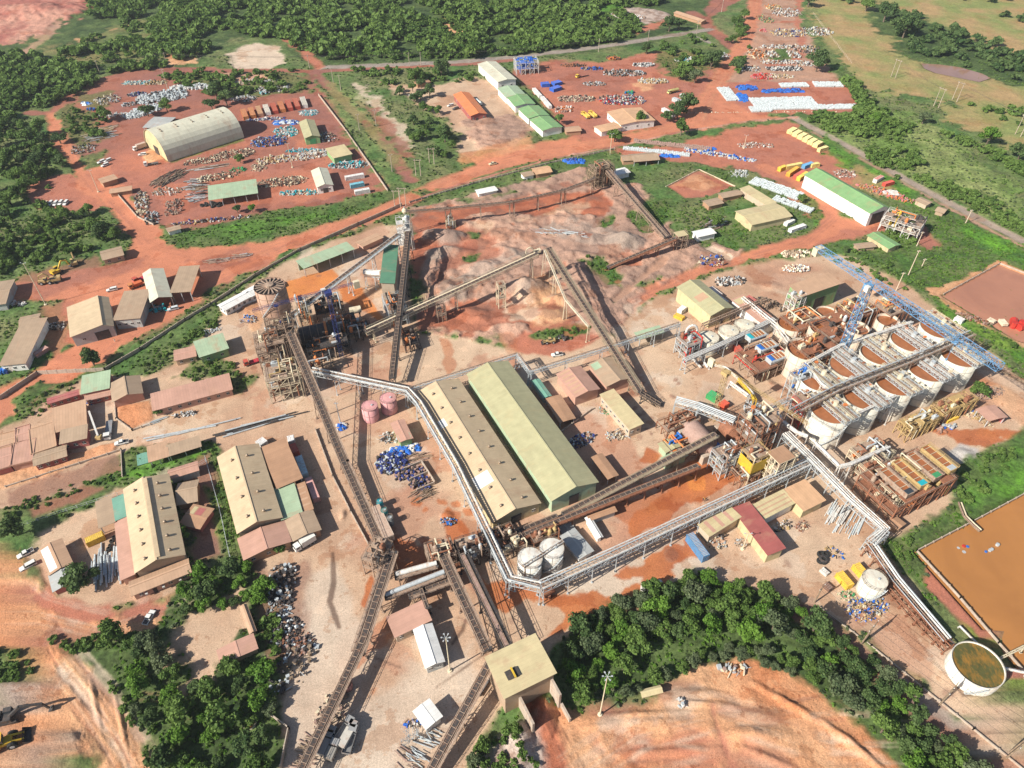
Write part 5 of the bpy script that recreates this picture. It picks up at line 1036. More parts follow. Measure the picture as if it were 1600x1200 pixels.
# countable trees
G1 = 'trees of the wood around the red quarry'
grove([(905, 985), (965, 948), (1080, 903), (1200, 930), (1290, 985), (1250, 1010), (1100, 985), (1000, 1010), (960, 1090), (895, 1095), (892, 1030)], 70, 6.5, 10.5, 'in the wood rimming the red quarry', G1, (0, 0, 1, 2, 3))
grove([(1290, 985), (1420, 1085), (1500, 1190), (1540, 1260), (1440, 1260), (1360, 1130), (1260, 1060), (1250, 1020)], 48, 5.5, 9, 'in the belt beside the power line', 'trees of the belt beside the power line', (0, 1, 1, 2, 3))
grove([(980, 1085), (1080, 1030), (1160, 1010), (1250, 1040), (1240, 1058), (1150, 1030), (1080, 1045), (1030, 1070), (960, 1100)], 20, 4, 6, 'on the lip of the quarry wall', 'small trees on the quarry lip', (0, 2))
grove([(170, 1000), (240, 990), (275, 1030), (290, 1080), (330, 1060), (390, 1030), (430, 1060), (435, 1140), (430, 1260), (300, 1260), (230, 1150), (180, 1070)], 36, 6.5, 10.5, 'in the grove at the lower left', 'trees of the lower left grove', (0, 2, 3, 1))
grove([(268, 915), (330, 890), (390, 880), (420, 905), (425, 950), (390, 945), (330, 955), (275, 965)], 16, 6, 9, 'in the clump behind the beige halls', 'trees of the clump behind the sheds', (0, 1, 3))
grove([(-40, 190), (40, 195), (95, 215), (100, 270), (60, 285), (40, 320), (0, 340), (-40, 330)], 34, 9, 15, 'in the wood at the left edge', 'trees of the left edge wood', (1, 0))
grove([(0, 330), (60, 340), (150, 332), (170, 360), (190, 380), (150, 380), (130, 350), (60, 355), (30, 400), (0, 430), (-40, 400)], 24, 6, 11, 'around the sandy clearing', 'trees around the sandy clearing', (0, 1))
grove([(650, 130), (680, 150), (700, 190), (712, 225), (700, 255), (660, 262), (640, 215), (640, 180), (600, 150)], 26, 7, 12, 'in the strip by the sandy compound', 'trees in the strip by the compound', (0, 1))
grove([(1135, 40), (1162, 20), (1165, 60), (1150, 80), (1132, 65)], 12, 7, 11, 'on the island between dirt roads', 'trees on the road island', (0,))
SING = [(148, 572, 8.5, 1, 'large dark tree with a long shadow beside the wide dirt road'), (30, 838, 8.5, 1, 'dark tree casting a shadow on the parking ground, far left'), (130, 915, 11, 1, 'big dark tree standing over the white pipe stack at lower left'), (283, 842, 7, 3, 'bright green tree leaning on the long beige hall'), (440, 862, 5.5, 0, 'grey green tree in front of the pink annex roof'),
        (250, 648, 5, 0, 'small tree beside the sand court by the long pink roof'), (1527, 618, 8, 0, 'round green tree at the foot of the last white leaching tank'), (960, 222, 7, 0, 'lone tree between the main road and the walled lot'), (1072, 178, 9, 1, 'tall dark tree at the corner of the contractor yard'), (1058, 185, 7, 1, 'dark tree left of the corner tree of the contractor yard'), (1042, 190, 6, 1, 'dark tree near the beige square roof'), (1000, 196, 6, 0, 'green tree in front of the beige square roof'),
        (1063, 213, 8, 0, 'olive green tree on the verge just below the main road'), (1150, 110, 8, 1, 'dark tree on the right of the dirt road by the scrap yard'), (1275, 112, 10, 1, 'big dark tree inside the scrap yard near the fence'), (1262, 12, 11, 1, 'dark tree at the top of the scrap yard fence'), (873, 195, 5.5, 0, 'tree beside the last green roofed shed'), (1010, 85, 6, 1, 'tree between the crates at the top of the contractor yard'), (1062, 125, 7, 0, 'dusty olive tree in the contractor yard, left one'), (1085, 130, 7, 2, 'dusty tree in the contractor yard, right one'),
        (1110, 108, 8, 1, 'dark tree over the road bend at the top right of the contractor yard'), (1045, 50, 8, 1, 'tree left of the small barracks at the top'), (1060, 48, 8, 1, 'tree in front of the small barracks at the top'), (340, 155, 9, 1, 'dark tree behind the big arched hangar, left'), (355, 165, 8, 1, 'dark tree touching the arched hangar roof'), (332, 172, 7, 1, 'dark tree left of the arched hangar ridge'), (232, 182, 7, 1, 'dark tree among the white bags of the left yard'), (262, 175, 6, 0, 'tree next to the grey tarpaulin in the left yard'), (165, 190, 8, 0, 'tree beside the stacked poles in the left yard'),
        (372, 333, 5, 1, 'round dark bush on the lower edge of the left yard, left'), (395, 332, 5, 3, 'bright bush on the lower edge of the left yard, right'), (690, 120, 9, 1, 'big dark tree by the track junction at the top centre'), (650, 130, 8, 0, 'tree with spreading crown at the corner of the sandy compound'), (376, 255, 4, 0, 'small tree above the bright green bags'), (1120, 95, 6, 1, 'tree beside the road fork at the top right'), (1365, 195, 5, 3, 'bright bush behind the silver bush'), (1540, 228, 8, 3, 'tree with bright crown on the open grassland'), (1590, 250, 9, 1, 'dark tree at the right edge of the grassland'), (1440, 195, 6, 2, 'silvery grey bush on the grassland'),
        (1320, 395, 4, 1, 'dark bush left of the lime roofed store'), (325, 935, 8, 1, 'dark tree shading the lane above the grove'), (1380, 35, 12, 1, 'wide thorn tree at the near end of the pond wood'), (1410, 60, 12, 1, 'wide thorn tree above the far pond'), (1352, 18, 10, 0, 'thorn tree at the tip of the pond wood'), (1580, 545, 4, 0, 'low bush by the second pond'), (180, 375, 7, 0, 'pale green tree over the little house'), (150, 365, 8, 0, 'tall tree right of the sandy clearing'), (1118, 355, 6, 0, 'tree behind the white box building'), (1250, 318, 5, 0, 'low tree on the bank beside the long green hall'), (755, 1170, 5, 0, 'tree on the slope below the crusher house'), (800, 1150, 5, 0, 'tree right beside the crusher ramp'), (740, 1195, 5, 2, 'dry tree at the bottom edge under the crusher house')]
for px, py, d, k, lb in SING: x, y, _ = g(px, py); tree(x, y, d * min(1.9, max(1.15, y / 270)), lb, None, k)
mass('bushes', [scatter([(-40, 200), (60, 200), (100, 260), (60, 320), (190, 380), (60, 420), (-40, 440)], 170, 4, 9, 45), scatter([(240, 118), (330, 112), (480, 120), (490, 145), (330, 150)], 50, 5, 10, 46), scatter([(110, 170), (165, 190), (160, 215), (110, 215)], 22, 4, 9, 47), scatter([(1040, 62), (1110, 60), (1120, 100), (1060, 125), (1020, 100)], 36, 5, 11, 48), scatter([(1180, 60), (1160, 110), (1140, 130), (1150, 90)], 16, 5, 9, 49), scatter([(380, 880), (400, 900), (440, 960), (435, 1080), (410, 1000)], 30, 2, 5, 31), scatter([(80, 1000), (230, 990), (220, 1010), (110, 1020)], 24, 2, 4, 32), scatter([(730, 1160), (800, 1120), (840, 1200), (720, 1230)], 26, 2, 4, 33), scatter([(-40, 1020), (50, 1020), (60, 1060), (-40, 1080)], 24, 2, 4.5, 34), scatter([(160, 1050), (250, 1150), (270, 1230), (235, 1200), (190, 1110)], 34, 2, 4, 35), scatter([(300, 560), (370, 570), (395, 600), (300, 600)], 22, 2, 4, 36), scatter([(1440, 830), (1530, 780), (1590, 720), (1600, 700), (1560, 700), (1500, 740), (1490, 790)], 34, 2, 5, 37), scatter([(1000, 320), (1050, 312), (1055, 335), (1010, 352)], 16, 1.5, 3.5, 38), scatter([(905, 410), (945, 402), (975, 450)], 14, 1.5, 3.5, 39), scatter([(835, 525), (905, 512), (915, 522)], 14, 1.5, 3, 40), scatter([(210, 580), (330, 500), (350, 505), (240, 580)], 30, 1.5, 4, 41), scatter([(60, 615), (130, 595), (100, 620), (40, 670)], 22, 1.5, 3, 42), scatter([(1380, 850), (1440, 840), (1440, 900), (1410, 890)], 12, 1.5, 3, 43), scatter([(0, 790), (190, 735), (200, 745), (10, 815)], 40, 1.2, 2.6, 44)], FAR, LM[0], 'scrubby green bushes on banks, lane sides and quarry rims', 'bushes')
# ---------------------------------------------------------------- buildings
S = shed; A0 = R(26.5)
S((652, 614), (770, 815), (847, 791), 6, 2.6, 'beige', 'khaki', 'warehouse', 'long beige roofed warehouse with two white repair patches on its pale slope', vents=8, rows=(.27, .72), ridge=.46, patches=((.27, .33, .05, .2, 'white'), (.72, .8, .06, .4, 'white')), wins=4, door=(1, .5, 4, 4))
S((731, 585), (862.5, 781), (933, 752.5), 7.5, 2.6, 'olive', 'mint', 'warehouse', 'long olive green warehouse standing right of the beige warehouse', wins=0, door=(1, .5, 4, 5), ridge=.5)
S((341, 714.6), (371.8, 832), (440, 810), 5.5, 2.4, 'beige', 'tan', 'workshop_hall', 'beige gabled hall with seven roof vents beside the brown lean-to roofs', vents=4, rows=(.3, .68), ridge=.46)
S((373, 842.5), (382, 873.5), (452, 841.5), 4, 1.2, 'pink', 'brown', 'annex', 'low pink roofed annex with a small ridge in front of the seven vent hall', ridge=.5, wins=3)
S((409, 700), (434, 762), (474, 754), 5, .4, 'brown', 'tan', 'lean_to', 'dark brown flat lean-to roof right of the seven vent hall', ridge=1, style='open')
S((429, 765), (441, 811), (471, 801), 4.2, .3, 'mint', 'tan', 'lean_to', 'pale green lean-to roof between two brown ones', ridge=1, style='open')
S((458.5, 760.5), (471, 801), (488, 795), 4, .2, 'brown', 'tan', 'lean_to', 'brown lean-to roof with four pale translucent strips', ridge=1, patches=tuple((.1 + .22 * i, .17 + .22 * i, .1, .95, 'dust') for i in range(4)))
S((447, 814), (459, 844), (499.6, 826), 4, .8, 'tan', 'brown', 'annex', 'light brown pitched annex at the near end of the brown lean-to roofs', wins=2)
S((194.4, 765), (212.3, 893.4), (287.5, 866.8), 6, 2.6, 'beige', 'tan', 'workshop_hall', 'beige gabled hall with a dark slot along its ridge and twelve roof vents', vents=6, rows=(.24, .76), ridge=.47, monitor=(.01, .99, .47, .56, .25))
S((207, 929), (297, 893), (294, 874), 3.6, .9, 'dust', 'pink', 'annex', 'pale roofed annex with small windows across the near end of the slotted roof hall', wins=4, door=(0, .35, 1.2, 2.2), ac=3)
S((177, 780), (182, 812), (197, 807), 4.2, .3, 'teal', 'tan', 'lean_to', 'sea green lean-to roof on the left side of the slotted roof hall', ridge=1)
S((151, 785), (156, 824), (179, 816), 3.8, .3, 'tan', 'brown', 'lean_to', 'tan lean-to roof left of the sea green roof', ridge=1, style='open')
S((181, 815), (190, 905), (210, 898), 3.8, .5, 'pink', 'pink', 'lean_to', 'long salmon pink lean-to roof along the slotted roof hall', ridge=1)
S((266, 747), (309, 734), (307.5, 721.5), 4, .8, 'pink', 'grey', 'outbuilding', 'pink roofed outbuilding with a grey blue wall behind the slotted roof hall', wins=0)
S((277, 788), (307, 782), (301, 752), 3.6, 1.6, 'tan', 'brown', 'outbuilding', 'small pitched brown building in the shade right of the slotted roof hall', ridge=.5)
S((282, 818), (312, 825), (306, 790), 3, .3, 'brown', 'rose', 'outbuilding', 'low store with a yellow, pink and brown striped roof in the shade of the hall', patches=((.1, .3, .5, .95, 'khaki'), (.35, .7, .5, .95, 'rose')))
S((62, 860), (78, 897), (111, 878), 3.4, .6, 'dust', 'rose', 'site_office', 'small pink and white roofed office beside two parked pickups', wins=2, patches=((.04, .96, .03, .4, 'white'),))
S((78, 900), (84, 923), (118, 898), 3, .4, 'grey', 'rose', 'outbuilding', 'grey roof tucked under the trees below the small pink office')
S((76, 630), (122, 616), (121, 609.5), 3.4, .3, 'rose', 'maroon', 'outbuilding', 'long maroon roofed building along the upper edge of the office block', wins=5)
S((84, 676), (134, 662), (131, 626.5), 3.8, .3, 'dust', 'pink', 'office_block', 'large square flat dusty pink roof of the office block', ridge=1)
S((94.5, 693), (134, 684), (133, 666), 4.6, .4, 'tan', 'rose', 'office_block', 'raised oblong roof stepping out of the square office roof', ridge=1, wins=5)
S((51, 709), (87, 697), (84, 661), 3.6, .2, 'dust', 'pink', 'office_block', 'flat dusty roof with a parapet in the middle of the office block', ridge=1, parapet=True)
S((18, 727), (49.5, 719.5), (49.5, 688), 3.5, .2, 'pink', 'pink', 'office_block', 'flat pink roof framed by a parapet, left of the middle office roof', ridge=1, parapet=True)
S((-30, 708), (25, 694), (25, 674), 3.4, .2, 'dust', 'pink', 'office_block', 'flat roof cut by the left edge of the photo, upper one of two', parapet=True)
S((26, 692), (46, 686), (44, 665), 3.5, .2, 'pink', 'pink', 'office_block', 'small square flat roof between two office roofs', parapet=True)
S((-40, 745), (16, 728), (16, 696), 3.4, .2, 'pink', 'rose', 'office_block', 'flat roof cut by the left edge of the photo, lower one with a red gutter', parapet=True)
S((54, 727), (103, 712), (100.5, 696.5), 3.6, .5, 'tan', 'maroon', 'verandah_block', 'narrow tan roof with a shaded verandah in front of the office block', wins=5)
S((127.5, 615), (169.5, 606), (166.5, 581), 4.4, .3, 'mint', 'rose', 'canteen', 'mint green flat roof beside the beige gable at the office block', ridge=1)
S((134, 626), (171, 617), (169.5, 608), 3, .2, 'pink', 'maroon', 'outbuilding', 'low pink annex in front of the mint green roof', wins=4)
S((173, 600), (177, 627), (222, 614), 4.2, 1.6, 'tan', 'pink', 'canteen', 'beige gabled roof with an open front beside the mint green roof', ridge=.52)
S((240, 641), (362, 608), (357, 585.5), 3.8, .4, 'pink', 'pink', 'long_block', 'long dusty pink mono-pitch building above the sand court', ridge=1, wins=8)
S((234, 721), (262.5, 712.5), (258, 691), 3.4, .3, 'dust', 'brown', 'shelter', 'dusty square end of the thin roof by the green strip', style='open')
S((264, 712), (313, 697), (310, 683), 3.4, .3, 'tan', 'brown', 'shelter', 'thin pale roof of the open shelter beside the green strip', style='open', ridge=1)
S((217, 726), (234, 721), (231, 707), .5, .05, 'teal', 'grey', 'tank_cover', 'sea green flat cover beside the thin shelter roof')
# workshops by the laterite road
S((106, 480.5), (111, 526), (175, 502), 6, 2.0, 'beige', 'grey', 'workshop', 'broad sand coloured workshop roof with a short right slope and blue grey walls', ridge=.78, wins=2, door=(1, .7, 6, 4.5))
S((178, 500), (218, 496.5), (208.5, 456), 5.6, .5, 'tan', 'grey', 'workshop', 'brown workshop roof joined to the sand coloured one', ridge=1, wins=4)
S((224, 427.5), (235.7, 471.5), (267.5, 464), 6, 1.6, 'pale', 'brown', 'workshop', 'dusty pale gabled roof standing left of a flat orange brown roof', ridge=.42, style='open')
S((266.7, 457), (297, 455), (286, 418), 6, .4, 'tan', 'brown', 'workshop', 'flat orange brown roof at the bend of the dirt road', ridge=1, style='open')
S((161, 406), (192.5, 398), (187, 385.5), 3.6, 1.4, 'tan', 'tan', 'guard_house', 'small tan gabled house by itself at the road junction', wins=2)
S((0, 571), (39, 567), (36, 502), 4.5, .5, 'tan', 'white', 'depot', 'brown roofed depot with white walls at the left edge of the photo', ridge=1, wins=3)
S((31, 511), (60, 505), (58, 491), 4, .8, 'tan', 'brown', 'outbuilding', 'small tan roof touching the corner of the depot')
S((-45, 482), (8, 474), (4, 440), 4.4, .8, 'tan', 'grey', 'outbuilding', 'brown roof cut by the left edge of the photo above the dirt road')
S((312.5, 557.5), (356, 544), (350.5, 521.5), 4.6, .4, 'mint', 'green', 'workshop', 'pale green roofed workshop beside a small brick red roof', ridge=1, wins=2)
S((274, 563), (305.5, 556), (303, 541.5), 3.4, .4, 'pink', 'tan', 'outbuilding', 'small brick red roof left of the pale green workshop', wins=2)
S((352, 484), (393, 462), (390, 451), 3.6, .8, 'white', 'white', 'dormitory', 'white prefab building nearest the dirt road embankment', wins=6)
S((393, 463), (432, 442), (428, 430), 3.6, .8, 'white', 'white', 'dormitory', 'white prefab building behind the nearer white prefab, towards the orange slab', wins=6)
S((475, 419), (552.5, 389), (540, 380), 5.4, .3, 'mint', 'green', 'open_shed', 'long pale green open shed sheltering blue goods by the road bank', style='open', ridge=1)
S((567, 385), (598, 371), (590, 364), 3, .1, 'dust', 'pink', 'prefab_store', 'long low pinkish prefab store beside the inclined belt')
S((595, 443), (602, 384.5), (621, 385.5), 13, .6, 'seag', 'cream', 'screening_house', 'tall narrow screening house with a bright green flat roof beside the long belt', ridge=0, wins=0)
# store yard, upper left
h_ = S((264.5, 254), (381, 216), (231, 229), .1, 16, 'pale', 'khaki', 'arched_hangar', 'huge arched hangar with a cream barrel roof in the upper left yard', style='arch', cat='hangar')
q_ = MB(); q_.box(-.3, .0, -3.2, 3.2, 0, 5.6)
_a, _b = g(264.5, 254), g(231, 229); _dz = math.atan2(_b[1] - _a[1], _b[0] - _a[0]); d_ = q_.build('sliding_door', MT['dark'], h_); L_h = 53.4
_t = h_.rotation_euler.z; _dx, _dy = (_a[0] + _b[0]) / 2 - h_.location.x, (_a[1] + _b[1]) / 2 - h_.location.y; d_.location = (_dx * math.cos(_t) + _dy * math.sin(_t), -_dx * math.sin(_t) + _dy * math.cos(_t), 0); d_.location.x += .0 if d_.location.x > 5 else -.05
for i in range(5):
    for j in range(3): mesh_child('roof_vent', vent_mesh(), h_, (53.4 * (i + .5) / 5, 16 + j * 2.4 - 4, 15.6 - abs(j - 1) * .2))
S((468, 191), (476.5, 216), (499.5, 213), 5, 1.4, 'olive', 'green', 'store_house', 'pale green gabled store with a green front in the upper left yard', door=(1, .5, 4, 3.6, 'green'))
S((521.5, 247), (549.5, 240.5), (539.5, 226.5), 4.4, .4, 'khaki', 'green', 'store_house', 'square sand coloured roof on green walls in the upper left yard', ridge=1)
S((487, 267), (495.5, 292.5), (520, 289), 4.6, 1.4, 'pale', 'white', 'store_house', 'pale gabled store beside blue and white containers', wins=2, door=(1, .5, 3, 3))
S((327, 312.5), (402, 301.5), (398.5, 281.5), 5, .4, 'mint', 'brown', 'open_shed', 'long flat mint green open shed at the lower side of the upper left yard', style='open', ridge=1)
S((160, 286), (183, 279), (178, 272.5), 3.2, .3, 'dust', 'brown', 'gate_house', 'small dusty gate house beside the left yard fence')
S((263, 362), (282, 357), (280, 352), 3, .2, 'tan', 'white', 'gate_house', 'tiny tan roofed hut at the lower yard gate')
S((172, 302), (205, 297), (203, 291), 2.6, .2, 'dust', 'brown', 'store_house', 'row of dusty roofed lock-ups along the left yard fence')
S((224, 199), (257, 200), (245, 183), 1.6, .4, 'grey', 'grey', 'tarpaulin_shelter', 'blue grey tarpaulin shelter in front of the heap of white bags', style='open')
# centre top compound
S((709, 148), (735.5, 181), (758, 175), 4.6, 1.4, 'orange', 'maroon', 'club_house', 'bright orange gabled roof on the sandy compound', ridge=.5, wins=3, door=(1, .4, 1.6, 2.4))
S((747, 100), (778, 128), (805, 122.5), 6.5, 1, 'pale', 'white', 'warehouse', 'white walled warehouse with a pale blue and cream roof at the top of the compound', wins=2)
S((778, 138), (791, 152), (819, 146), 5, 1, 'mint', 'white', 'shed_building', 'whitish green gabled shed, farthest of four in a row', ridge=.5)
S((792, 151), (805, 166), (834, 160), 5, 1, 'green', 'white', 'shed_building', 'light green gabled shed, second farthest of four in a row', ridge=.5)
S((810, 170), (826, 185), (856, 178.5), 5, 1, 'green', 'white', 'shed_building', 'light green gabled shed, second nearest of four in a row', ridge=.5)
S((828, 187), (848, 204), (877, 197), 5, 1, 'green', 'white', 'shed_building', 'light green gabled shed, nearest of four in a row, beside a tree', ridge=.5)
S((949, 175), (970, 195), (1020, 185), 5, 1, 'peach', 'white', 'workshop', 'broad peach coloured roof at the corner of the contractor yard', ridge=.45, wins=3)
S((940, 206), (971, 199), (960, 191), 3.6, .4, 'peach', 'white', 'gate_house', 'narrow peach roof in front of the broad peach roof')
S((885, 206), (908, 204), (905, 197), 3, .5, 'dust', 'brown', 'gate_house', 'small dusty hut at the contractor yard entrance')
S((1053, 20), (1096, 34), (1099, 30), 3, .8, 'dust', 'brown', 'barracks', 'row of small grey roofed barracks at the top of the photo')
S((652, 132), (672, 128), (668, 124), 2.8, .2, 'brown', 'brown', 'outbuilding', 'small brown roofed hut under the trees left of the compound')
S((991, 252.5), (1030, 249), (1022, 238), 4, 1.6, 'tan', 'white', 'open_shed', 'tan gabled open shed north of the stockpile', style='open')
S((974, 251), (991, 250), (988, 242), 3.4, .8, 'tan', 'brown', 'outbuilding', 'small tan roof left of the gabled open shed')
S((957, 275), (984, 269), (980, 261), 3.6, .3, 'white', 'white', 'store_house', 'small white cube building behind the timber like tower')
S((838, 272), (862, 268), (856, 259), 3.4, 1.2, 'peach', 'brown', 'outbuilding', 'brown gabled hut on the bank above the stockpile')
S((819, 276), (834, 273), (831, 267), 3, .3, 'tan', 'white', 'outbuilding', 'tiny pale hut left of the brown gabled hut')
S((748, 303), (777, 297), (774, 291), 3, .1, 'white', 'white', 'site_cabin', 'white site cabin beside the long curved belt')
# right side
S((1175, 351), (1237, 337.5), (1204, 319), 5, 1.2, 'khaki', 'khaki', 'workshop', 'large yellow gabled roof on pale walls beside the white box building', wins=0, ridge=.5)
S((1157, 295), (1199, 321), (1207, 314), 4.4, .4, 'khaki', 'cream', 'workshop', 'long narrow yellow roof behind the large yellow roof', ridge=1)
S((1108, 322), (1130, 317), (1122, 309), 3.4, .4, 'tan', 'brown', 'outbuilding', 'small brown roof left of the long yellow roof, nearer one')
S((1130, 309), (1160, 303), (1152, 297), 3.4, .4, 'tan', 'brown', 'outbuilding', 'small brown roof left of the long yellow roof, farther one')
S((1091, 370), (1118, 364), (1109, 356.5), 4, .3, 'white', 'white', 'store_house', 'white box shaped building beside the crusher belt tower')
S((1257.5, 273), (1360, 333), (1385, 322), 8.5, 2.2, 'green', 'white', 'warehouse', 'long white warehouse with a two tone green roof at the right', ridge=.6, door=(1, .5, 9, 7))
S((1356, 368), (1389, 388), (1397, 377), 3.2, .7, 'green', 'khaki', 'store_house', 'small lime roofed store below the white steel frame')
S((1341, 388), (1368, 385), (1358, 379), 2.6, .3, 'tan', 'tan', 'outbuilding', 'low tan hut left of the small lime roofed store')
S((1431, 312.5), (1448, 320), (1456.5, 316), 3.2, .3, 'tan', 'cream', 'outbuilding', 'small pale house between the track and the right hand meadow')
S((1462, 329), (1474, 333), (1478, 326), 2.6, .8, 'tan', 'tan', 'outbuilding', 'tiny tan hut right of the small pale house')
S((1253, 463), (1313, 442.5), (1299, 427), 12, .8, 'dust', 'green', 'reagent_house', 'tall green clad building with a dusty orange roof behind the leaching tanks', ridge=1, wins=0, door=(0, .55, 6, 7))
S((1059, 449), (1110.6, 492.5), (1146, 481), 8, 1.8, 'olive', 'khaki', 'gold_room', 'olive roofed hall with pale yellow walls and one rusty roof patch', ridge=.55, patches=((.42, .6, .1, .5, 'dust'),), door=(1, .6, 2, 3))
S((1144, 469), (1195.5, 509), (1213, 502.5), 5.4, .4, 'pink', 'white', 'long_shed', 'long salmon roofed shed with a yellow end right of the olive roofed hall', ridge=1, patches=((.02, .2, .02, .98, 'khaki'),))
S((1000, 530), (1037, 519), (1032, 510), 4, .4, 'mint', 'cream', 'canopy', 'small pale green canopy under the silver pipe bridge', style='open', ridge=1)
S((871, 585), (899, 620), (937, 609), 5.4, 1.2, 'pink', 'pink', 'workshop', 'rust streaked corrugated gabled shed right of the olive warehouse', ridge=.5, patches=tuple((.04 + .16 * i, .10 + .16 * i, .04, .5, 'dust') for i in range(6)))
S((921, 570), (948, 603), (986, 588), 5, 1.3, 'tan', 'pink', 'workshop', 'brown gabled shed with one mint green roof corner', ridge=.5, patches=((.02, .3, .02, .3, 'mint'),))
S((939, 617), (984, 670), (1005, 664), 5.2, .4, 'khaki', 'cream', 'laboratory', 'long cream flat roofed building beside the transformer garden', ridge=1, wins=7)
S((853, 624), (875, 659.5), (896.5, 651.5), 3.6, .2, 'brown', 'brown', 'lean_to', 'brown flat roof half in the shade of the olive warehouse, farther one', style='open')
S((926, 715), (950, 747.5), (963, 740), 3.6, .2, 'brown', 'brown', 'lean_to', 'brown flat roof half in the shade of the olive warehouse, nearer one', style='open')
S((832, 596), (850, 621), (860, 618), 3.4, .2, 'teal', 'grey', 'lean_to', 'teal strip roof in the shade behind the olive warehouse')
S((1030, 694), (1041, 706), (1065, 695), 4, .5, 'olive', 'mint', 'outbuilding', 'small olive pitched roof beside the long belt to the mill', ridge=.5)
S((1035, 716), (1042, 724), (1070, 708), 4, .3, 'mint', 'mint', 'outbuilding', 'small mint roof squeezed between the olive roof and the belt')
S((1092.5, 820), (1109, 836.5), (1159, 812), 5, .5, 'khaki', 'cream', 'switch_house', 'striped yellow and pink flat roof left of the maroon roof', ridge=1, patches=tuple((.02, .98, .12 + .3 * i, .22 + .3 * i, 'pink') for i in range(3)))
S((1146, 795), (1200, 866), (1223, 855), 5.4, .5, 'maroon', 'khaki', 'switch_house', 'long maroon roofed building with pale yellow walls', ridge=1)
S((1188, 812.5), (1241, 785), (1222, 768.5), 5, .5, 'khaki', 'white', 'switch_house', 'striped yellow and pink flat roof right of the maroon roof', ridge=1, patches=tuple((.02, .98, .12 + .3 * i, .22 + .3 * i, 'dust') for i in range(3)))
S((1256, 797), (1288, 781), (1258, 751.5), 5, .4, 'peach', 'khaki', 'switch_house', 'salmon orange roof at the right end of the switch house group', ridge=1)
S((760, 1028), (789, 1089), (865, 1048.5), 12, .4, 'khaki', 'tan', 'crusher_house', 'big square beige crusher house with an opening in its roof at the quarry edge', ridge=1, wins=0)
S((606, 965), (618, 994), (673, 971), 4.4, .5, 'pink', 'cream', 'control_building', 'square pale pink roof between the two long belts', ridge=1, wins=3)
S((648, 985), (666, 1042), (692.5, 1032), 4.6, .7, 'white', 'grey', 'control_building', 'white gabled building beside the pink roof and the lamp mast', ridge=.5, wins=2)
S((648, 1112), (666, 1137), (680, 1107.5), 4.2, .2, 'white', 'white', 'store_house', 'small white roofed cube on the concrete yard near the bottom', wins=0)
S((341, 1017), (347, 1038), (397, 1001), 3.2, .4, 'pink', 'tan', 'outbuilding', 'weathered pink corrugated roof inside the lower left grove', ridge=.5)
S((377, 949), (391, 988), (398, 984), 3.2, .3, 'dust', 'tan', 'outbuilding', 'narrow roof at the right side of the grove clearing')
S((1005, 1087), (1033, 1080), (1030, 1073), 2.8, .3, 'khaki', 'tan', 'outbuilding', 'little yellow roofed hut at the edge of the quarry wood')
S((1527, 640), (1545, 657), (1568, 647), 4, .4, 'pink', 'rose', 'reagent_store', 'red brown flat roof right of the yellow filter frame', style='open')
S((1388, 815), (1402, 826), (1412, 817), 3, .2, 'brown', 'brown', 'pump_house', 'small brown pump house below the rusty launder deck')
S((866, 812), (882, 836), (897, 826), .6, .1, 'grey', 'grey', 'basement_cover', 'flat grey cover slab beside the two white tanks')
S((877, 838), (905, 872), (927, 862), 2.6, .2, 'grey', 'white', 'switch_room', 'flat grey roofed switch room right of the white tanks')
S((916, 810), (934, 840), (939, 836), 3, .2, 'white', 'white', 'corridor', 'narrow white roofed corridor right of the grey switch room')
S((922, 812), (962, 798), (957, 789), 3.2, .2, 'brown', 'grey', 'outbuilding', 'narrow brown roof with a blue wall beside the spill')
S((612, 662), (625, 690), (643, 683), 4.4, .3, 'pink', 'green', 'pump_house', 'small salmon roof with a green end near the two pink tanks', patches=((.68, .98, .02, .98, 'mint'),))
# crusher house opening with the yellow crane girder, retaining walls and the tipping slot
_c = thing('tipping_bay', 'concrete tipping bay with high walls under the crusher house', 'retaining wall', (*g(835, 1090)[:2], 0), R(-63.5)); q_ = MB(); q_.box(-14, 9, -5.5, -4.8, -.5, 7); q_.build('wall', MT['conc'], _c); q_ = MB(); q_.box(-14, 6, 4.6, 5.3, -.5, 9); q_.build('wall', MT['conc'], _c); q_ = MB(); q_.box(6, 11, 5.3, 5.9, -.5, 3); q_.build('wing_wall', MT['conc'], _c)
x_, y_, _ = g(801, 1052, 12.6); _c = thing('roof_hatch', 'dark open hatch with a yellow hoist beam in the beige crusher house roof', 'hatch', (x_, y_, 12.56), R(26.5)); q_ = MB(); q_.box(-2, 2, -1.4, 1.4, 0, .06); q_.build('opening', MT['dark'], _c); q_ = MB(); q_.beam((.2, -1.6, .4), (.2, 1.6, .4), .5, .4); q_.build('hoist_beam', MT['yellow'], _c)
# fences and walls
fence([(0, 625), (60, 585), (165, 580), (220, 548), (290, 502), (330, 478), (400, 432), (470, 392), (560, 352), (628, 322)], 'long concrete wall between the wide dirt road and its green bank', 2., 4, 'conc', 'boundary_wall', 'wall')
fence([(640, 318), (740, 288), (860, 256), (960, 234)], 'low concrete wall along the dirt road above the curved belt', 1.4, 4, 'conc', 'boundary_wall', 'wall')
fence([(498, 150), (540, 205), (580, 262), (606, 300)], 'pale boundary wall beside the abandoned strip in the upper left', 1.8, 4, 'conc', 'boundary_wall', 'wall')
fence([(180, 300), (215, 340), (240, 352)], 'low wall at the corner of the left yard', 1.2, 4, 'conc', 'boundary_wall', 'wall')
fence([(1270, 22), (1300, 62), (1330, 100)], 'yellowish straight fence along the right side of the scrap yard', 2, 4, 'stripe', 'boundary_fence')
fence([(0, 835), (90, 805), (200, 770), (300, 735), (322, 722)], 'wire fence above the parking ground of the beige halls', 2, 3, 'steel')
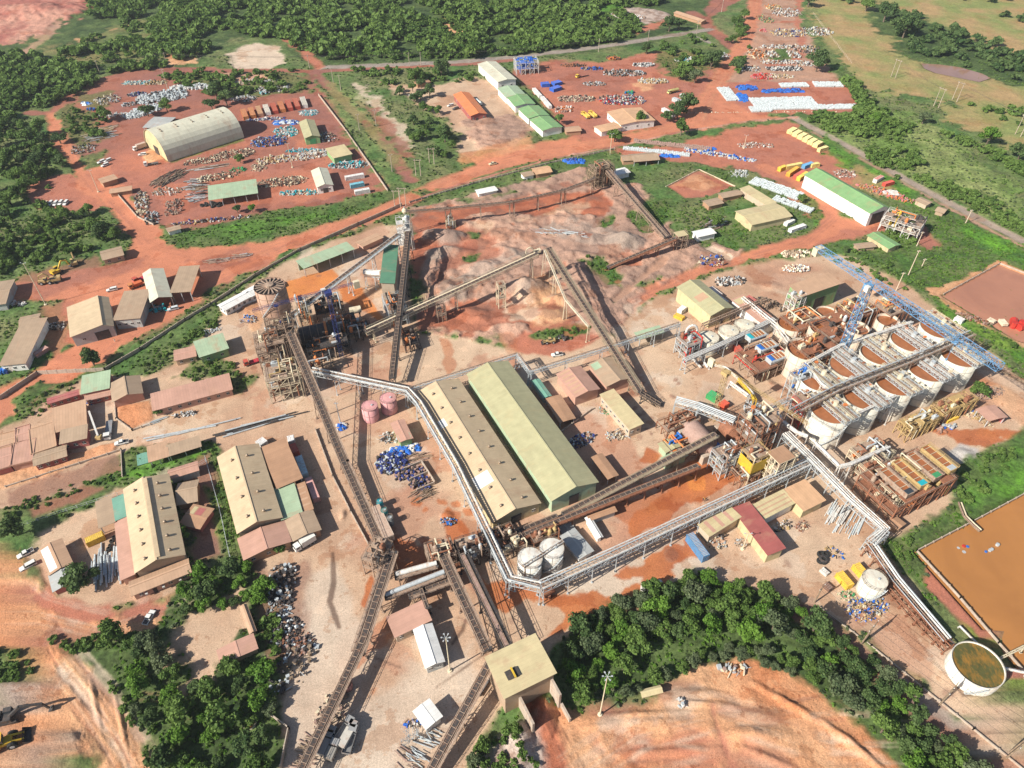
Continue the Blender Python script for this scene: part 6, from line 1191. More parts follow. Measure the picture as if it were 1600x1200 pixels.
fence([(322, 718), (345, 800), (362, 880)], 'wire fence between the two beige halls', 2.2, 3, 'steel')
fence([(10, 762), (190, 704), (192, 745)], 'low wall along the orange sand lane', 1, 5, 'conc', 'lane_wall', 'wall')
fence([(1280, 950), (1360, 1010), (1440, 1075), (1520, 1140), (1600, 1205)], 'curved retaining kerb beside the power lines at the lower right', .8, 5, 'conc', 'retaining_wall', 'wall')
fence([(1432, 861), (1520, 815), (1600, 772)], 'concrete rim along the upper side of the big orange pond', .7, 4, 'conc', 'pond_rim', 'wall')
fence([(1432, 861), (1500, 935), (1560, 1005), (1640, 1094)], 'concrete rim along the left side of the big orange pond', .7, 4, 'conc', 'pond_rim', 'wall')
fence([(1474, 460), (1562, 412), (1640, 442)], 'pale rim of the reddish pond at the right', .6, 5, 'conc', 'pond_rim', 'wall')
fence([(1040, 293), (1092, 266), (1148, 292)], 'low pale bund around the dry settling basin', .8, 5, 'stripe', 'basin_rim', 'wall')
fence([(180, 632), (182, 655), (207, 673), (235, 664)], 'low wall around the sand court below the long pink roof', .8, 3, 'conc', 'court_wall', 'wall')
fence([(425, 1120), (452, 1140), (440, 1200)], 'grey wall at the right side of the lower left grove', 2, 4, 'conc', 'grove_wall', 'wall')
fence([(870, 680), (905, 655), (925, 640)], 'low kerb wall at the transformer garden', 1, 4, 'conc', 'garden_wall', 'wall')
# ---------------------------------------------------------------- process plant
CW = (.70, .67, .58)
# white leaching tanks: five in front, four behind, one deck on each
FR = [(1298, 640), (1348, 619), (1399, 598), (1449, 577), (1500, 555)]; BK = [(1280, 592), (1326, 572), (1374, 552), (1421, 532), (1467, 512)]
OR_ = ['nearest', 'second', 'middle', 'fourth', 'farthest']
for row, nm in ((FR, 'front'), (BK, 'rear')):
    for i, (px, py) in enumerate(row):
        lb = '%s white leaching tank of the %s row, full of red slurry under steel walkways' % (OR_[i], nm)
        t_ = tank(px, py, 14.5, 7.6, CW, lb, 'slurry', 4, 'leaching_tank', 'tank', lvl=.93 + .045 * ((i * 7 + len(nm)) % 3) / 2, n=40, stair=(i == 0))
        for y in (-.4, 3.6):     # two lattice bridges over each tank
            q = MB(); ca, sa = math.cos(R(-63.5)), math.sin(R(-63.5))
            p = lambda x, yy, z: (x * ca - yy * sa, x * sa + yy * ca, z)
            q.truss(p(-9, y, 14.7), p(9, y, 14.7), 2.6, 1.7, 9, .2); q.build('walkway_bridge', MT['steel'], t_)
            q = MB(); q.rail([p(-9, y - 1.6, 16.4), p(9, y - 1.6, 16.4)], 1.1, .12, step=1.6); q.rail([p(-9, y + 1.6, 16.4), p(9, y + 1.6, 16.4)], 1.1, .12, step=1.6); q.build('railing', MT['white' if i % 2 else 'cream'], t_)
            q = MB(); q.beam(p(-9, y, 16.45), p(9, y, 16.45), 1.2, .08); q.build('grating', MT['dusty'], t_)
        q = MB(); c = p(0, 1.6, 0); q.tube((c[0], c[1], 15), (c[0], c[1], 18.2), .9, 12); q.box(c[0] - 1.1, c[0] + 1.1, c[1] - .8, c[1] + .8, 14.8, 16.4); q.build('agitator_drive', MT['steel' if i % 2 else 'cream'], t_)
        rr3 = random.Random(i * 5 + len(nm))
        for k in range(9):
            a = rr3.uniform(-8, 8); b = rr3.uniform(1, 6); s = rr3.uniform(.3, .8); q = MB(); c = p(a, b, 0); q.box(c[0] - s, c[0] + s, c[1] - s * .6, c[1] + s * .6, 16.4, 16.6 + s); q.build('machine_housing', MT[rr3.choice(['rust', 'cream', 'dark', 'steel', 'orange'])], t_)
rack([(1236, 645, 18), (1310, 606, 18), (1420, 563, 18), (1520, 520, 18)], 'dark lattice spine with pipes running between the two rows of leaching tanks', 3.4, 5, 'dusty', 60, 2, pr=.25, pm=('dusty', 'steel', 'dark'))
rack([(1260, 568, 17), (1312, 540, 17), (1425, 503, 17)], 'white pipe bridge crossing behind the rear row of leaching tanks', 1.2, 2, 'white', 60, .8, pr=.3, pm=('white',))
rack([(1262, 568, 16), (1285, 600, 16), (1312, 618, 16)], 'white pipe bridge turning down between the nearest rear leaching tanks', 1.2, 2, 'white', 60, .8, pr=.25, pm=('white',))
rack([(1320, 655, 15.5), (1400, 618, 15.5)], 'pair of thin white pipes hung across the front row of leaching tanks', .9, 2, 'white', 60, .5, pr=.2, pm=('white',))
# rusty first leach tanks with cluttered decks
for i, (px, py, r_, hh) in enumerate([(1258, 545, 7.5, 13), (1296, 512, 8.5, 12), (1340, 512, 5, 14), (1236, 505, 6, 9), (1292, 488, 5, 8), (1324, 486, 5, 9), (1388, 500, 5, 13)]):
    tank(px, py, hh, r_, (.60, .50, .40), ['cream tank with a rusty octagonal deck and red pipes down its side', 'largest rust topped tank in the middle of the cluttered deck', 'slim cream tank just left of the blue crane mast foot', 'low rust topped tank nearest the blue ended launders', 'low rusty tank in front of the green clad building', 'rusty tank at the far side of the cluttered deck', 'small tank right of the blue crane mast under the jib'][i], 'slurry', 3, 'preleach_tank', 'tank', lvl=.9)
for i, (p, w, d, h, lv, an, lb) in enumerate([((1262, 580), 17, 14, 13.6, 2, 26, 'octagonal brown deck loaded with pumps and vessels over the cream tank'), ((1296, 545), 21, 16, 12.6, 2, 26, 'widest rust brown deck crowded with pipework behind the blue crane mast'),
        ((1245, 525), 16, 12, 9.6, 2, 26, 'rust brown deck crowded with valves next to the salmon roofed shed'), ((1330, 510), 16, 12, 10.6, 2, 26, 'rust brown deck with yellow machines under the crane counter jib'), ((1378, 515), 12, 10, 13, 2, 26, 'grey and cream deck at the foot of the crane jib')]):
    steel_frame(p, w, d, h, lv, lb, R(an), 'rust', 4, 3, 16, 'plant_deck', deckm='rust' if i < 4 else 'dusty', pal=('rust', 'dusty', 'orange', 'cream', 'ochre', 'steel', 'dark'), stairs=i % 2 == 0, seed=i + 3)
steel_frame((1236, 490), 6, 6, 11, 3, 'white steel stair tower leaning on the green clad building', R(26), 'white', 2, 2, 4, 'stair_tower')
# blue ended launders
steel_frame((1192, 573), 22, 15, 6.5, 2, 'steel deck carrying three launders with blue end boxes', R(26.5), 'dusty', 4, 3, 12, 'plant_deck', deckm='rust', pal=('rust', 'steel', 'dusty', 'cream', 'red'), seed=5)
def launder(px, py, z, L, W, an, c1, c2, label, endw=2.2, H=2.2):
    x, y, _ = g(px, py, z); r = thing('launder', label, 'launder', (x, y, z), R(an)); q = MB()
    q.box(-L / 2, L / 2, -W / 2, -W / 2 + .25, 0, H); q.box(-L / 2, L / 2, W / 2 - .25, W / 2, 0, H); q.box(-L / 2, -L / 2 + .25, -W / 2, W / 2, 0, H); q.box(L / 2 - .25, L / 2, -W / 2, W / 2, 0, H); q.build('trough', MT[c1], r)
    q = MB(); q.box(-L / 2 + .25, L / 2 - endw, -W / 2 + .25, W / 2 - .25, H - .6, H - .35); q.build('slurry', MT['slurry'], r)
    q = MB(); q.box(L / 2 - endw, L / 2 - .25, -W / 2 + .25, W / 2 - .25, H - .4, H + .1); q.build('end_box', MT[c2], r)
    q = MB()
    for i in range(4): xx = -L / 2 + (L - endw) * (i + .5) / 4; q.beam((xx, -W / 2, H + .05), (xx, W / 2, H + .05), .15)
    q.build('baffle', MT['cream'], r); q = MB(); q.rail([(-L / 2, W / 2 + .6, H), (L / 2, W / 2 + .6, H)], 1., .09); q.beam((-L / 2, W / 2 + .4, H), (L / 2, W / 2 + .4, H), .7, .08); q.build('walkway', MT[c1], r)
for i, (px, py) in enumerate([(1180, 528), (1196, 545), (1212, 562)]): launder(px, py, 7, 9, 4, 206.5, 'steel', 'blue' if i else 'teal', ['farthest red launder with a turquoise end box on the steel deck', 'middle launder with a blue end box on the steel deck', 'nearest red launder with a blue end box on the steel deck'][i])
# rusty deck with four long launders
steel_frame((1418, 746), 29, 17, 9, 2, 'big rusty two storey steel deck carrying four long slurry launders', R(26.5), 'rust', 6, 3, 10, 'plant_deck', deckm='rust', pal=('rust', 'dusty', 'cream', 'ochre'), seed=9, t=.4, base_px=False)
for i, (px, py) in enumerate([(1398, 757), (1419, 744), (1441, 732), (1464, 721)]): launder(px, py, 9.5, 13, 3.6, -63.5, 'ochre' if i % 2 else 'dusty', ['glass', 'teal', 'green', 'steel'][i], 'long red launder on the rusty deck, %s, with a %s end' % (['leftmost', 'second from left', 'second from right', 'rightmost'][i], ['dark', 'turquoise', 'green', 'grey'][i]))
steel_frame((1375, 765), 11, 18, 8, 2, 'messy pale steel platform with pumps at the left end of the rusty deck', R(26.5), 'cream', 3, 4, 16, 'plant_deck', pal=('cream', 'dusty', 'rust', 'steel'), seed=4)
steel_frame((1352, 725), 13, 9, 7, 2, 'pale lattice platform between the silver pipe bridge and the rusty deck', R(26.5), 'cream', 3, 2, 12, 'plant_deck', pal=('cream', 'rust', 'orange', 'steel'), seed=6)
steel_frame((1425, 675), 15, 6, 7, 2, 'yellowish steel frame with long rusty filter panels beside the tanks, nearer half', R(25), 'ochre', 5, 2, 8, 'filter_frame', deckm='ochre', pal=('ochre', 'steel', 'cream'), seed=2)
steel_frame((1480, 648), 19, 6, 7, 2, 'yellowish steel frame with long rusty filter panels beside the tanks, farther half', R(25), 'ochre', 6, 2, 10, 'filter_frame', deckm='ochre', pal=('ochre', 'cream', 'rust'), seed=8)
# mill area
def mill(px, py, z, L, r, an, c, label, seg=0):
    x, y, _ = g(px, py, z); t = thing('grinding_mill', label, 'mill', (x, y, 0), R(an)); m = MT[c]; q = MB(); q.tube((-L / 2, 0, z), (L / 2, 0, z), r, 28); q.build('drum', m, t, False)
    for k in (-1, 1): q = MB(); q.tube((k * L / 2, 0, z), (k * (L / 2 + 1.4), 0, z), r * .95, 24, r * .4); q.tube((k * (L / 2 + 1.2), 0, z), (k * (L / 2 + 2.8), 0, z), r * .32, 14); q.build('end_cone', m, t)
    q = MB(); q.tube((L * .36, 0, z), (L * .44, 0, z), r * 1.12, 28); q.build('girth_gear', MT['rust' if c != 'dark' else 'orange'], t)
    q = MB()
    for i in range(seg): xx = -L / 2 + L * (i + .5) / seg; q.tube((xx - .08, 0, z), (xx + .08, 0, z), r * 1.03, 28)
    if seg: q.build('flange', MT['dusty'], t)
    for k in (-1, 1): q = MB(); q.box(k * (L / 2 + 1.6) - 1, k * (L / 2 + 1.6) + 1, -r * .9, r * .9, 0, z - r * .4); q.build('bearing_pedestal', MT['conc'], t)
    q = MB(); q.box(L * .3, L * .55, r + .6, r + 2.6, z - r, z - r + 1.8); q.build('motor', MT['blue'], t); return t
mill(1093, 684, 6, 11, 4.2, -63.5, 'pinkp' if 0 else 'mauve', 'big dusty pink grinding mill drum beside the orange machinery', 0)
mill(1140, 672, 5, 6, 3.2, -63.5, 'rust', 'smaller rusty mill drum between the grinding mill and the steel tower', 0)
steel_frame((1075, 700), 20, 9, 3.4, 1, 'low platform with orange pumps and blue motors around the pink mill', R(26.5), 'rust', 4, 2, 22, 'mill_platform', pal=('orange', 'rust', 'blue', 'cream', 'orange'), seed=12, stairs=False)
steel_frame((1058, 668), 16, 7, 4, 1, 'rusty pipe manifold behind the pink mill', R(26.5), 'rust', 4, 2, 14, 'mill_platform', pal=('orange', 'rust', 'dusty'), seed=13, stairs=False)
steel_frame((1172, 700), 11, 10, 17, 4, 'tall rust red lattice tower carrying a ring of cyclones', R(26.5), 'rust', 3, 3, 10, 'cyclone_tower', pal=('rust', 'dusty', 'steel', 'cream'), seed=14)
x_, y_, _ = g(1176, 640, 18); cy_ = thing('cyclone_cluster', 'ring of small grey cyclones on top of the rust red tower', 'cyclone cluster', (x_, y_, 17.4))
q = MB(); q.tube((0, 0, 0), (0, 0, 2.2), .9, 12); q.build('distributor', MT['orange'], cy_)
for k in range(16): a = k * math.pi / 8; q = MB(); q.tube((3.2 * math.cos(a), 3.2 * math.sin(a), 1.8), (3.2 * math.cos(a), 3.2 * math.sin(a), .9), .34, 8); q.tube((3.2 * math.cos(a), 3.2 * math.sin(a), .9), (2.8 * math.cos(a), 2.8 * math.sin(a), -.7), .34, 8, .1); q.beam((.8 * math.cos(a), .8 * math.sin(a), 1.6), (3 * math.cos(a), 3 * math.sin(a), 1.6), .2); q.build('cyclone', MT['steel' if k % 3 else 'dark'], cy_)
steel_frame((1245, 660), 7, 7, 13, 4, 'dark red lattice tower between the cyclone tower and the first leaching tank', R(26.5), 'red', 2, 2, 6, 'lift_tower', seed=15)
steel_frame((1243, 622), 11, 6, 14, 2, 'bluish grey pump platform beside the leaching tank spine', R(26.5), 'steel', 3, 2, 18, 'pump_platform', pal=('steel', 'blue', 'steel', 'dark'), seed=16)
steel_frame((1168, 745), 7.5, 6.5, 14, 3, 'square silo tower with yellow cladding and a brown deck', R(26.5), 'ochre', 2, 2, 4, 'silo_tower', seed=17, walls=(('s', 0, 1, 7, 12.5, 'yellow'), ('w', 0, 1, 7, 12.5, 'yellow')))
steel_frame((1205, 752), 7.5, 6.5, 15, 4, 'square pale steel tower with a flat brown roof beside the yellow silo tower', R(26.5), 'cream', 2, 3, 3, 'silo_tower', roof='brown', seed=18)
steel_frame((1128, 735), 9, 7, 10, 3, 'grey transfer tower where the long belt reaches the mill', R(26.5), 'steel', 3, 2, 8, 'transfer_tower', seed=19)
steel_frame((1160, 752), 9, 6, 5, 1, 'rusty sump platform at the edge of the orange spill', R(26.5), 'rust', 3, 2, 10, 'mill_platform', seed=20, stairs=False)
steel_frame((1072, 555), 8, 8, 9, 3, 'silver valve tower with a looping pipe left of the cream tanks', R(26.5), 'steel', 2, 2, 12, 'valve_tower', pal=('steel', 'dark', 'rust', 'red'), seed=21)
x_, y_, _ = g(1075, 545); lp = thing('looping_pipe', 'fat silver pipe arching over the valve tower', 'pipe', (x_, y_, 0)); q = MB(); q.pipe([(-2.4 + 2.4 * (1 - math.cos(t)), 0, 10 + 3.6 * math.sin(t)) for t in np.linspace(0, math.pi, 9)] + [(2.4, -1, 2), (6, -14, 1)], .55, 10); q.pipe([(-2.4, 0, 10), (-2.4, 0, .5), (3, -14, 1)], .55, 10); q.build('pipe', MT['white'], lp)
for i, (px, py, r_) in enumerate([(1107, 527, 4.7), (1139, 517, 4.5), (1163, 508, 4.6)]): tank(px, py, 7, r_, (.70, .65, .52), '%s of three cream domed tanks beside the silver pipe rack' % ['leftmost', 'middle', 'rightmost'][i], 'roof', 2)
for i, (px, py) in enumerate([(828, 872), (862, 857)]): tank(px, py, 8.5, 4.1, (.72, .70, .64), '%s white tank of the pair inside the corner of the silver pipe bridge' % ['left', 'right'][i], 'roof', 3)
rack([(818, 884, 9.2), (880, 845, 9.2)], 'rusty walkway laid across the tops of the two white tanks', 1.2, 2, 'dusty', 60, .5, name='walkway')
for i, (px, py) in enumerate([(577, 634), (606, 622)]): tank(px, py, 7, 3.3, (.66, .33, .33), '%s pink tank beside the empty drums' % ['left', 'right'][i], 'roof', 2, stair=False)
tank(1367, 906, 6.5, 3.9, (.70, .66, .56), 'squat white tank standing alone right of the yellow containers', 'roof', 2)
_w = tank(1529, 1038, 5.5, 7.2, (.76, .72, .64), 'wide open white tank of green brown water in the lower right corner', 'slurry', 1, 'water_tank', fill='glass', lvl=.93, n=48); [o for o in _w.children if o.name.startswith('slurry')][0].data.materials[0] = mat((.10, .095, .03), .15, 0, .25, .4, (.35, .17, .03), .5, spec=.6)
tank(389, 1128, 1.5, 1.9, (.6, .52, .4), 'small round concrete basin in the lower left grove', 'slurry', 0, 'round_basin', 'basin', stair=False)
tank(541, 1067, 3, 1.5, (.55, .25, .2), 'small pink domed tank beside the long belt at the bottom', 'roof', 1, stair=False)
for i, (px, py, c) in enumerate([(593, 783, (.03, .38, .45)), (600, 797, (.05, .36, .36)), (609, 809, (.25, .27, .27))]): tank(px, py, 3.4, 1.15, c, ['bright turquoise round water tank beside the long trailer', 'teal round water tank, middle of three by the trailer', 'grey round water tank beside the long trailer'][i], 'roof', 1, 'water_tank', stair=False)
# round tower of the old kiln plant, upper left of the plant
kt = tank(421, 447, 12, 6.3, (.42, .26, .19), 'tall round rust brown thickener tower with a spoked top', 'slurry', 4, 'round_tower', 'tower', zb=26, lvl=.97, fill='dark')
q = MB()
for k in range(18): a = k * math.pi / 9; q.beam((1.6 * math.cos(a), 1.6 * math.sin(a), 12.1), (5.9 * math.cos(a), 5.9 * math.sin(a), 12.1), .5, .25)
q.lathe(0, 0, [(1.8, 12), (1.8, 13), (0, 13.4)], 14); q.build('spoked_top', MT['dusty'], kt)
steel_frame((452, 560), 11, 10, 26, 5, 'tall crowded steel structure under the round tower', R(20), 'dusty', 3, 3, 9, 'kiln_structure', pal=('dusty', 'steel', 'rust', 'dark', 'cream'), seed=31, t=.35)
steel_frame((432, 570), 12, 10, 15, 4, 'crowded grey brown steel structure left of the long belt head', R(20), 'dusty', 3, 3, 14, 'kiln_structure', pal=('dusty', 'cream', 'steel', 'rust'), seed=32)
steel_frame((448, 612), 13, 11, 12, 3, 'cream steel structure with branching pipes at the near end of the kiln plant', R(20), 'cream', 3, 3, 14, 'kiln_structure', pal=('cream', 'steel', 'rust', 'dusty', 'ochre'), seed=33)
mill(492, 522, 5, 13, 4.4, 18, 'dark', 'big dark banded drum of the old kiln plant', 4)
mill(524, 508, 4, 6, 3.2, 18, 'steel', 'shorter grey drum right of the dark banded drum', 2)
for p, w, d, h, lv, lb, sd_, cc in [((535, 520), 14, 9, 7, 2, 'dark tangle of steel and ducts right of the kiln drums', 34, 'dark'), ((515, 555), 18, 6, 7, 2, 'long dark gantry in front of the kiln drums', 35, 'dark'), ((500, 580), 11, 6, 5, 1, 'low dark frame with a red hopper below the kiln gantry', 36, 'dark'), ((515, 492), 12, 7, 8, 2, 'dark frame with a dull green hopper behind the kiln drums', 37, 'dark'), ((478, 505), 5, 8, 12, 3, 'pale stair frame between the round tower and the kiln drum', 38, 'cream'), ((560, 525), 10, 8, 5, 1, 'dark machine frame below the end of the blue crane jib', 39, 'dark'), ((618, 495), 8, 15, 8, 3, 'grey stair and screen frame at the near end of the green roofed screening house', 40, 'steel'), ((640, 538), 6, 11, 4, 1, 'dark hopper frame with orange rollers under the long belt', 41, 'dark')]:
    steel_frame(p, w, d, h, lv, lb, R(20), cc, 3, 2, 12, 'kiln_structure', pal=('dark', 'rust', 'dusty', 'steel', 'orange'), seed=sd_, deckm='dark' if cc == 'dark' else 'dusty')
x_, y_, _ = g(558, 500); _t = thing('receiver_tank', 'horizontal cream cylinder lying among the dark kiln machinery', 'tank', (x_, y_, 0), R(20)); q = MB(); q.tube((-2.6, 0, 6), (2.6, 0, 6), 1.7, 16); q.build('drum', MT['cream'], _t); q = MB(); q.box(-2, -1.4, -1.2, 1.2, 0, 5); q.box(1.4, 2, -1.2, 1.2, 0, 5); q.build('saddle', MT['dusty'], _t)
_t = rack([(570, 428, 8), (586, 430, 8), (597, 430, 9)], 'white and blue horizontal cylinder feeding the screening house', 1.6, 1, 'steel', 6, 1, pr=1.1, pm=('white',), name='feed_cylinder')
# transfer towers
steel_frame((634, 388), 7, 7, 17, 4, 'white transfer tower with a ball shaped top where three belts meet', R(10), 'white', 2, 2, 3, 'transfer_tower', pal=('white', 'steel'), seed=51, deckm='white')
x_, y_, _ = g(632, 330, 19.4); _t = thing('dust_cyclone', 'pale ball shaped dust cyclone on top of the white transfer tower', 'cyclone', (x_, y_, 17.6)); q = MB(); q.lathe(0, 0, [(.2, 0), (1, .9), (1.5, 2), (1.2, 3), (.4, 3.6), (0, 3.7)], 14); q.build('body', MT['cream'], _t); q = MB(); q.tube((0, 0, 3.4), (0, 0, 4.4), .3, 8); q.build('outlet', MT['steel'], _t)
steel_frame((937, 290), 13, 9, 13, 5, 'brown scaffold like tower at the head of the crusher belt', R(26), 'wood', 5, 4, 8, 'crusher_tower', pal=('wood', 'rust', 'dusty'), seed=52, deckm='wood')
steel_frame((1060, 388), 6, 5, 9, 3, 'transfer tower with a pale roof by the white box building', R(20), 'dusty', 2, 2, 3, 'transfer_tower', roof='khaki', seed=53)
steel_frame((690, 880), 9, 7, 8, 2, 'brown transfer station where the three lower belts start', R(20), 'dusty', 3, 2, 14, 'transfer_station', pal=('dusty', 'rust', 'dark', 'cream'), seed=54)
steel_frame((738, 872), 10, 7, 8, 2, 'dark transfer station right of the brown one', R(20), 'dark', 3, 2, 14, 'transfer_station', pal=('dark', 'rust', 'dusty', 'steel'), seed=55)
steel_frame((595, 885), 7, 9, 9, 2, 'brown transfer station at the lower end of the plant belt', R(-20), 'dusty', 2, 3, 12, 'transfer_station', pal=('dusty', 'rust', 'dark'), seed=56)
steel_frame((778, 850), 12, 5, 5, 1, 'tangle of rusty pumps and pipes left of the white tanks', R(26), 'rust', 4, 2, 24, 'pump_platform', pal=('rust', 'dusty', 'cream', 'dark'), seed=57, stairs=False)
steel_frame((800, 862), 9, 5, 4, 1, 'dusty pump rack between the belts and the silver bridge', R(26), 'dusty', 3, 2, 18, 'pump_platform', pal=('rust', 'cream', 'dark'), seed=58, stairs=False)
steel_frame((850, 845), 10, 4, 4, 1, 'rusty pipe stands behind the white tank pair', R(26), 'rust', 3, 2, 14, 'pump_platform', pal=('rust', 'dusty', 'ochre'), seed=59, stairs=False)
steel_frame((690, 500), 4, 4, 8, 2, 'bent of braced legs under the stockpile belt', R(20), 'dusty', 2, 2, 0, 'belt_support', seed=60, stairs=False)
steel_frame((783, 480), 3.5, 3.5, 13, 2, 'tall twin leg support under the stockpile belt', R(20), 'cream', 1, 1, 1, 'belt_support', seed=61, stairs=False)
steel_frame((703, 355), 4, 4, 5, 2, 'little pump tower under the curved belt', R(10), 'cream', 2, 2, 5, 'pump_tower', seed=62)
# belts
conveyor((452, 520), 22, (537, 722), 4.5, 'long brown main belt descending from the kiln structure to the yard', 2.6, 'dusty', None, 15, name='main_belt')
conveyor((537, 722), 4.5, (598, 860), 3, 'lower run of the brown main belt above the concrete strip', 2.6, 'dusty', None, 12, name='main_belt')
conveyor((637, 362), 17, (612, 590), 5.5, 'long dark belt running from the white transfer tower past the screening house', 2.4, 'dark', None, 16, name='screen_belt')
conveyor((622, 366), 17, (455, 492), 9, 'long diagonal belt from the white transfer tower to the kiln plant', 2.4, 'steel', None, 16, name='feed_belt')
conveyor((572, 518), 7, (840, 396), 17, 'long stockpile belt rising over the grey mounds', 2.2, 'cream', None, 40, name='stockpile_belt')
conveyor((856, 388), 16.5, (1000, 612), 5, 'long stacker belt climbing over the stockpile', 2.6, 'truss', None, 60, name='stacker_belt')
_t = rack([(851, 390, 16), (884, 468, 12), (920, 510, 9)], 'thin cream tie frame along the stacker belt', .8, 1, 'cream', 24, .5, pr=.12, name='tie_frame')
conveyor((1001, 613), 5, (1032, 632), 1, 'black foot end of the stacker belt', 2.4, 'dark', None, 10, name='tail_belt')
conveyor((946, 263), 12, (1040, 371), 5, 'crusher belt dropping from the scaffold tower to the roofed transfer tower', 2.4, 'dusty', None, 14, name='crusher_belt')
conveyor((1055, 372), 8, (950, 417), 1.5, 'short rust brown belt running left from the roofed transfer tower', 2.4, 'rust', None, 10, name='reclaim_belt')
PB = [(636, 330, 14), (700, 325, 12), (800, 315, 10), (880, 297, 9), (930, 278, 10)]
for i, (a, b) in enumerate(zip(PB, PB[1:])): conveyor(a[:2], a[2], b[:2], b[2], '%s section of the curved thin belt along the far side of the stockpile' % ['first', 'second', 'third', 'last'][i], 1.6, 'dusty', None, 16, 1.1, False, name='overland_belt')
conveyor((1118, 678), 12, (880, 803), 2, 'long straight belt climbing to the mill beside its shaded twin', 2.4, 'truss', None, 14, name='mill_feed_belt')
conveyor((1090, 727), 7, (705, 880), 3, 'long rusty belt on many legs below the straight mill belt', 2.2, 'rust', None, 7, name='return_belt')
conveyor((870, 806), 2.4, (720, 866), 5, 'low brown belt along the near end of the olive warehouse', 2.2, 'dusty', None, 9, name='link_belt')
conveyor((690, 866), 9, (760, 1016), 4, 'left one of the parallel belts leading to the crusher house', 2.4, 'dusty', None, 12, name='crusher_feed_belt')
conveyor((722, 866), 9, (792, 1010), 7, 'right one of the parallel belts, with a pale belt and a small white box', 2.2, 'dark', None, 12, belt='mauve', name='crusher_feed_belt')
conveyor((612, 862), 9, (560, 1020), 5, 'belt with wide side platforms just below the main belt transfer station', 2.8, 'dusty', None, 12, name='yard_belt')
conveyor((574, 985), 5.5, (464, 1215), 5, 'long straight brown belt leaving the photo at the bottom left of centre', 2.4, 'dusty', None, 13, name='yard_belt')
conveyor((765, 1035), 8, (668, 1212), 3, 'belt running from the crusher house down to the bottom edge', 2.4, 'dusty', None, 12, name='yard_belt')
conveyor((682, 880), 7, (618, 898), 6, 'short white hooded cross belt between the transfer stations', 2.4, 'dusty', 'white', 10, name='cross_belt')
conveyor((694, 894), 7, (602, 930), 5, 'blue grey hooded cross belt below the white hooded one', 2.2, 'dusty', 'steel', 10, name='cross_belt')
conveyor((706, 905), 5, (640, 930), 4, 'lowest and shortest of the three cross belts', 1.8, 'dusty', None, 10, name='cross_belt')
conveyor((655, 912), 5, (668, 950), 5, 'narrow dark chute behind the pink roofed control building', 1.4, 'dark', None, 10, 1, False, name='chute')
# low wall and drain beside the main belt
fence([(493, 672), (520, 745), (548, 800), (575, 850)], 'low footing wall with stubs left of the main belt', 1, 3, 'conc', 'footing_wall', 'wall')
# silver pipe bridges
rack([(487, 577, 11), (560, 592, 10), (637, 608, 9), (655, 628, 9), (712, 725, 9), (797, 903, 9), (845, 914, 9)], 'silver pipe bridge hugging the beige warehouse down to its corner by the white tanks', 2.8, 6, 'steel', 13)
rack([(845, 914, 9), (960, 862, 9), (1090, 802, 9), (1262, 722, 9)], 'long straight silver pipe bridge from the white tanks to the leaching tanks', 3.4, 7, 'steel', 10, pm=('white', 'steel', 'dusty'), walk=True)
rack([(1228, 676, 10), (1275, 722, 10), (1330, 778, 9), (1384, 826, 8), (1362, 846, 7)], 'silver pipe bridge crossing from the mill to the pond side', 3.4, 7, 'steel', 10, pm=('white', 'steel'))
rack([(1362, 850, 6), (1400, 905, 4), (1480, 1000, 3)], 'low silver pipe rack leading down to the round water tank', 3.4, 7, 'rust', 5, 1.2, pm=('steel', 'white', 'dusty'))
rack([(1395, 915, 3), (1440, 965, 3), (1485, 1010, 3)], 'low rusty pipe gallery with white hoops beside the pond rack', 4, 5, 'rust', 3.5, 2, pm=('rust', 'dark', 'rust'))
rack([(1216, 645, 12), (1222, 658, 12), (1246, 676, 11), (1262, 682, 11)], 'fat white pipe winding in front of the dark red tower', .9, 1, 'white', 30, .5, pr=.5, pm=('white',), name='bent_pipe')
rack([(1275, 692, 10), (1312, 728, 10), (1328, 725, 10), (1388, 698, 9)], 'fat white pipe elbow in front of the nearest leaching tank', 1.2, 2, 'white', 14, .8, pr=.42, pm=('white',), name='bent_pipe')
rack([(637, 608, 8), (740, 575, 8), (808, 553, 8), (828, 580, 8), (940, 545, 8), (1062, 505, 8)], 'thin silver pipe bridge behind the warehouses on tall slim legs', 1.5, 3, 'steel', 14, 1.4, pr=.14)
rack([(1070, 562, 7), (1130, 536, 7), (1210, 498, 7)], 'silver pipe rack in front of the three cream tanks', 2.4, 6, 'steel', 9, 1.8, pm=('white', 'steel'))
rack([(1098, 508, 7), (1150, 486, 7), (1200, 466, 7)], 'brown pipe rack behind the three cream tanks', 1.6, 3, 'dusty', 9, 1.4, pm=('dusty', 'rust'))
rack([(1160, 465, 7), (1215, 510, 7), (1240, 545, 8)], 'white pipe rack along the salmon roofed shed', 1.6, 3, 'white', 9, 1.4, pm=('white', 'cream'))
rack([(1056, 624, 10), (1092, 634, 10), (1148, 656, 10)], 'silver pipe bridge with blue grey pipes behind the pink mill', 3.2, 7, 'steel', 12, pm=('steel', 'white'))
rack([(1195, 640, 10), (1236, 622, 12)], 'short silver walkway leading to the pump platform', 2, 4, 'steel', 12)
rack([(1110, 568, 3), (1135, 575, 3), (1165, 602, 3), (1178, 616, 3), (1170, 620, 3), (1140, 598, 3)], 'fat white hairpin pipe beside the yellow machine', .8, 1, 'white', 20, .4, pr=.4, pm=('white',), name='bent_pipe')
rack([(1155, 592, 3), (1172, 612, 3), (1180, 625, 3)], 'bright yellow machine girder on the concrete beside the white hairpin pipe', 1.4, 2, 'yellow', 8, .8, pr=.35, pm=('yellow',), name='yellow_girder')
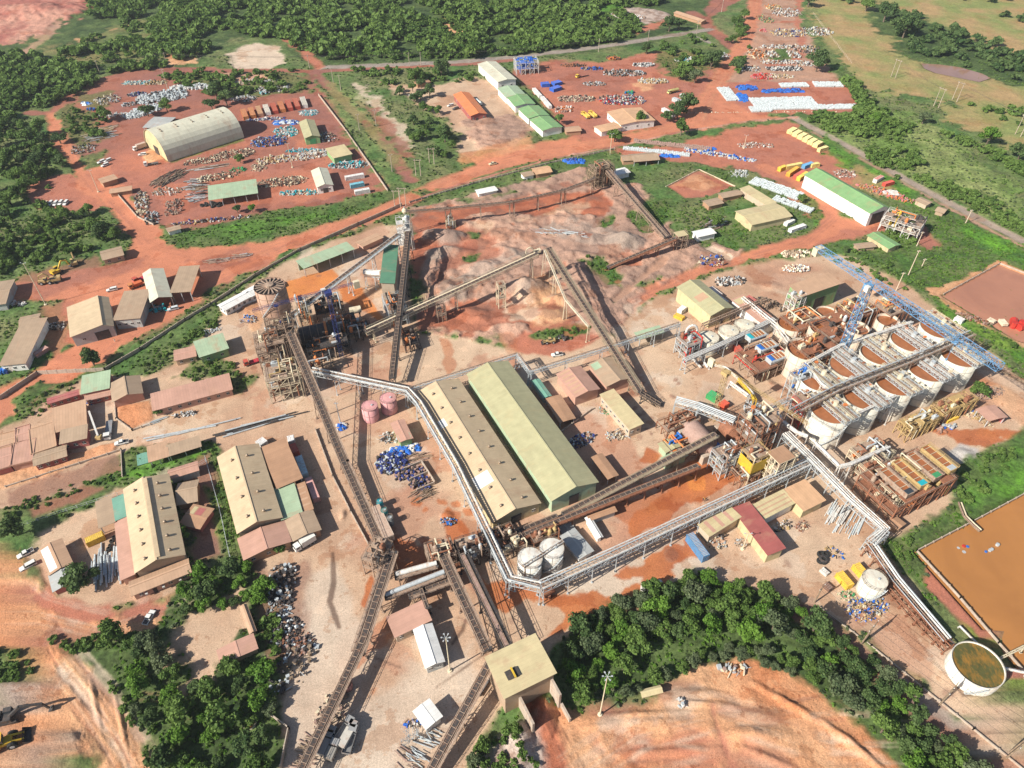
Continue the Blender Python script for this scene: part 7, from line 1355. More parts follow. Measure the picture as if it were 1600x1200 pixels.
# cranes
def tower_crane(base, h, w, jib, cj, z, an, col, label, jw=1.8, jh=1.8, cab=True, t=.22, base_label=None, steps=2.4, apex=6, ropes=True):
    x, y, _ = g(*base); r = thing('tower_crane', label, 'crane', (x, y, 0), an); q = MB(); q.truss((0, 0, 0), (.001, 0, h), w, w, int(h / steps), t); 
    q.build('mast', MT[col], r).location = (0, w / 2, 0)
    q = MB(); q.truss((1, 0, z), (jib, 0, z), jw, jh, int(jib / steps), t * .8); q.build('jib', MT[col], r)
    q = MB(); q.truss((-1, 0, z), (-cj, 0, z), jw, jh * .7, int(cj / steps), t * .8); q.build('counter_jib', MT[col], r)
    q = MB(); q.box(-cj - .5, -cj + 2, -jw * .7, jw * .7, z - 2.2, z + 1.2); q.build('counterweight', MT['cream'], r)
    q = MB(); q.box(-1.4, 1.4, -1.4, 1.4, h - .6, z); q.build('slewing_ring', MT[col], r)
    if cab: q = MB(); q.box(.6, 2.4, -jw / 2 - 1.7, -jw / 2 - .1, z - 1.8, z + .6); q.build('cab', MT['white'], r)
    if apex:
        q = MB(); q.truss((0, 0, z + .5), (.001, 0, z + apex), 1, 1, 3, t * .8); q.beam((0, 0, z + apex), (jib * .6, 0, z + jh), .12); q.beam((0, 0, z + apex), (-cj + 1, 0, z + 1), .12); q.build('apex', MT[col], r)
    q = MB(); q.box(jib * .7 - .8, jib * .7 + .8, -.6, .6, z - .5, z); q.beam((jib * .7, 0, z - .4), (jib * .7, 0, z - 8), .09); q.box(jib * .7 - .3, jib * .7 + .3, -.3, .3, z - 8.8, z - 8); q.build('trolley', MT[col], r); return r
def ang_at(z, a, b): A, B = g(*a, z), g(*b, z); return math.atan2(B[1] - A[1], B[0] - A[0]), math.hypot(B[0] - A[0], B[1] - A[1])
bx_ = g(1357, 447, 46); _p = (800 + FPX * bx_[0] / (bx_[1] * CP + CAM_H * SP), 600 - FPX * (bx_[1] * SP - CAM_H * CP) / (bx_[1] * CP + CAM_H * SP))
an_, Lj = ang_at(47, (1357, 447), (1560, 583)); _, Lc = ang_at(47, (1357, 447), (1276, 392))
tower_crane(_p, 45, 2.6, Lj, Lc, 47, an_, 'crane', 'huge blue tower crane with a long lattice jib over the leaching tanks', 3., 2.6, t=.2, apex=0, steps=3)
bx_ = g(512, 455, 36); _p = (800 + FPX * bx_[0] / (bx_[1] * CP + CAM_H * SP), 600 - FPX * (bx_[1] * SP - CAM_H * CP) / (bx_[1] * CP + CAM_H * SP))
an_, Lj = ang_at(36, (512, 455), (395, 487)); _, Lc = ang_at(36, (512, 455), (556, 438))
tower_crane(_p, 35, 1.5, Lj, Lc, 36, an_, 'navy', 'smaller dark blue tower crane standing over the old kiln plant', 1.1, 1., t=.09, apex=0, steps=2)
bx_ = g(1135, 580, 27); _p = (800 + FPX * bx_[0] / (bx_[1] * CP + CAM_H * SP), 600 - FPX * (bx_[1] * SP - CAM_H * CP) / (bx_[1] * CP + CAM_H * SP))
an_, Lj = ang_at(27, (1135, 580), (1262, 664)); tower_crane(_p, 26, 1.6, Lj, 8, 27, an_, 'ochre', 'slender yellow tower crane between the pink mill and the leaching tanks', 1., .9, cab=False, t=.1, apex=0, steps=1.8)
# open white frames
steel_frame((1405, 362), 20, 13, 8, 2, 'unroofed white steel building frame at the end of the long green hall', R(-38), 'white', 5, 3, 12, 'steel_frame_building', 'structure', pal=('yellow', 'cream', 'dark', 'orange', 'white'), seed=71, stairs=False, deckm='dusty')
steel_frame((822, 112), 18, 14, 9, 2, 'unroofed pale blue steel frame with blue tarpaulins at the top', R(10), 'white', 5, 4, 4, 'steel_frame_building', 'structure', pal=('tarp', 'tarp'), seed=72, stairs=False, deckm='tarp')
# ---------------------------------------------------------------- yards, vehicles, goods
W_ = (.74, .73, .70); Yc = (.72, .46, .06); Bl = (.10, .25, .45); Rd = (.50, .10, .07); Or = (.60, .24, .09); Gy = (.35, .34, .33); Br = (.30, .13, .08)
C = cont
C((1078, 833), (1104, 868), Bl, 'long blue and grey trailer container beside the switch house garden', roofcol=(.4, .42, .44), hh=3.6)
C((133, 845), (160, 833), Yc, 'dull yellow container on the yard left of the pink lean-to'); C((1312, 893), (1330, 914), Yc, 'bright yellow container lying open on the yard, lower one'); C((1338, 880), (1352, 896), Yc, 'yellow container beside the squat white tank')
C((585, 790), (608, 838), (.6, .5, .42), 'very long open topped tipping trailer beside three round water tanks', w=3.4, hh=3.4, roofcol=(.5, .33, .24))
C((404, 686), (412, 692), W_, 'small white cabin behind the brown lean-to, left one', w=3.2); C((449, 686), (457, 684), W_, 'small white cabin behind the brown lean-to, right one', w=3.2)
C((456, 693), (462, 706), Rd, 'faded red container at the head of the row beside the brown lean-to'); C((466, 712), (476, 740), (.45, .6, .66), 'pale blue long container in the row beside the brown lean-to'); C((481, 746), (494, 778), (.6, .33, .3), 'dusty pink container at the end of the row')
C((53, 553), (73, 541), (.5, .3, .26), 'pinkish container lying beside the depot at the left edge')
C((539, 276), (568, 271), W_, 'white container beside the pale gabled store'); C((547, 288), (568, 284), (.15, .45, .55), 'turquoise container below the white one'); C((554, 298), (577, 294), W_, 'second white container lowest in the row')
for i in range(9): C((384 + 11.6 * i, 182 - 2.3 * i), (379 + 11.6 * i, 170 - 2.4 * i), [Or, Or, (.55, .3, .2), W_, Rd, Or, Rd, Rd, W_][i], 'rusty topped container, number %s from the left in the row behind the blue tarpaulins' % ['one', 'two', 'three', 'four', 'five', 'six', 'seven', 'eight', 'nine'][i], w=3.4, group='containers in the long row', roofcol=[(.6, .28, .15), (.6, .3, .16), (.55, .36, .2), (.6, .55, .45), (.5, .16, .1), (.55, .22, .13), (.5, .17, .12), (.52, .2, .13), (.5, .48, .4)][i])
C((834, 137), (845, 149), W_, 'long white container in the contractor yard, upper one'); C((847, 150), (860, 165), W_, 'long white container in the contractor yard, lower one')
C((846, 130), (858, 129), (.03, .12, .5), 'blue covered container in the contractor yard, left one', w=5); C((864, 129), (876, 126), (.03, .12, .5), 'blue covered container in the contractor yard, right one', w=5); C((862, 138), (875, 134), (.03, .12, .5), 'blue covered container in the contractor yard, lower one', w=5)
C((1036, 168), (1054, 178), W_, 'white cylinder like container beside the broad peach roof'); C((1052, 152), (1072, 160), (.5, .55, .56), 'grey white container beside the trees, lower one'); C((1064, 146), (1084, 154), (.55, .6, .6), 'grey white container beside the trees, upper one')
for i in range(6): C((1234 + 8 * i, 204 + 4.2 * i), (1243 + 8 * i, 199 + 4.2 * i), (.72, .6, .28), '%s cream container of the row beside the railway' % ['first', 'second', 'third', 'fourth', 'fifth', 'sixth'][i], w=3.6, group='cream containers by the railway')
C((1280, 232), (1293, 228), (.72, .6, .28), 'single cream container at the end of the railway row')
for i, (a, b, c, l) in enumerate([((1218, 262), (1228, 258), Yc, 'small yellow container left of the group behind the green hall'), ((1228, 259), (1254, 254), (.7, .55, .2), 'long cream yellow container behind the orange one'), ((1232, 270), (1247, 260), (.75, .38, .05), 'orange container in front of the long green hall'), ((1243, 274), (1256, 266), Rd, 'red roofed container beside the orange one'), ((1248, 277), (1262, 268), (.72, .5, .08), 'yellow container touching the long green hall'), ((1256, 258), (1270, 253), (.1, .35, .6), 'light blue container behind the long green hall'), ((1268, 256), (1280, 254), (.7, .55, .2), 'yellow container under the small tree')]): C(a, b, c, l)
C((1235, 358), (1258, 350), (.68, .72, .74), 'pale blue white container right of the large yellow roof'); C((1228, 348), (1240, 342), W_, 'white cabin behind the pale blue container'); C((1368, 280), (1379, 274), W_, 'white ended red container on the meadow, left one', roofcol=Rd); C((1382, 286), (1396, 282), (.55, .08, .06), 'red container with a white door on the meadow')
C((1168, 462), (1180, 470), (.5, .15, .12), 'dark red container behind the salmon roofed shed'); C((1110, 448), (1126, 460), (.68, .6, .56), 'grey pink container right of the olive roofed hall'); C((1122, 462), (1136, 472), W_, 'round ended white tank container right of the olive roofed hall'); C((1062, 484), (1070, 478), W_, 'white cabin on the apron left of the olive roofed hall'); C((1055, 490), (1068, 496), Yc, 'yellow skip on the apron left of the olive roofed hall', hh=1.6)
C((1108, 612), (1122, 620), (.04, .35, .12), 'bright green container on the concrete beside the yellow crane', w=3.4); C((1128, 626), (1136, 632), (.65, .1, .05), 'small red container next to the green one', w=3); C((1150, 538), (1158, 548), Rd, 'red box among the pipes below the cream tanks'); C((1478, 655), (1495, 648), Yc, 'yellow skip beside the filter frame', hh=1.5)
C((1494, 494), (1506, 500), W_, 'little white cabin at the corner below the second pond'); C((1284, 888), (1290, 893), (.62, .6, .55), 'small white crate on the yard, left of two', hh=1.2, w=1.6); C((1289, 911), (1297, 918), (.2, .12, .09), 'open rusty crate on the yard, right of two', hh=1.2, w=2)
C((1545, 497), (1555, 502), (.7, .6, .45), 'pale float on the second pond, left one', hh=1.5, w=2.4, name='float', cat='float'); C((1565, 498), (1572, 506), (.7, .6, .45), 'pale float on the second pond, right one', hh=1.5, w=2.4, name='float', cat='float')
# vehicles
for a, b, c, l, cl in [((52, 857), (26, 871), W_, 'white pickup parked next to the small pink office, upper one', 0), ((55, 877), (31, 890), W_, 'white estate car parked next to the small pink office, lower one', 1), ((181, 450), (168, 453), W_, 'white car parked on top of the workshop lane', 1), ((877, 552), (864, 554), W_, 'white pickup driving on the red mud below the stockpile', 0), ((650, 149), (638, 147), W_, 'white pickup parked under the trees of the sandy compound', 0), ((708, 163), (700, 165), W_, 'white car beside the orange roof, left', 1), ((716, 168), (708, 170), (.1, .1, .1), 'dark car beside the orange roof', 1), ((775, 254), (765, 256), (.7, .62, .4), 'cream pickup driving on the wide laterite road', 0), ((196, 689), (183, 692), W_, 'white pickup at the gate of the orange sand lane', 0), ((230, 968), (235, 960), W_, 'white pickup parked at the end of the red lane', 0), ((276, 480), (264, 483), (.6, .65, .68), 'pale car in the shade of the dusty gabled workshop', 1), ((226, 240), (218, 241), W_, 'white car in front of the arched hangar', 1)]: pickup(a, b, c, l, closed=bool(cl))
for i, (px, py) in enumerate([(70, 318), (78, 317), (86, 317), (94, 316), (102, 316)]): pickup((px + 3, py - 2.5), (px - 2, py + 3), W_ if i else (.7, .6, .4), 'parked white van, %s of five on the red pad' % ['leftmost', 'second', 'middle', 'fourth', 'rightmost'][i], 'van', 'van', True)
for i, (px, py) in enumerate([(158, 252), (164, 257), (168, 250)]): pickup((px + 5, py - 2), (px - 5, py + 2), W_, '%s white wrecked car on the grass left of the hangar' % ['nearest', 'middle', 'farthest'][i], 'wrecked_car', 'car', True)
truck((228, 226), (207, 233), W_, (.55, .42, .34), 'grey box truck parked in front of the arched hangar, upper one', L=9); truck((247, 252), (225, 256), W_, (.1, .1, .1), 'white cab truck with a dark flat load beside the hangar doorway', 'flat', L=9)
truck((920, 183), (902, 170), Yc, (.72, .48, .1), 'yellow dump truck in the contractor yard, left one', 'tip', L=9.5); truck((931, 182), (914, 168), Yc, (.72, .5, .12), 'yellow dump truck in the contractor yard, right one', 'tip', L=10); truck((1060, 140), (1042, 144), (.55, .5, .2), (.5, .45, .18), 'mustard tank truck beside the grey white containers', 'tank', L=10); truck((918, 115), (890, 121), Yc, (.35, .13, .09), 'yellow cab truck with a rusty load in the contractor yard', 'flat', L=11)
truck((752, 163), (735, 150), (.5, .6, .62), (.6, .68, .68), 'silver tanker truck parked behind the orange roof', 'tank', L=10); truck((222, 440), (206, 446), Or, (.6, .15, .06), 'orange fire engine in front of the dusty gabled workshop', 'box', L=7, hb=1.4); truck((226, 430), (213, 436), Rd, (.4, .03, .06), 'crimson truck parked above the orange engine', 'flat', L=6.5)
truck((415, 556), (388, 565), Rd, (.45, .03, .05), 'dark red drilling truck left of the kiln structures', 'flat', L=10); truck((492, 838), (472, 850), W_, (.74, .73, .68), 'white box truck parked in front of the light brown annex', 'box', L=8)
truck((170, 655), (166, 693), (.7, .7, .68), (.25, .26, .28), 'mobile crane truck with its boom folded over the shaded parking', 'flat', L=11); truck((742, 1085), (758, 1060), W_, (.15, .15, .16), 'dark lorry in the shade beside the crusher house', 'flat', L=8)
q = MB(); _m = thing('mobile_crane_boom', 'long pale telescopic boom lying beside the shaded parking', 'crane boom', (*g(158, 690)[:2], 0)); e = g(146, 655); o = g(158, 690); q.beam((0, 0, 3.2), (e[0] - o[0], e[1] - o[1], 4.5), .7, .8); q.build('boom', MT['white'], _m); q = MB(); q.box(-1, 1, -1, 1, 2, 3.2); q.build('cradle', MT['ochre'], _m)
excavator(838, 398, R(200), 'white excavator at the head of the stockpile belt', 'cream'); excavator(90, 428, R(60), 'yellow excavator standing at the edge of the left clearing', 'yellow', 1.2); excavator(88, 440, R(200), 'weathered yellow bulldozer beside the excavator in the left clearing', 'ochre', 1.2); excavator(118, 414, R(120), 'brown yellow excavator half in the grass of the left clearing', 'ochre', 1.1)
loader(858, 536, R(190), 'yellow wheel loader on the red mud at the foot of the stockpile', 'ochre', .85); loader(878, 530, R(150), 'small dark loader right of the yellow loader on the red mud', 'dark', .7); loader(10, 1165, R(25), 'big yellow wheel loader at the lower left edge of the quarry', 'yellow', 1.5); loader(75, 443, R(10), 'yellow grader left of the two excavators', 'ochre', 1.1); excavator(15, 1125, R(15), 'dark excavator above the big yellow wheel loader', 'dark', 1.3, (4, 8))
_n = ['first', 'second', 'third', 'fourth', 'fifth', 'sixth', 'seventh']
for i, (a, b, c) in enumerate([((522, 1100), (530, 1082), Gy), ((528, 1155), (538, 1140), Gy), ((532, 1168), (542, 1150), (.5, .47, .42)), ((508, 1168), (516, 1148), (.2, .25, .3)), ((500, 1180), (508, 1162), Gy), ((540, 1178), (544, 1165), (.2, .2, .2)), ((512, 1188), (518, 1174), (.3, .28, .25))]): truck(a, b, (.3, .3, .3), c, '%s dusty truck from the top in the parked crowd beside the long belt' % _n[i], 'tip' if i % 2 else 'box', L=6 + i % 3, hb=1.6)
# light masts and power lines
for px, py, h, l, t in [(72, 477, 24, 'very tall light mast rising left of the broad sand coloured workshop', 's2'), (703, 1048, 20, 'light mast with six lamps beside the white gabled building', 'star'), (937, 1118, 24, 'tall light mast with six lamps at the edge of the quarry wood', 'star'), (953, 242, 14, 'pale light mast on the main road verge near the peach roof', 's2'), (457, 262, 16, 'thin light mast in the middle of the upper left yard', 's2'), (263, 142, 16, 'thin mast at the top of the white bag heap', 's2'), (1160, 858, 9, 'lamp post in the switch house garden', 's2'), (154, 300, 14, 'lamp post beside the small gate house', 's2'), (1162, 232, 9, 'lamp post on the small lot below the crossing', 's2')]: mast(px, py, h, l, t)
PL = []
for i, (px, py) in enumerate([(157, 117), (262, 104), (366, 108), (484, 108), (640, 104), (658, 103), (935, 82), (1012, 68), (1088, 54), (1127, 20)]): PL.append(utility_pole(px, py, 11, 'pale power pole by the top track, %s from the left' % (_n + ['eighth', 'ninth', 'tenth'])[i], 2.4, 0, R(90))[1])
wires(PL, 'power line along the top track before the forest')
PL = [utility_pole(px, py, 12, 'power pole standing in the meadow strip, %s from the top' % _n[i], 2.4, 0, R(20))[1] for i, (px, py) in enumerate([(521, 130), (533, 142), (562, 205), (588, 198), (613, 270)])]
PL = [utility_pole(px, py, 11, 'H shaped concrete pole pair in the grove left of the sand road, %s' % n, 2, 3, 0)[1] for (px, py), n in (((675, 258), 'upper'), ((654, 276), 'lower'))]
PL = [utility_pole(px, py, 12, 'twin leg power pole beside the white transfer tower, %s' % n, 2, 3.5, 0)[1] for (px, py), n in (((622, 326), 'left pair'), ((630, 322), 'right pair'))]
PL = [utility_pole(px, py, 14, 'white twin pole on the grassland below the pond, %s' % n, 2, 4, R(-60))[1] for (px, py), n in (((1372 + 90, 168), 'left'), ((1491, 158), 'right'), ((1395, 122), 'farthest'), ((1590, 212), 'at the right edge'))]; wires([PL[2], PL[0], PL[1], PL[3]], 'power line crossing the dry grassland at the upper right')
for i, (px, py, h) in enumerate([(1419, 430, 15), (1400, 454, 11), (1432, 385, 9), (1508, 350, 9), (1440, 417, 5)]): utility_pole(px, py, h, 'yellowish guyed pole in the meadow beside the crane, %s' % ['tallest', 'nearest the jib', 'short one', 'one by the railway', 'lowest one'][i], 1.6, 0, 0, 'stripe')
PL = []
for i, (px, py) in enumerate([(1272, 942), (1348, 1004), (1470, 1098), (1575, 1180)]): PL.append(utility_pole(px, py, 10, 'wooden power pole along the lower right lane, %s' % ['farthest', 'second', 'third', 'nearest'][i], 3.4, 2.4 if i else 0, R(40), 'wood')[1])
wires(PL, 'bundle of overhead cables beside the curved lane at the lower right')
utility_pole(532, 661, 12, 'slim pole with blue tarpaulin at its foot right of the main belt', 1.6, 0, 0, 'steel'); utility_pole(787, 1042, 9, 'thin pole before the crusher house', 1.2, 0, 0, 'dusty')
# goods: stacks, heaps and scrap
H = heap
H(1137, 148, 5, 13, 0, ['bag'], 1.15, 'dense block of white bags at the left of the fenced bag yard', 'bag', 1.2, R(5), 'bag_stack', 'bags', order=True); H(1225, 163, 24, 11, 0, ['bag'], 1.15, 'largest white bag stack, in the middle of the fenced bag yard', 'bag', 1.3, R(3), 'bag_stack', 'bags', order=True); H(1188, 172, 8, 4.5, 0, ['bag'], 1.15, 'short white bag stack at the near left corner of the bag yard', 'bag', 1.3, R(3), 'bag_stack', 'bags', order=True)
H(1310, 168, 23, 4, 0, ['bag'], 1.15, 'long low white bag stack at the near right side of the bag yard', 'bag', 1.2, R(3), 'bag_stack', 'bags', order=True); H(1240, 134, 11, 4, 0, ['bag'], 1.15, 'white bag stack behind the blue tarpaulins', 'bag', 1.2, R(3), 'bag_stack', 'bags', order=True); H(1293, 133, 11, 5, 0, ['bag'], 1.15, 'white bag stack at the far right of the bag yard', 'bag', 1.2, R(-2), 'bag_stack', 'bags', order=True)
H(1166, 138, 8, 5, 60, ['tarp', 'blue', 'navy'], 3, 'blue tarpaulins over bags, left part of the bag yard', 'tarp', 1.3, 0, 'tarpaulin', 'tarpaulin'); H(1160, 153, 3.5, 9, 40, ['tarp', 'blue'], 3, 'blue tarpaulins hanging down beside the dense bag block', 'tarp', 1.2, 0, 'tarpaulin', 'tarpaulin'); H(1212, 143, 10, 3.5, 50, ['tarp', 'blue', 'navy'], 3, 'blue tarpaulins in the centre of the bag yard', 'tarp', 1.2, 0, 'tarpaulin', 'tarpaulin'); H(1240, 142, 8, 3.5, 40, ['navy', 'tarp', 'tarp'], 3, 'dark blue tarpaulins right of the centre of the bag yard', 'tarp', 1.2, 0, 'tarpaulin', 'tarpaulin')
H(1190, 176, 60, .3, 40, ['stripe'], 1.2, 'dotted line of pale kerb blocks before the bag yard', 'box', .2, R(1), 'kerb_blocks', 'kerb blocks')
junk = ['white', 'steel', 'dusty', 'rust', 'dark', 'cream', 'bag', 'mauve']
for i, (px, py, rx, ry, n, pal, l) in enumerate([(1228, 20, 14, 14, 130, junk, 'grey junk heap at the top of the scrap yard'), (1208, 12, 8, 9, 60, ['ochre', 'cream', 'orange', 'wood'], 'yellow and brown pallets at the top of the scrap yard'), (1230, 52, 16, 11, 170, ['ochre', 'cream', 'dusty', 'olive' if 0 else 'wood', 'steel', 'navy'], 'pale yellow scrap circle in the upper scrap yard'), (1222, 74, 20, 4, 110, junk, 'ring of wrecked cars and bins above the green circle'), (1207, 86, 5, 9, 60, junk, 'wrecks on the left of the green circle'), (1240, 86, 5, 9, 60, junk, 'wrecks on the right of the green circle'), (1222, 98, 18, 4, 110, junk, 'wrecks below the green circle'), (1182, 85, 8, 12, 90, ['rust', 'dusty', 'orange', 'cream'], 'rusty scrap beside the road in the scrap yard'), (1170, 108, 10, 6, 80, junk, 'mixed scrap at the lower left of the scrap yard'), (1190, 120, 9, 6, 130, ['red', 'red', 'pinkp', 'dusty'], 'heap of bright red parts above the blue tarpaulins'), (1225, 108, 15, 5, 140, ['dark', 'steel', 'white', 'dark'], 'row of scrapped dark cars above the bag yard'), (1215, 120, 13, 5, 90, ['ochre', 'dusty', 'white', 'cream'], 'pale scrap between the red heap and the trees'), (1275, 50, 14, 12, 120, junk, 'loose scrap right of the dirt loop'), (1262, 78, 12, 10, 70, ['dusty', 'dark', 'steel', 'ochre'], 'thin scrap right of the green circle'), (1262, 100, 9, 6, 70, junk, 'white and brown scrap by the dirt loop bend'), (1195, 30, 7, 12, 60, ['dusty', 'green', 'rust', 'ochre'], 'scrap beside the road at the top right'), (1192, 48, 3, 5, 12, ['red', 'pinkp'], 'pink red drums beside the road in the scrap yard'), (1130, 88, 6, 4, 40, ['white', 'mauve', 'steel'], 'pile of pale rubble at the road fork'),
       (895, 103, 10, 2.5, 70, ['rust', 'rust', 'dark'], 'stack of rusty beams at the back of the contractor yard'), (958, 93, 6, 3, 70, ['orange', 'rust', 'dark'], 'orange and dark bundles at the back of the contractor yard'), (1005, 102, 9, 4, 90, ['white', 'steel', 'dark'], 'pale pipes beside the dusty tree in the contractor yard'), (975, 115, 18, 7, 130, ['dark', 'steel', 'dusty', 'dark'], 'grey stacks of hoses and nets in the contractor yard'), (928, 132, 9, 3.5, 70, ['dark', 'mauve', 'dusty', 'steel'], 'small grey heap in the middle of the contractor yard'), (972, 157, 17, 9, 230, ['white', 'steel', 'navy', 'red', 'dark', 'dusty'], 'large motley goods heap above the broad peach roof'), (983, 146, 4, 3, 14, ['green', 'blue'], 'green and blue bundle on the motley goods heap'), (1020, 128, 12, 5, 110, ['cream', 'dusty', 'steel', 'ochre'], 'pale pipes and rolls above the mustard tank truck'), (900, 155, 14, 6, 110, ['mauve', 'dusty', 'cream', 'dark'], 'mixed stores left of the yellow dump trucks'), (880, 172, 7, 5, 50, ['mauve', 'white', 'orange'], 'pinkish stores beside the last green roofed shed'), (925, 108, 9, 3, 50, ['navy', 'dusty', 'blue', 'dark'], 'blue drums and boards in the contractor yard'), (1075, 95, 12, 5, 70, ['steel', 'white', 'teal'], 'pale stores under the trees at the upper right of the contractor yard')]):
    if l != 'x': H(px, py, rx, ry, int(n * 1.3), pal, 2., l, 'box' if i % 3 else 'box', 1.2)
# upper left yard
H(253, 152, 19, 11, 430, ['bag', 'bag', 'steel', 'dark'], 2.2, 'sprawling heap of white and grey bags in the upper left yard', 'box', 2.6, R(25), 'bag_heap', 'bags'); H(225, 175, 15, 7, 260, ['bag', 'steel', 'bag'], 2.2, 'lower tongue of the white bag heap beside the tarpaulin', 'box', 2., R(50), 'bag_heap', 'bags'); H(300, 137, 17, 5, 160, ['bag', 'white'], 2.4, 'bright white bags at the right end of the bag heap', 'box', 2, R(5), 'bag_heap', 'bags')
for px, py, rx, ry, n, pal, it, an, l in [(215, 130, 12, 4, 120, ['steel', 'teal', 'bag', 'cream'], 'box', 5, 'pale blue sacks at the top of the left yard'), (242, 130, 10, 4, 90, ['ochre', 'cream', 'dark'], 'box', 5, 'brownish crates right of the pale blue sacks'), (214, 148, 7, 4, 60, ['dark', 'steel', 'navy'], 'box', 20, 'small dark heap inside the upper left yard'), (168, 157, 9, 9, 90, ['cream', 'dusty', 'steel', 'dark'], 'box', 40, 'patch of cream rubble in the left yard'), (202, 164, 5, 4, 50, ['steel', 'dark', 'mauve'], 'box', 20, 'little grey heap before the bag heap'), (178, 181, 14, 4, 90, ['dusty', 'white', 'steel'], 'box', 5, 'low junk heap above the trees in the left yard'), (157, 206, 12, 6, 60, ['stripe', 'ochre', 'wood'], 'pipe', 40, 'bundle of pale wooden poles in the left yard'), (160, 214, 10, 5, 40, ['steel', 'wood'], 'pipe', 30, 'bundle of grey poles below the pale ones'), (131, 234, 8, 7, 60, ['dark', 'steel', 'wood'], 'box', 20, 'grey wreckage near the left yard entrance'), (134, 163, 4, 2, 10, ['steel', 'blue'], 'tarp', 0, 'pale blue tarpaulin on the left yard'), (143, 172, 4, 2, 8, ['blue', 'navy'], 'box', 0, 'small blue bundle in the left yard'),
        (264, 279, 12, 6, 130, ['wood', 'dusty', 'dark'], 'plank', 60, 'large stack of weathered timber on the red ground'), (316, 252, 12, 5, 90, ['cream', 'wood', 'dark', 'dusty'], 'box', 20, 'mixed machine parts below the arched hangar'), (328, 262, 12, 2.5, 26, ['steel', 'dusty'], 'pipe', 20, 'bundle of long grey pipes below the machine parts'), (366, 242, 13, 7, 120, ['wood', 'dusty', 'cream', 'dark'], 'box', 20, 'crates of parts right of the machine parts'), (373, 266, 5, 3, 26, ['green'], 'box', 0, 'heap of bright green bags'), (340, 277, 13, 5, 110, ['wood', 'dark', 'cream'], 'box', 20, 'brown spare parts above the flat mint open shed'), (306, 290, 5, 9, 60, ['dark', 'wood', 'steel'], 'plank', 15, 'dark racks left of the flat mint open shed'), (308, 307, 5, 7, 40, ['dark', 'steel'], 'plank', 15, 'lower dark racks left of the flat mint open shed'), (222, 318, 4, 16, 120, ['dark', 'cream', 'steel', 'wood'], 'box', 24, 'long strip of rolls and tyres along the left yard wall'), (237, 342, 4, 8, 60, ['dark', 'dark', 'steel'], 'box', 24, 'dark rolls at the lower end of the left yard strip'), (262, 300, 9, 5, 60, ['dusty', 'wood', 'white'], 'box', 10, 'loose parts in the lower left yard'), (272, 325, 5, 11, 70, ['mauve', 'dusty', 'dark'], 'box', 15, 'row of dusty parts left of the dark racks'), (332, 321, 6, 3, 36, ['rubber', 'dark'], 'tyre', 0, 'pile of tyres below the flat mint open shed'), (330, 345, 22, 2, 90, ['dark', 'white', 'ochre', 'navy', 'rust'], 'box', 12, 'thin line of junk along the lower yard edge'),
        (420, 222, 12, 8, 240, ['navy', 'blue', 'steel', 'rust', 'dark'], 'box', 10, 'round heap of blue and grey waste in the store yard'), (447, 207, 8, 9, 130, ['steel', 'white', 'teal'], 'box', 30, 'pale blue sheets above the round blue heap'), (446, 192, 9, 3, 70, ['blue', 'steel', 'navy'], 'tarp', 0, 'blue tarpaulins under the container row'), (415, 187, 14, 2, 80, ['navy', 'steel', 'white'], 'box', 10, 'waste in front of the container row'), (482, 177, 7, 5, 70, ['steel', 'white', 'teal'], 'box', 10, 'pale crates right of the container row'), (430, 250, 12, 6, 120, ['cream', 'dusty', 'steel', 'ochre'], 'box', 10, 'grassy heap of parts in the store yard'), (487, 243, 12, 6, 170, ['cream', 'steel', 'dusty', 'white'], 'box', 25, 'pale rubble left of the square sand coloured roof'), (474, 236, 12, 2, 80, ['teal', 'steel'], 'box', 5, 'bluish line of crates between two store houses'), (440, 285, 16, 6, 190, ['dusty', 'wood', 'cream', 'dark'], 'box', 10, 'broad heap of dusty parts left of the pale gabled store'), (405, 262, 5, 6, 50, ['dusty', 'cream'], 'box', 10, 'small parts heap beside the red track'), (545, 258, 13, 5, 150, ['steel', 'teal', 'dark', 'white'], 'box', 5, 'pale blue waste above the container pair'), (470, 302, 13, 3, 90, ['steel', 'teal', 'cream'], 'box', 5, 'scattered waste below the pale gabled store'), (512, 215, 6, 9, 50, ['dark', 'steel', 'wood'], 'box', 30, 'dark parts in the shade of the green fronted store'), (425, 140, 14, 7, 140, ['dark', 'steel', 'wood', 'white'], 'box', 10, 'dark and grey wreck heap above the container row'), (412, 148, 3, 3, 10, ['teal', 'steel'], 'drum', 0, 'turquoise drum on the wreck heap'), (380, 155, 10, 6, 80, ['steel', 'white', 'dark'], 'box', 10, 'pale junk behind the arched hangar'), (400, 128, 18, 5, 90, ['white', 'cream', 'steel'], 'box', 10, 'white bags and boards at the top edge of the left yard')]:
    H(px, py, rx, ry, n, pal, 1.7 if it in ('box', 'drum') else (3 if it == 'tarp' else 1.8), l, it, 1.3, R(an))
# right hand lots
H(1050, 228, 26, 2.8, 0, ['mauve'], 1.3, 'long curved row of grey bags on the lot below the road', 'bag', 1.3, R(-14), 'bag_stack', 'bags', order=True); H(1025, 238, 22, 2.4, 0, ['bag'], 1.3, 'row of white blue bags beside the gabled open shed', 'bag', 1.3, R(-14), 'bag_stack', 'bags', order=True); H(1125, 243, 24, 3, 140, ['bag', 'tarp', 'white', 'steel'], 1.8, 'mixed white bags and blue sheets right of the grey row', 'box', 1.4, R(-22), 'bag_heap', 'bags'); H(1048, 244, 6, 2.4, 26, ['tarp', 'blue'], 2.4, 'blue sheet at the end of the white blue row', 'tarp', 1, 0, 'tarpaulin', 'tarpaulin'); H(1108, 234, 5, 2.4, 22, ['tarp', 'blue'], 2.4, 'blue sheet in the middle of the right lot', 'tarp', 1, 0, 'tarpaulin', 'tarpaulin')
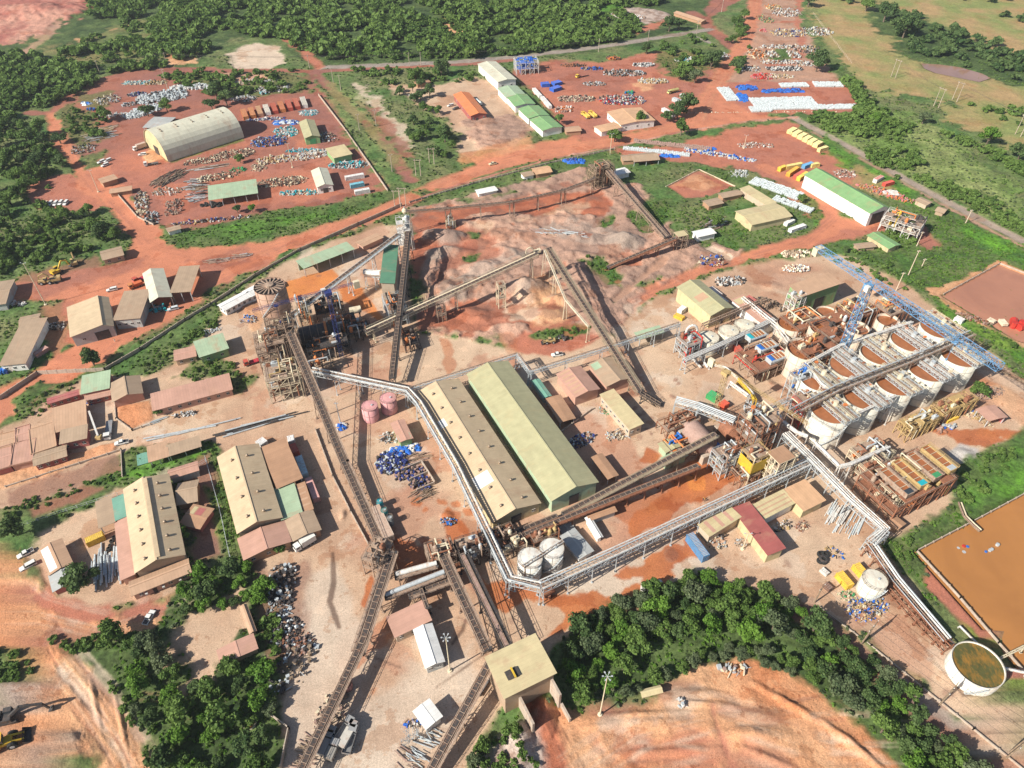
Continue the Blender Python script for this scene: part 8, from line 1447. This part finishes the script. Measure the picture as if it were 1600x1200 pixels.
H(898, 253, 7, 3, 40, ['tarp', 'blue', 'navy'], 2.6, 'blue tarpaulin heap on the bank above the stockpile', 'tarp', 1.5, 0, 'tarpaulin', 'tarpaulin'); H(1212, 296, 16, 5, 0, ['bag'], 1.35, 'thick row of white bags below the long green hall, upper stretch', 'bag', 1.4, R(-42), 'bag_stack', 'bags', order=True); H(1238, 322, 12, 3, 0, ['bag'], 1.35, 'thick row of white bags beside the large yellow roof, lower stretch', 'bag', 1.4, R(-42), 'bag_stack', 'bags', order=True)
for px, py, rx, ry, n, pal, it, sz, an, l in [(1155, 272, 6, 5, 60, ['white', 'steel'], 'box', 1.4, 0, 'pile of white scrap on the bank below the right lot'), (1180, 228, 12, 4, 70, ['dusty', 'white', 'mauve'], 'box', 1.5, 0, 'thin rubbish at the upper right lot'), (1375, 300, 14, 5, 130, ['pinkp', 'ochre', 'mauve', 'orange'], 'box', 1.6, -35, 'pink and yellow scrap beside the long green hall'), (1408, 312, 13, 3, 90, ['pinkp', 'orange', 'mauve'], 'box', 1.4, -30, 'reddish scrap strip on the meadow'), (1392, 303, 4, 3, 8, ['white'], 'tarp', 4, 0, 'white sheet on the meadow scrap'), (1320, 272, 7, 6, 60, ['dusty', 'mauve', 'white'], 'box', 1.5, 0, 'rubble behind the long green hall'), (1246, 398, 9, 3, 110, ['wood', 'cream', 'dusty'], 'rock', 2.2, 5, 'row of brown boulders under the crane counterweight'), (1243, 421, 7, 3.4, 150, ['cream', 'steel', 'mauve'], 'rock', 1.2, 5, 'round patch of pale stones on the apron'), (1115, 350, 8, 6, 90, ['dark', 'mauve', 'steel'], 'plank', 1.6, 30, 'tangle of grey pipes left of the yellow roof'), (1110, 410, 7, 5, 26, ['navy', 'tarp', 'dusty', 'cream'], 'box', 2, 0, 'blue drums and crates beside the pale slab'), (870, 367, 12, 3, 46, ['steel', 'mauve', 'dusty'], 'plank', 2.6, -15, 'bundle of grey timbers lying on the stockpile ground'), (892, 372, 9, 2, 26, ['steel', 'mauve'], 'plank', 2.4, -15, 'second bundle of grey timbers behind the brown mound'), (1140, 440, 8, 4, 60, ['steel', 'dark', 'white'], 'box', 1.8, 10, 'grey scrap wrapped in sheets behind the olive roofed hall'), (1210, 478, 10, 4, 80, ['dark', 'dusty', 'wood'], 'box', 1.4, -35, 'dark scrap right of the salmon roofed shed'),
        (628, 706, 6.5, 2.6, 60, ['tarp', 'blue', 'white'], 'tarp', 2.2, 20, 'pile of shiny blue plastic above the drum heap'), (612, 724, 6, 5.5, 300, ['navy', 'dark', 'navy', 'steel'], 'drum', 1.05, 0, 'round heap of dark blue drums'), (641, 741, 5.5, 4, 160, ['navy', 'dark', 'mauve'], 'drum', .95, 0, 'dark drums inside the upper walled bay'), (656, 756, 4, 3, 80, ['navy', 'mauve', 'dark'], 'drum', .95, 0, 'dark drums inside the lower walled bay'), (644, 718, 6, 3, 60, ['wood', 'dusty', 'mauve'], 'plank', 1.2, 20, 'brown brushwood between the blue plastic and the bay'), (662, 772, 4, 3.4, 70, ['wood', 'dark', 'dusty'], 'plank', 1.1, 30, 'heap of wood scraps beside the walled bay'), (612, 684, 5, 3, 50, ['white', 'steel', 'dark'], 'box', 1.2, 0, 'white and black scrap above the blue plastic'), (701, 815, 3, 2, 30, ['blue', 'dark', 'steel'], 'box', 1.2, 0, 'blue motor parts beside the round sand heap'), (532, 668, 2.2, 2, 16, ['tarp', 'white'], 'tarp', 1.6, 0, 'crumpled blue sheet at the foot of the slim pole'),
        (440, 912, 5, 7, 150, ['dark', 'steel', 'dusty', 'dark'], 'drum', 1.2, 0, 'crowd of big round tyres and rolls beside the pale lane'), (437, 948, 4, 4, 60, ['steel', 'dark'], 'box', 1.4, 0, 'grey pallets below the round rolls'), (448, 988, 5, 5, 190, ['steel', 'dark', 'dark', 'dark'], 'rock', 1.3, 0, 'heap of grey crusher parts on the pale lane'), (462, 1008, 6, 4, 60, ['dark', 'mauve', 'rust'], 'box', 1.4, 0, 'dark parts at the foot of the grey heap'), (462, 1042, 5, 9, 50, ['dark', 'wood', 'steel'], 'box', 1.8, -20, 'row of machine frames by the grey grove wall'), (180, 880, 4, 8, 46, ['bag', 'steel'], 'pipe', 2.4, 113, 'stack of long white pipes in front of the big dark tree'), (160, 890, 2, 5, 16, ['bag'], 'pipe', 2, 113, 'short stack of white pipes left of the long one'), (178, 850, 1.4, 3, 26, ['rubber'], 'tyre', 1.1, 0, 'black tyres beside the dull yellow container'), (398, 665, 12, 1.6, 16, ['steel', 'dark'], 'pipe', 5, 22, 'bundle of long grey pipes on the open yard above the halls'), (300, 672, 9, .8, 8, ['steel'], 'pipe', 5, 20, 'line of grey steel sections above the thin shelter'), (290, 648, 5, 1.4, 26, ['steel', 'dark', 'white'], 'box', 1.3, 10, 'grey metal parts near the sand court'), (244, 659, 2.4, 1.2, 12, ['bag', 'steel'], 'pipe', 1.2, 30, 'small stack of white profiles beside the sand court'), (150, 620, 3, 5, 30, ['steel', 'white', 'blue'], 'box', 1.6, 0, 'silver parts in the shade of the office block'), (90, 510, 4, 3, 40, ['dark', 'white', 'dusty'], 'box', 1.6, 0, 'scrap wagons left of the broad sand coloured workshop'), (26, 476, 5, 2, 30, ['mauve', 'white'], 'box', 1.6, 0, 'junk on the grass at the left road edge'), (246, 484, 4, 2.4, 26, ['teal', 'steel', 'dark'], 'box', 2, 20, 'pale blue parts in front of the dusty gabled workshop'), (322, 520, 7, 1.6, 60, ['bag', 'steel', 'dark'], 'box', 1., 25, 'line of white crates above the pale green workshop'), (330, 548, 6, 1.2, 30, ['dark', 'steel'], 'box', 1, 15, 'dark crates below the pale green workshop'), (388, 500, 4, 3, 30, ['blue', 'steel', 'dusty'], 'box', 1.2, 0, 'blue pumps beside the yellow sand pile'), (340, 408, 6, 2, 50, ['mauve', 'dusty'], 'plank', 1.4, 10, 'bundle of brown sticks on the road island'), (372, 402, 7, 1.8, 40, ['mauve', 'steel', 'dusty'], 'plank', 1.4, 20, 'loose poles on the road island, right side'), (5, 585, 2.4, 1.5, 8, ['blue', 'navy'], 'drum', 2, 0, 'two blue drums before the white depot wall'),
        (1318, 812, 5, 6, 46, ['bag', 'white'], 'pipe', 2.0, 52, 'fan of long white pipes on the yard beside the silver bridge'), (1355, 950, 7, 4, 150, ['steel', 'tarp', 'ochre', 'dark', 'cream'], 'box', 1., 20, 'colourful scrap of small parts below the squat white tank'), (1322, 932, 3, 2, 26, ['green', 'cream'], 'box', .9, 0, 'pale green crates left of the colourful scrap'), (1284, 870, 2, 2, 6, ['rubber', 'dark'], 'tyre', 2.4, 0, 'coiled black hoses on the yard'), (1305, 865, 2, 4, 16, ['ochre', 'dark', 'blue'], 'box', 1.2, 55, 'yellow trimmed skip full of blue parts'), (1508, 640, 4, 2, 20, ['blue', 'tarp', 'dusty'], 'box', 1.4, 0, 'blue boxes at the end of the filter frame'), (1484, 668, 3, 1.5, 9, ['tarp', 'steel'], 'box', 1.8, 0, 'blue bin on the red stained yard'), (1470, 672, 2.4, 2, 9, ['mauve', 'rust'], 'rock', 3, 0, 'rusty round drum beside the red stain'), (1530, 655, 7, 2.4, 46, ['ochre', 'cream', 'dusty'], 'box', 1.2, -40, 'cream crates in front of the red brown flat roof'), (1545, 615, 7, 3, 60, ['mauve', 'dusty'], 'box', 1.4, 20, 'mauve rubble right of the round green tree'), (1520, 500, 8, 2.4, 70, ['rust', 'mauve', 'dusty'], 'box', 1.3, -38, 'rusty pipes stored below the second pond'), (1585, 590, 8, 1, 20, ['wood', 'rust'], 'pipe', 3, -50, 'long rusty beams by the lane at the right'), (1568, 430, 3, 2, 30, ['cream', 'wood'], 'plank', 1, 20, 'bundle of sticks floating in the corner of the second pond'), (1590, 508, 3, 1.6, 6, ['red'], 'drum', 4, 0, 'red cylinder on the shore of the second pond'),
        (1507, 853, 3.6, 1.7, 60, ['tarp', 'blue', 'red', 'steel'], 'box', 1.9, 20, 'blue pontoon pump raft floating on the big orange pond'), (1550, 855, 4, .5, 5, ['blue', 'steel'], 'drum', 1.2, 30, 'line of small blue floats beside the pump raft'), (1120, 845, 4, 4, 40, ['dark', 'steel', 'cream'], 'box', 1.1, 0, 'transformers in the switch house garden'), (1160, 848, 3, 2, 20, ['wood', 'steel'], 'box', .9, 0, 'wooden frames in the switch house garden'), (1222, 822, 4, 2, 26, ['ochre', 'white', 'dark'], 'box', 1.3, 25, 'generator sets behind the striped roof'), (1253, 822, 3, 2, 26, ['mauve', 'cream', 'rust'], 'box', 1.2, 25, 'pinkish machine parts in the walled corner by the switch house'), (905, 690, 3, 7, 70, ['dark', 'steel', 'navy'], 'box', 1.4, -60, 'dark goods in the shade of the olive warehouse'), (950, 640, 4, 3, 30, ['steel', 'dusty', 'green'], 'box', 1.3, 0, 'transformers in the walled garden beside the cream building, upper group'), (965, 680, 5, 3, 50, ['steel', 'dusty', 'cream'], 'box', 1.2, 20, 'transformers in the walled garden beside the cream building, lower group'), (1015, 918, 4, .9, 7, ['white', 'steel'], 'drum', 2.2, 20, 'row of white drums beside the wood edge'), (856, 932, 1.4, 1, 3, ['dusty', 'rust'], 'drum', 3, 0, 'fallen rusty drum below the silver bridge corner'), (1146, 1048, 5, 1.5, 18, ['steel', 'cream', 'mauve'], 'box', 1.8, 0, 'grey cabins and drums on the quarry lip'), (1062, 1100, 1.5, 1.5, 7, ['steel', 'white'], 'box', 1.4, 0, 'small drill rig on the quarry terrace'), (662, 1168, 3, 6, 22, ['steel', 'bag'], 'plank', 1.4, -25, 'grey steel channels stacked by the last belt'), (645, 1132, 2.4, 1.4, 14, ['tarp', 'dark', 'white'], 'box', 1.1, 0, 'blue box and barrels beside the bare tree'), (640, 1190, 4, 4, 26, ['mauve', 'steel', 'wood'], 'plank', 1.2, -25, 'weathered beams at the bottom edge'), (520, 1110, 4, 7, 60, ['mauve', 'cream', 'dark', 'dusty'], 'box', 1.2, -20, 'grey machine scrap between the belt and the parked trucks'), (478, 1180, 2, 6, 60, ['wood', 'mauve'], 'plank', 1, -20, 'brown sticks left of the long straight belt'), (975, 28, 20, 8, 420, ['steel', 'mauve', 'white', 'dusty'], 'rock', 2.2, 0, 'field of pale rubble in front of the far forest'),]:
    if l != 'x': H(px, py, rx, ry, n, pal, sz, l, it, 1.3, R(an), z=-.6 if 'pond' in l and 'below' not in l and 'shore' not in l else 0)
_c = thing('drum_bay', 'open concrete bay with low walls around the dark drums', 'bay', (*g(650, 748)[:2], 0), R(-60)); q = MB(); q.box(-6, 6, 5, 5.3, 0, 1.8); q.build('long_wall', MT['conc'], _c)
for x in (-6, 0, 6): q = MB(); q.box(x - .15, x + .15, -2.5, 5, 0, 1.6); q.build('cross_wall', MT['conc'], _c)
# bare tree
_c = thing('bare_tree', 'leafless grey tree beside the last belt at the bottom', 'tree', (*g(646, 1158)[:2], 0)); q = MB(); q.tube((0, 0, 0), (0, 0, 1.6), .3, 8, .2); q.build('trunk', MT['bark'], _c); q = MB(); br = random.Random(3)
def limb(p, d, l, r, n):
    e = p + d * l; q.tube(p, e, r, 4, r * .6)
    if n:
        for _ in range(4): limb(e, (d + Vector((br.uniform(-1, 1), br.uniform(-1, 1), br.uniform(-.2, .6))) * .75).normalized(), l * .72, r * .6, n - 1)
for _ in range(5): limb(Vector((0, 0, 1.5)), Vector((br.uniform(-1, 1), br.uniform(-1, 1), br.uniform(.3, 1))).normalized(), 1.5, .12, 3)
q.build('crown', MT['steel'], _c)
person(180, 534, 'person in pale clothes walking on the dirt road below the workshops', 0, (.6, .6, .55)); person(1098, 782, 'person in dark clothes walking left of the silver bridge legs', .4, (.05, .05, .07)); person(1100, 784, 'second walker in brown close behind the one in dark clothes', .8, (.2, .12, .08)); person(968, 469 + 20, 'person walking on the open dirt right of the stacker belt', .3, (.1, .1, .12))

rack([(1500, 785, 1), (1508, 806, 1.2), (1522, 820, 1.2), (1532, 829, 1)], 'rusty discharge pipe on a little jetty reaching into the big orange pond', 1.2, 2, 'wood', 5, .4, pm=('mauve', 'cream'), name='discharge_pipe')
H(1536, 834, 2.6, 1.2, 60, ['bag', 'stripe'], .8, 'white foam where the discharge pipe enters the big orange pond', 'rock', .2, R(-40), 'foam', 'foam', z=-.95)
rack([(1560, 1030, 3), (1600, 1010, 3), (1640, 992, 3)], 'pale pipe leaving the round water tank towards the pond, upper one', .6, 1, 'cream', 8, .3, pr=.25, pm=('cream',), name='water_pipe')
rack([(1566, 1043, 3), (1610, 1052, 3), (1650, 1062, 3)], 'white pipe leaving the round water tank, lower one', .6, 1, 'white', 8, .3, pr=.25, pm=('white',), name='water_pipe')
rack([(1500, 978, 1.5), (1530, 1008, 1.5), (1556, 1030, 1.5)], 'thin white hose pipe on the bright grass beside the round water tank', .4, 1, 'white', 9, .2, pr=.12, pm=('white',), name='water_pipe')
# ---------------------------------------------------------------- thin morning haze
mb = MB(); mb.box(-1150, 1150, -450, 1350, -8, 212); _m = bpy.data.materials.new('haze'); _m.use_nodes = True; _m.node_tree.nodes.clear()
_v = _m.node_tree.nodes.new('ShaderNodeVolumePrincipled'); _o = _m.node_tree.nodes.new('ShaderNodeOutputMaterial'); _m.node_tree.links.new(_v.outputs[0], _o.inputs['Volume'])
_v.inputs['Color'].default_value = (.86, .92, 1, 1); _v.inputs['Density'].default_value = .00008; _v.inputs['Anisotropy'].default_value = .2
tag(mb.build('haze', _m), 'thin bluish haze over the far end of the site', 'haze', kind='stuff'); SC.cycles.volume_bounces = 0
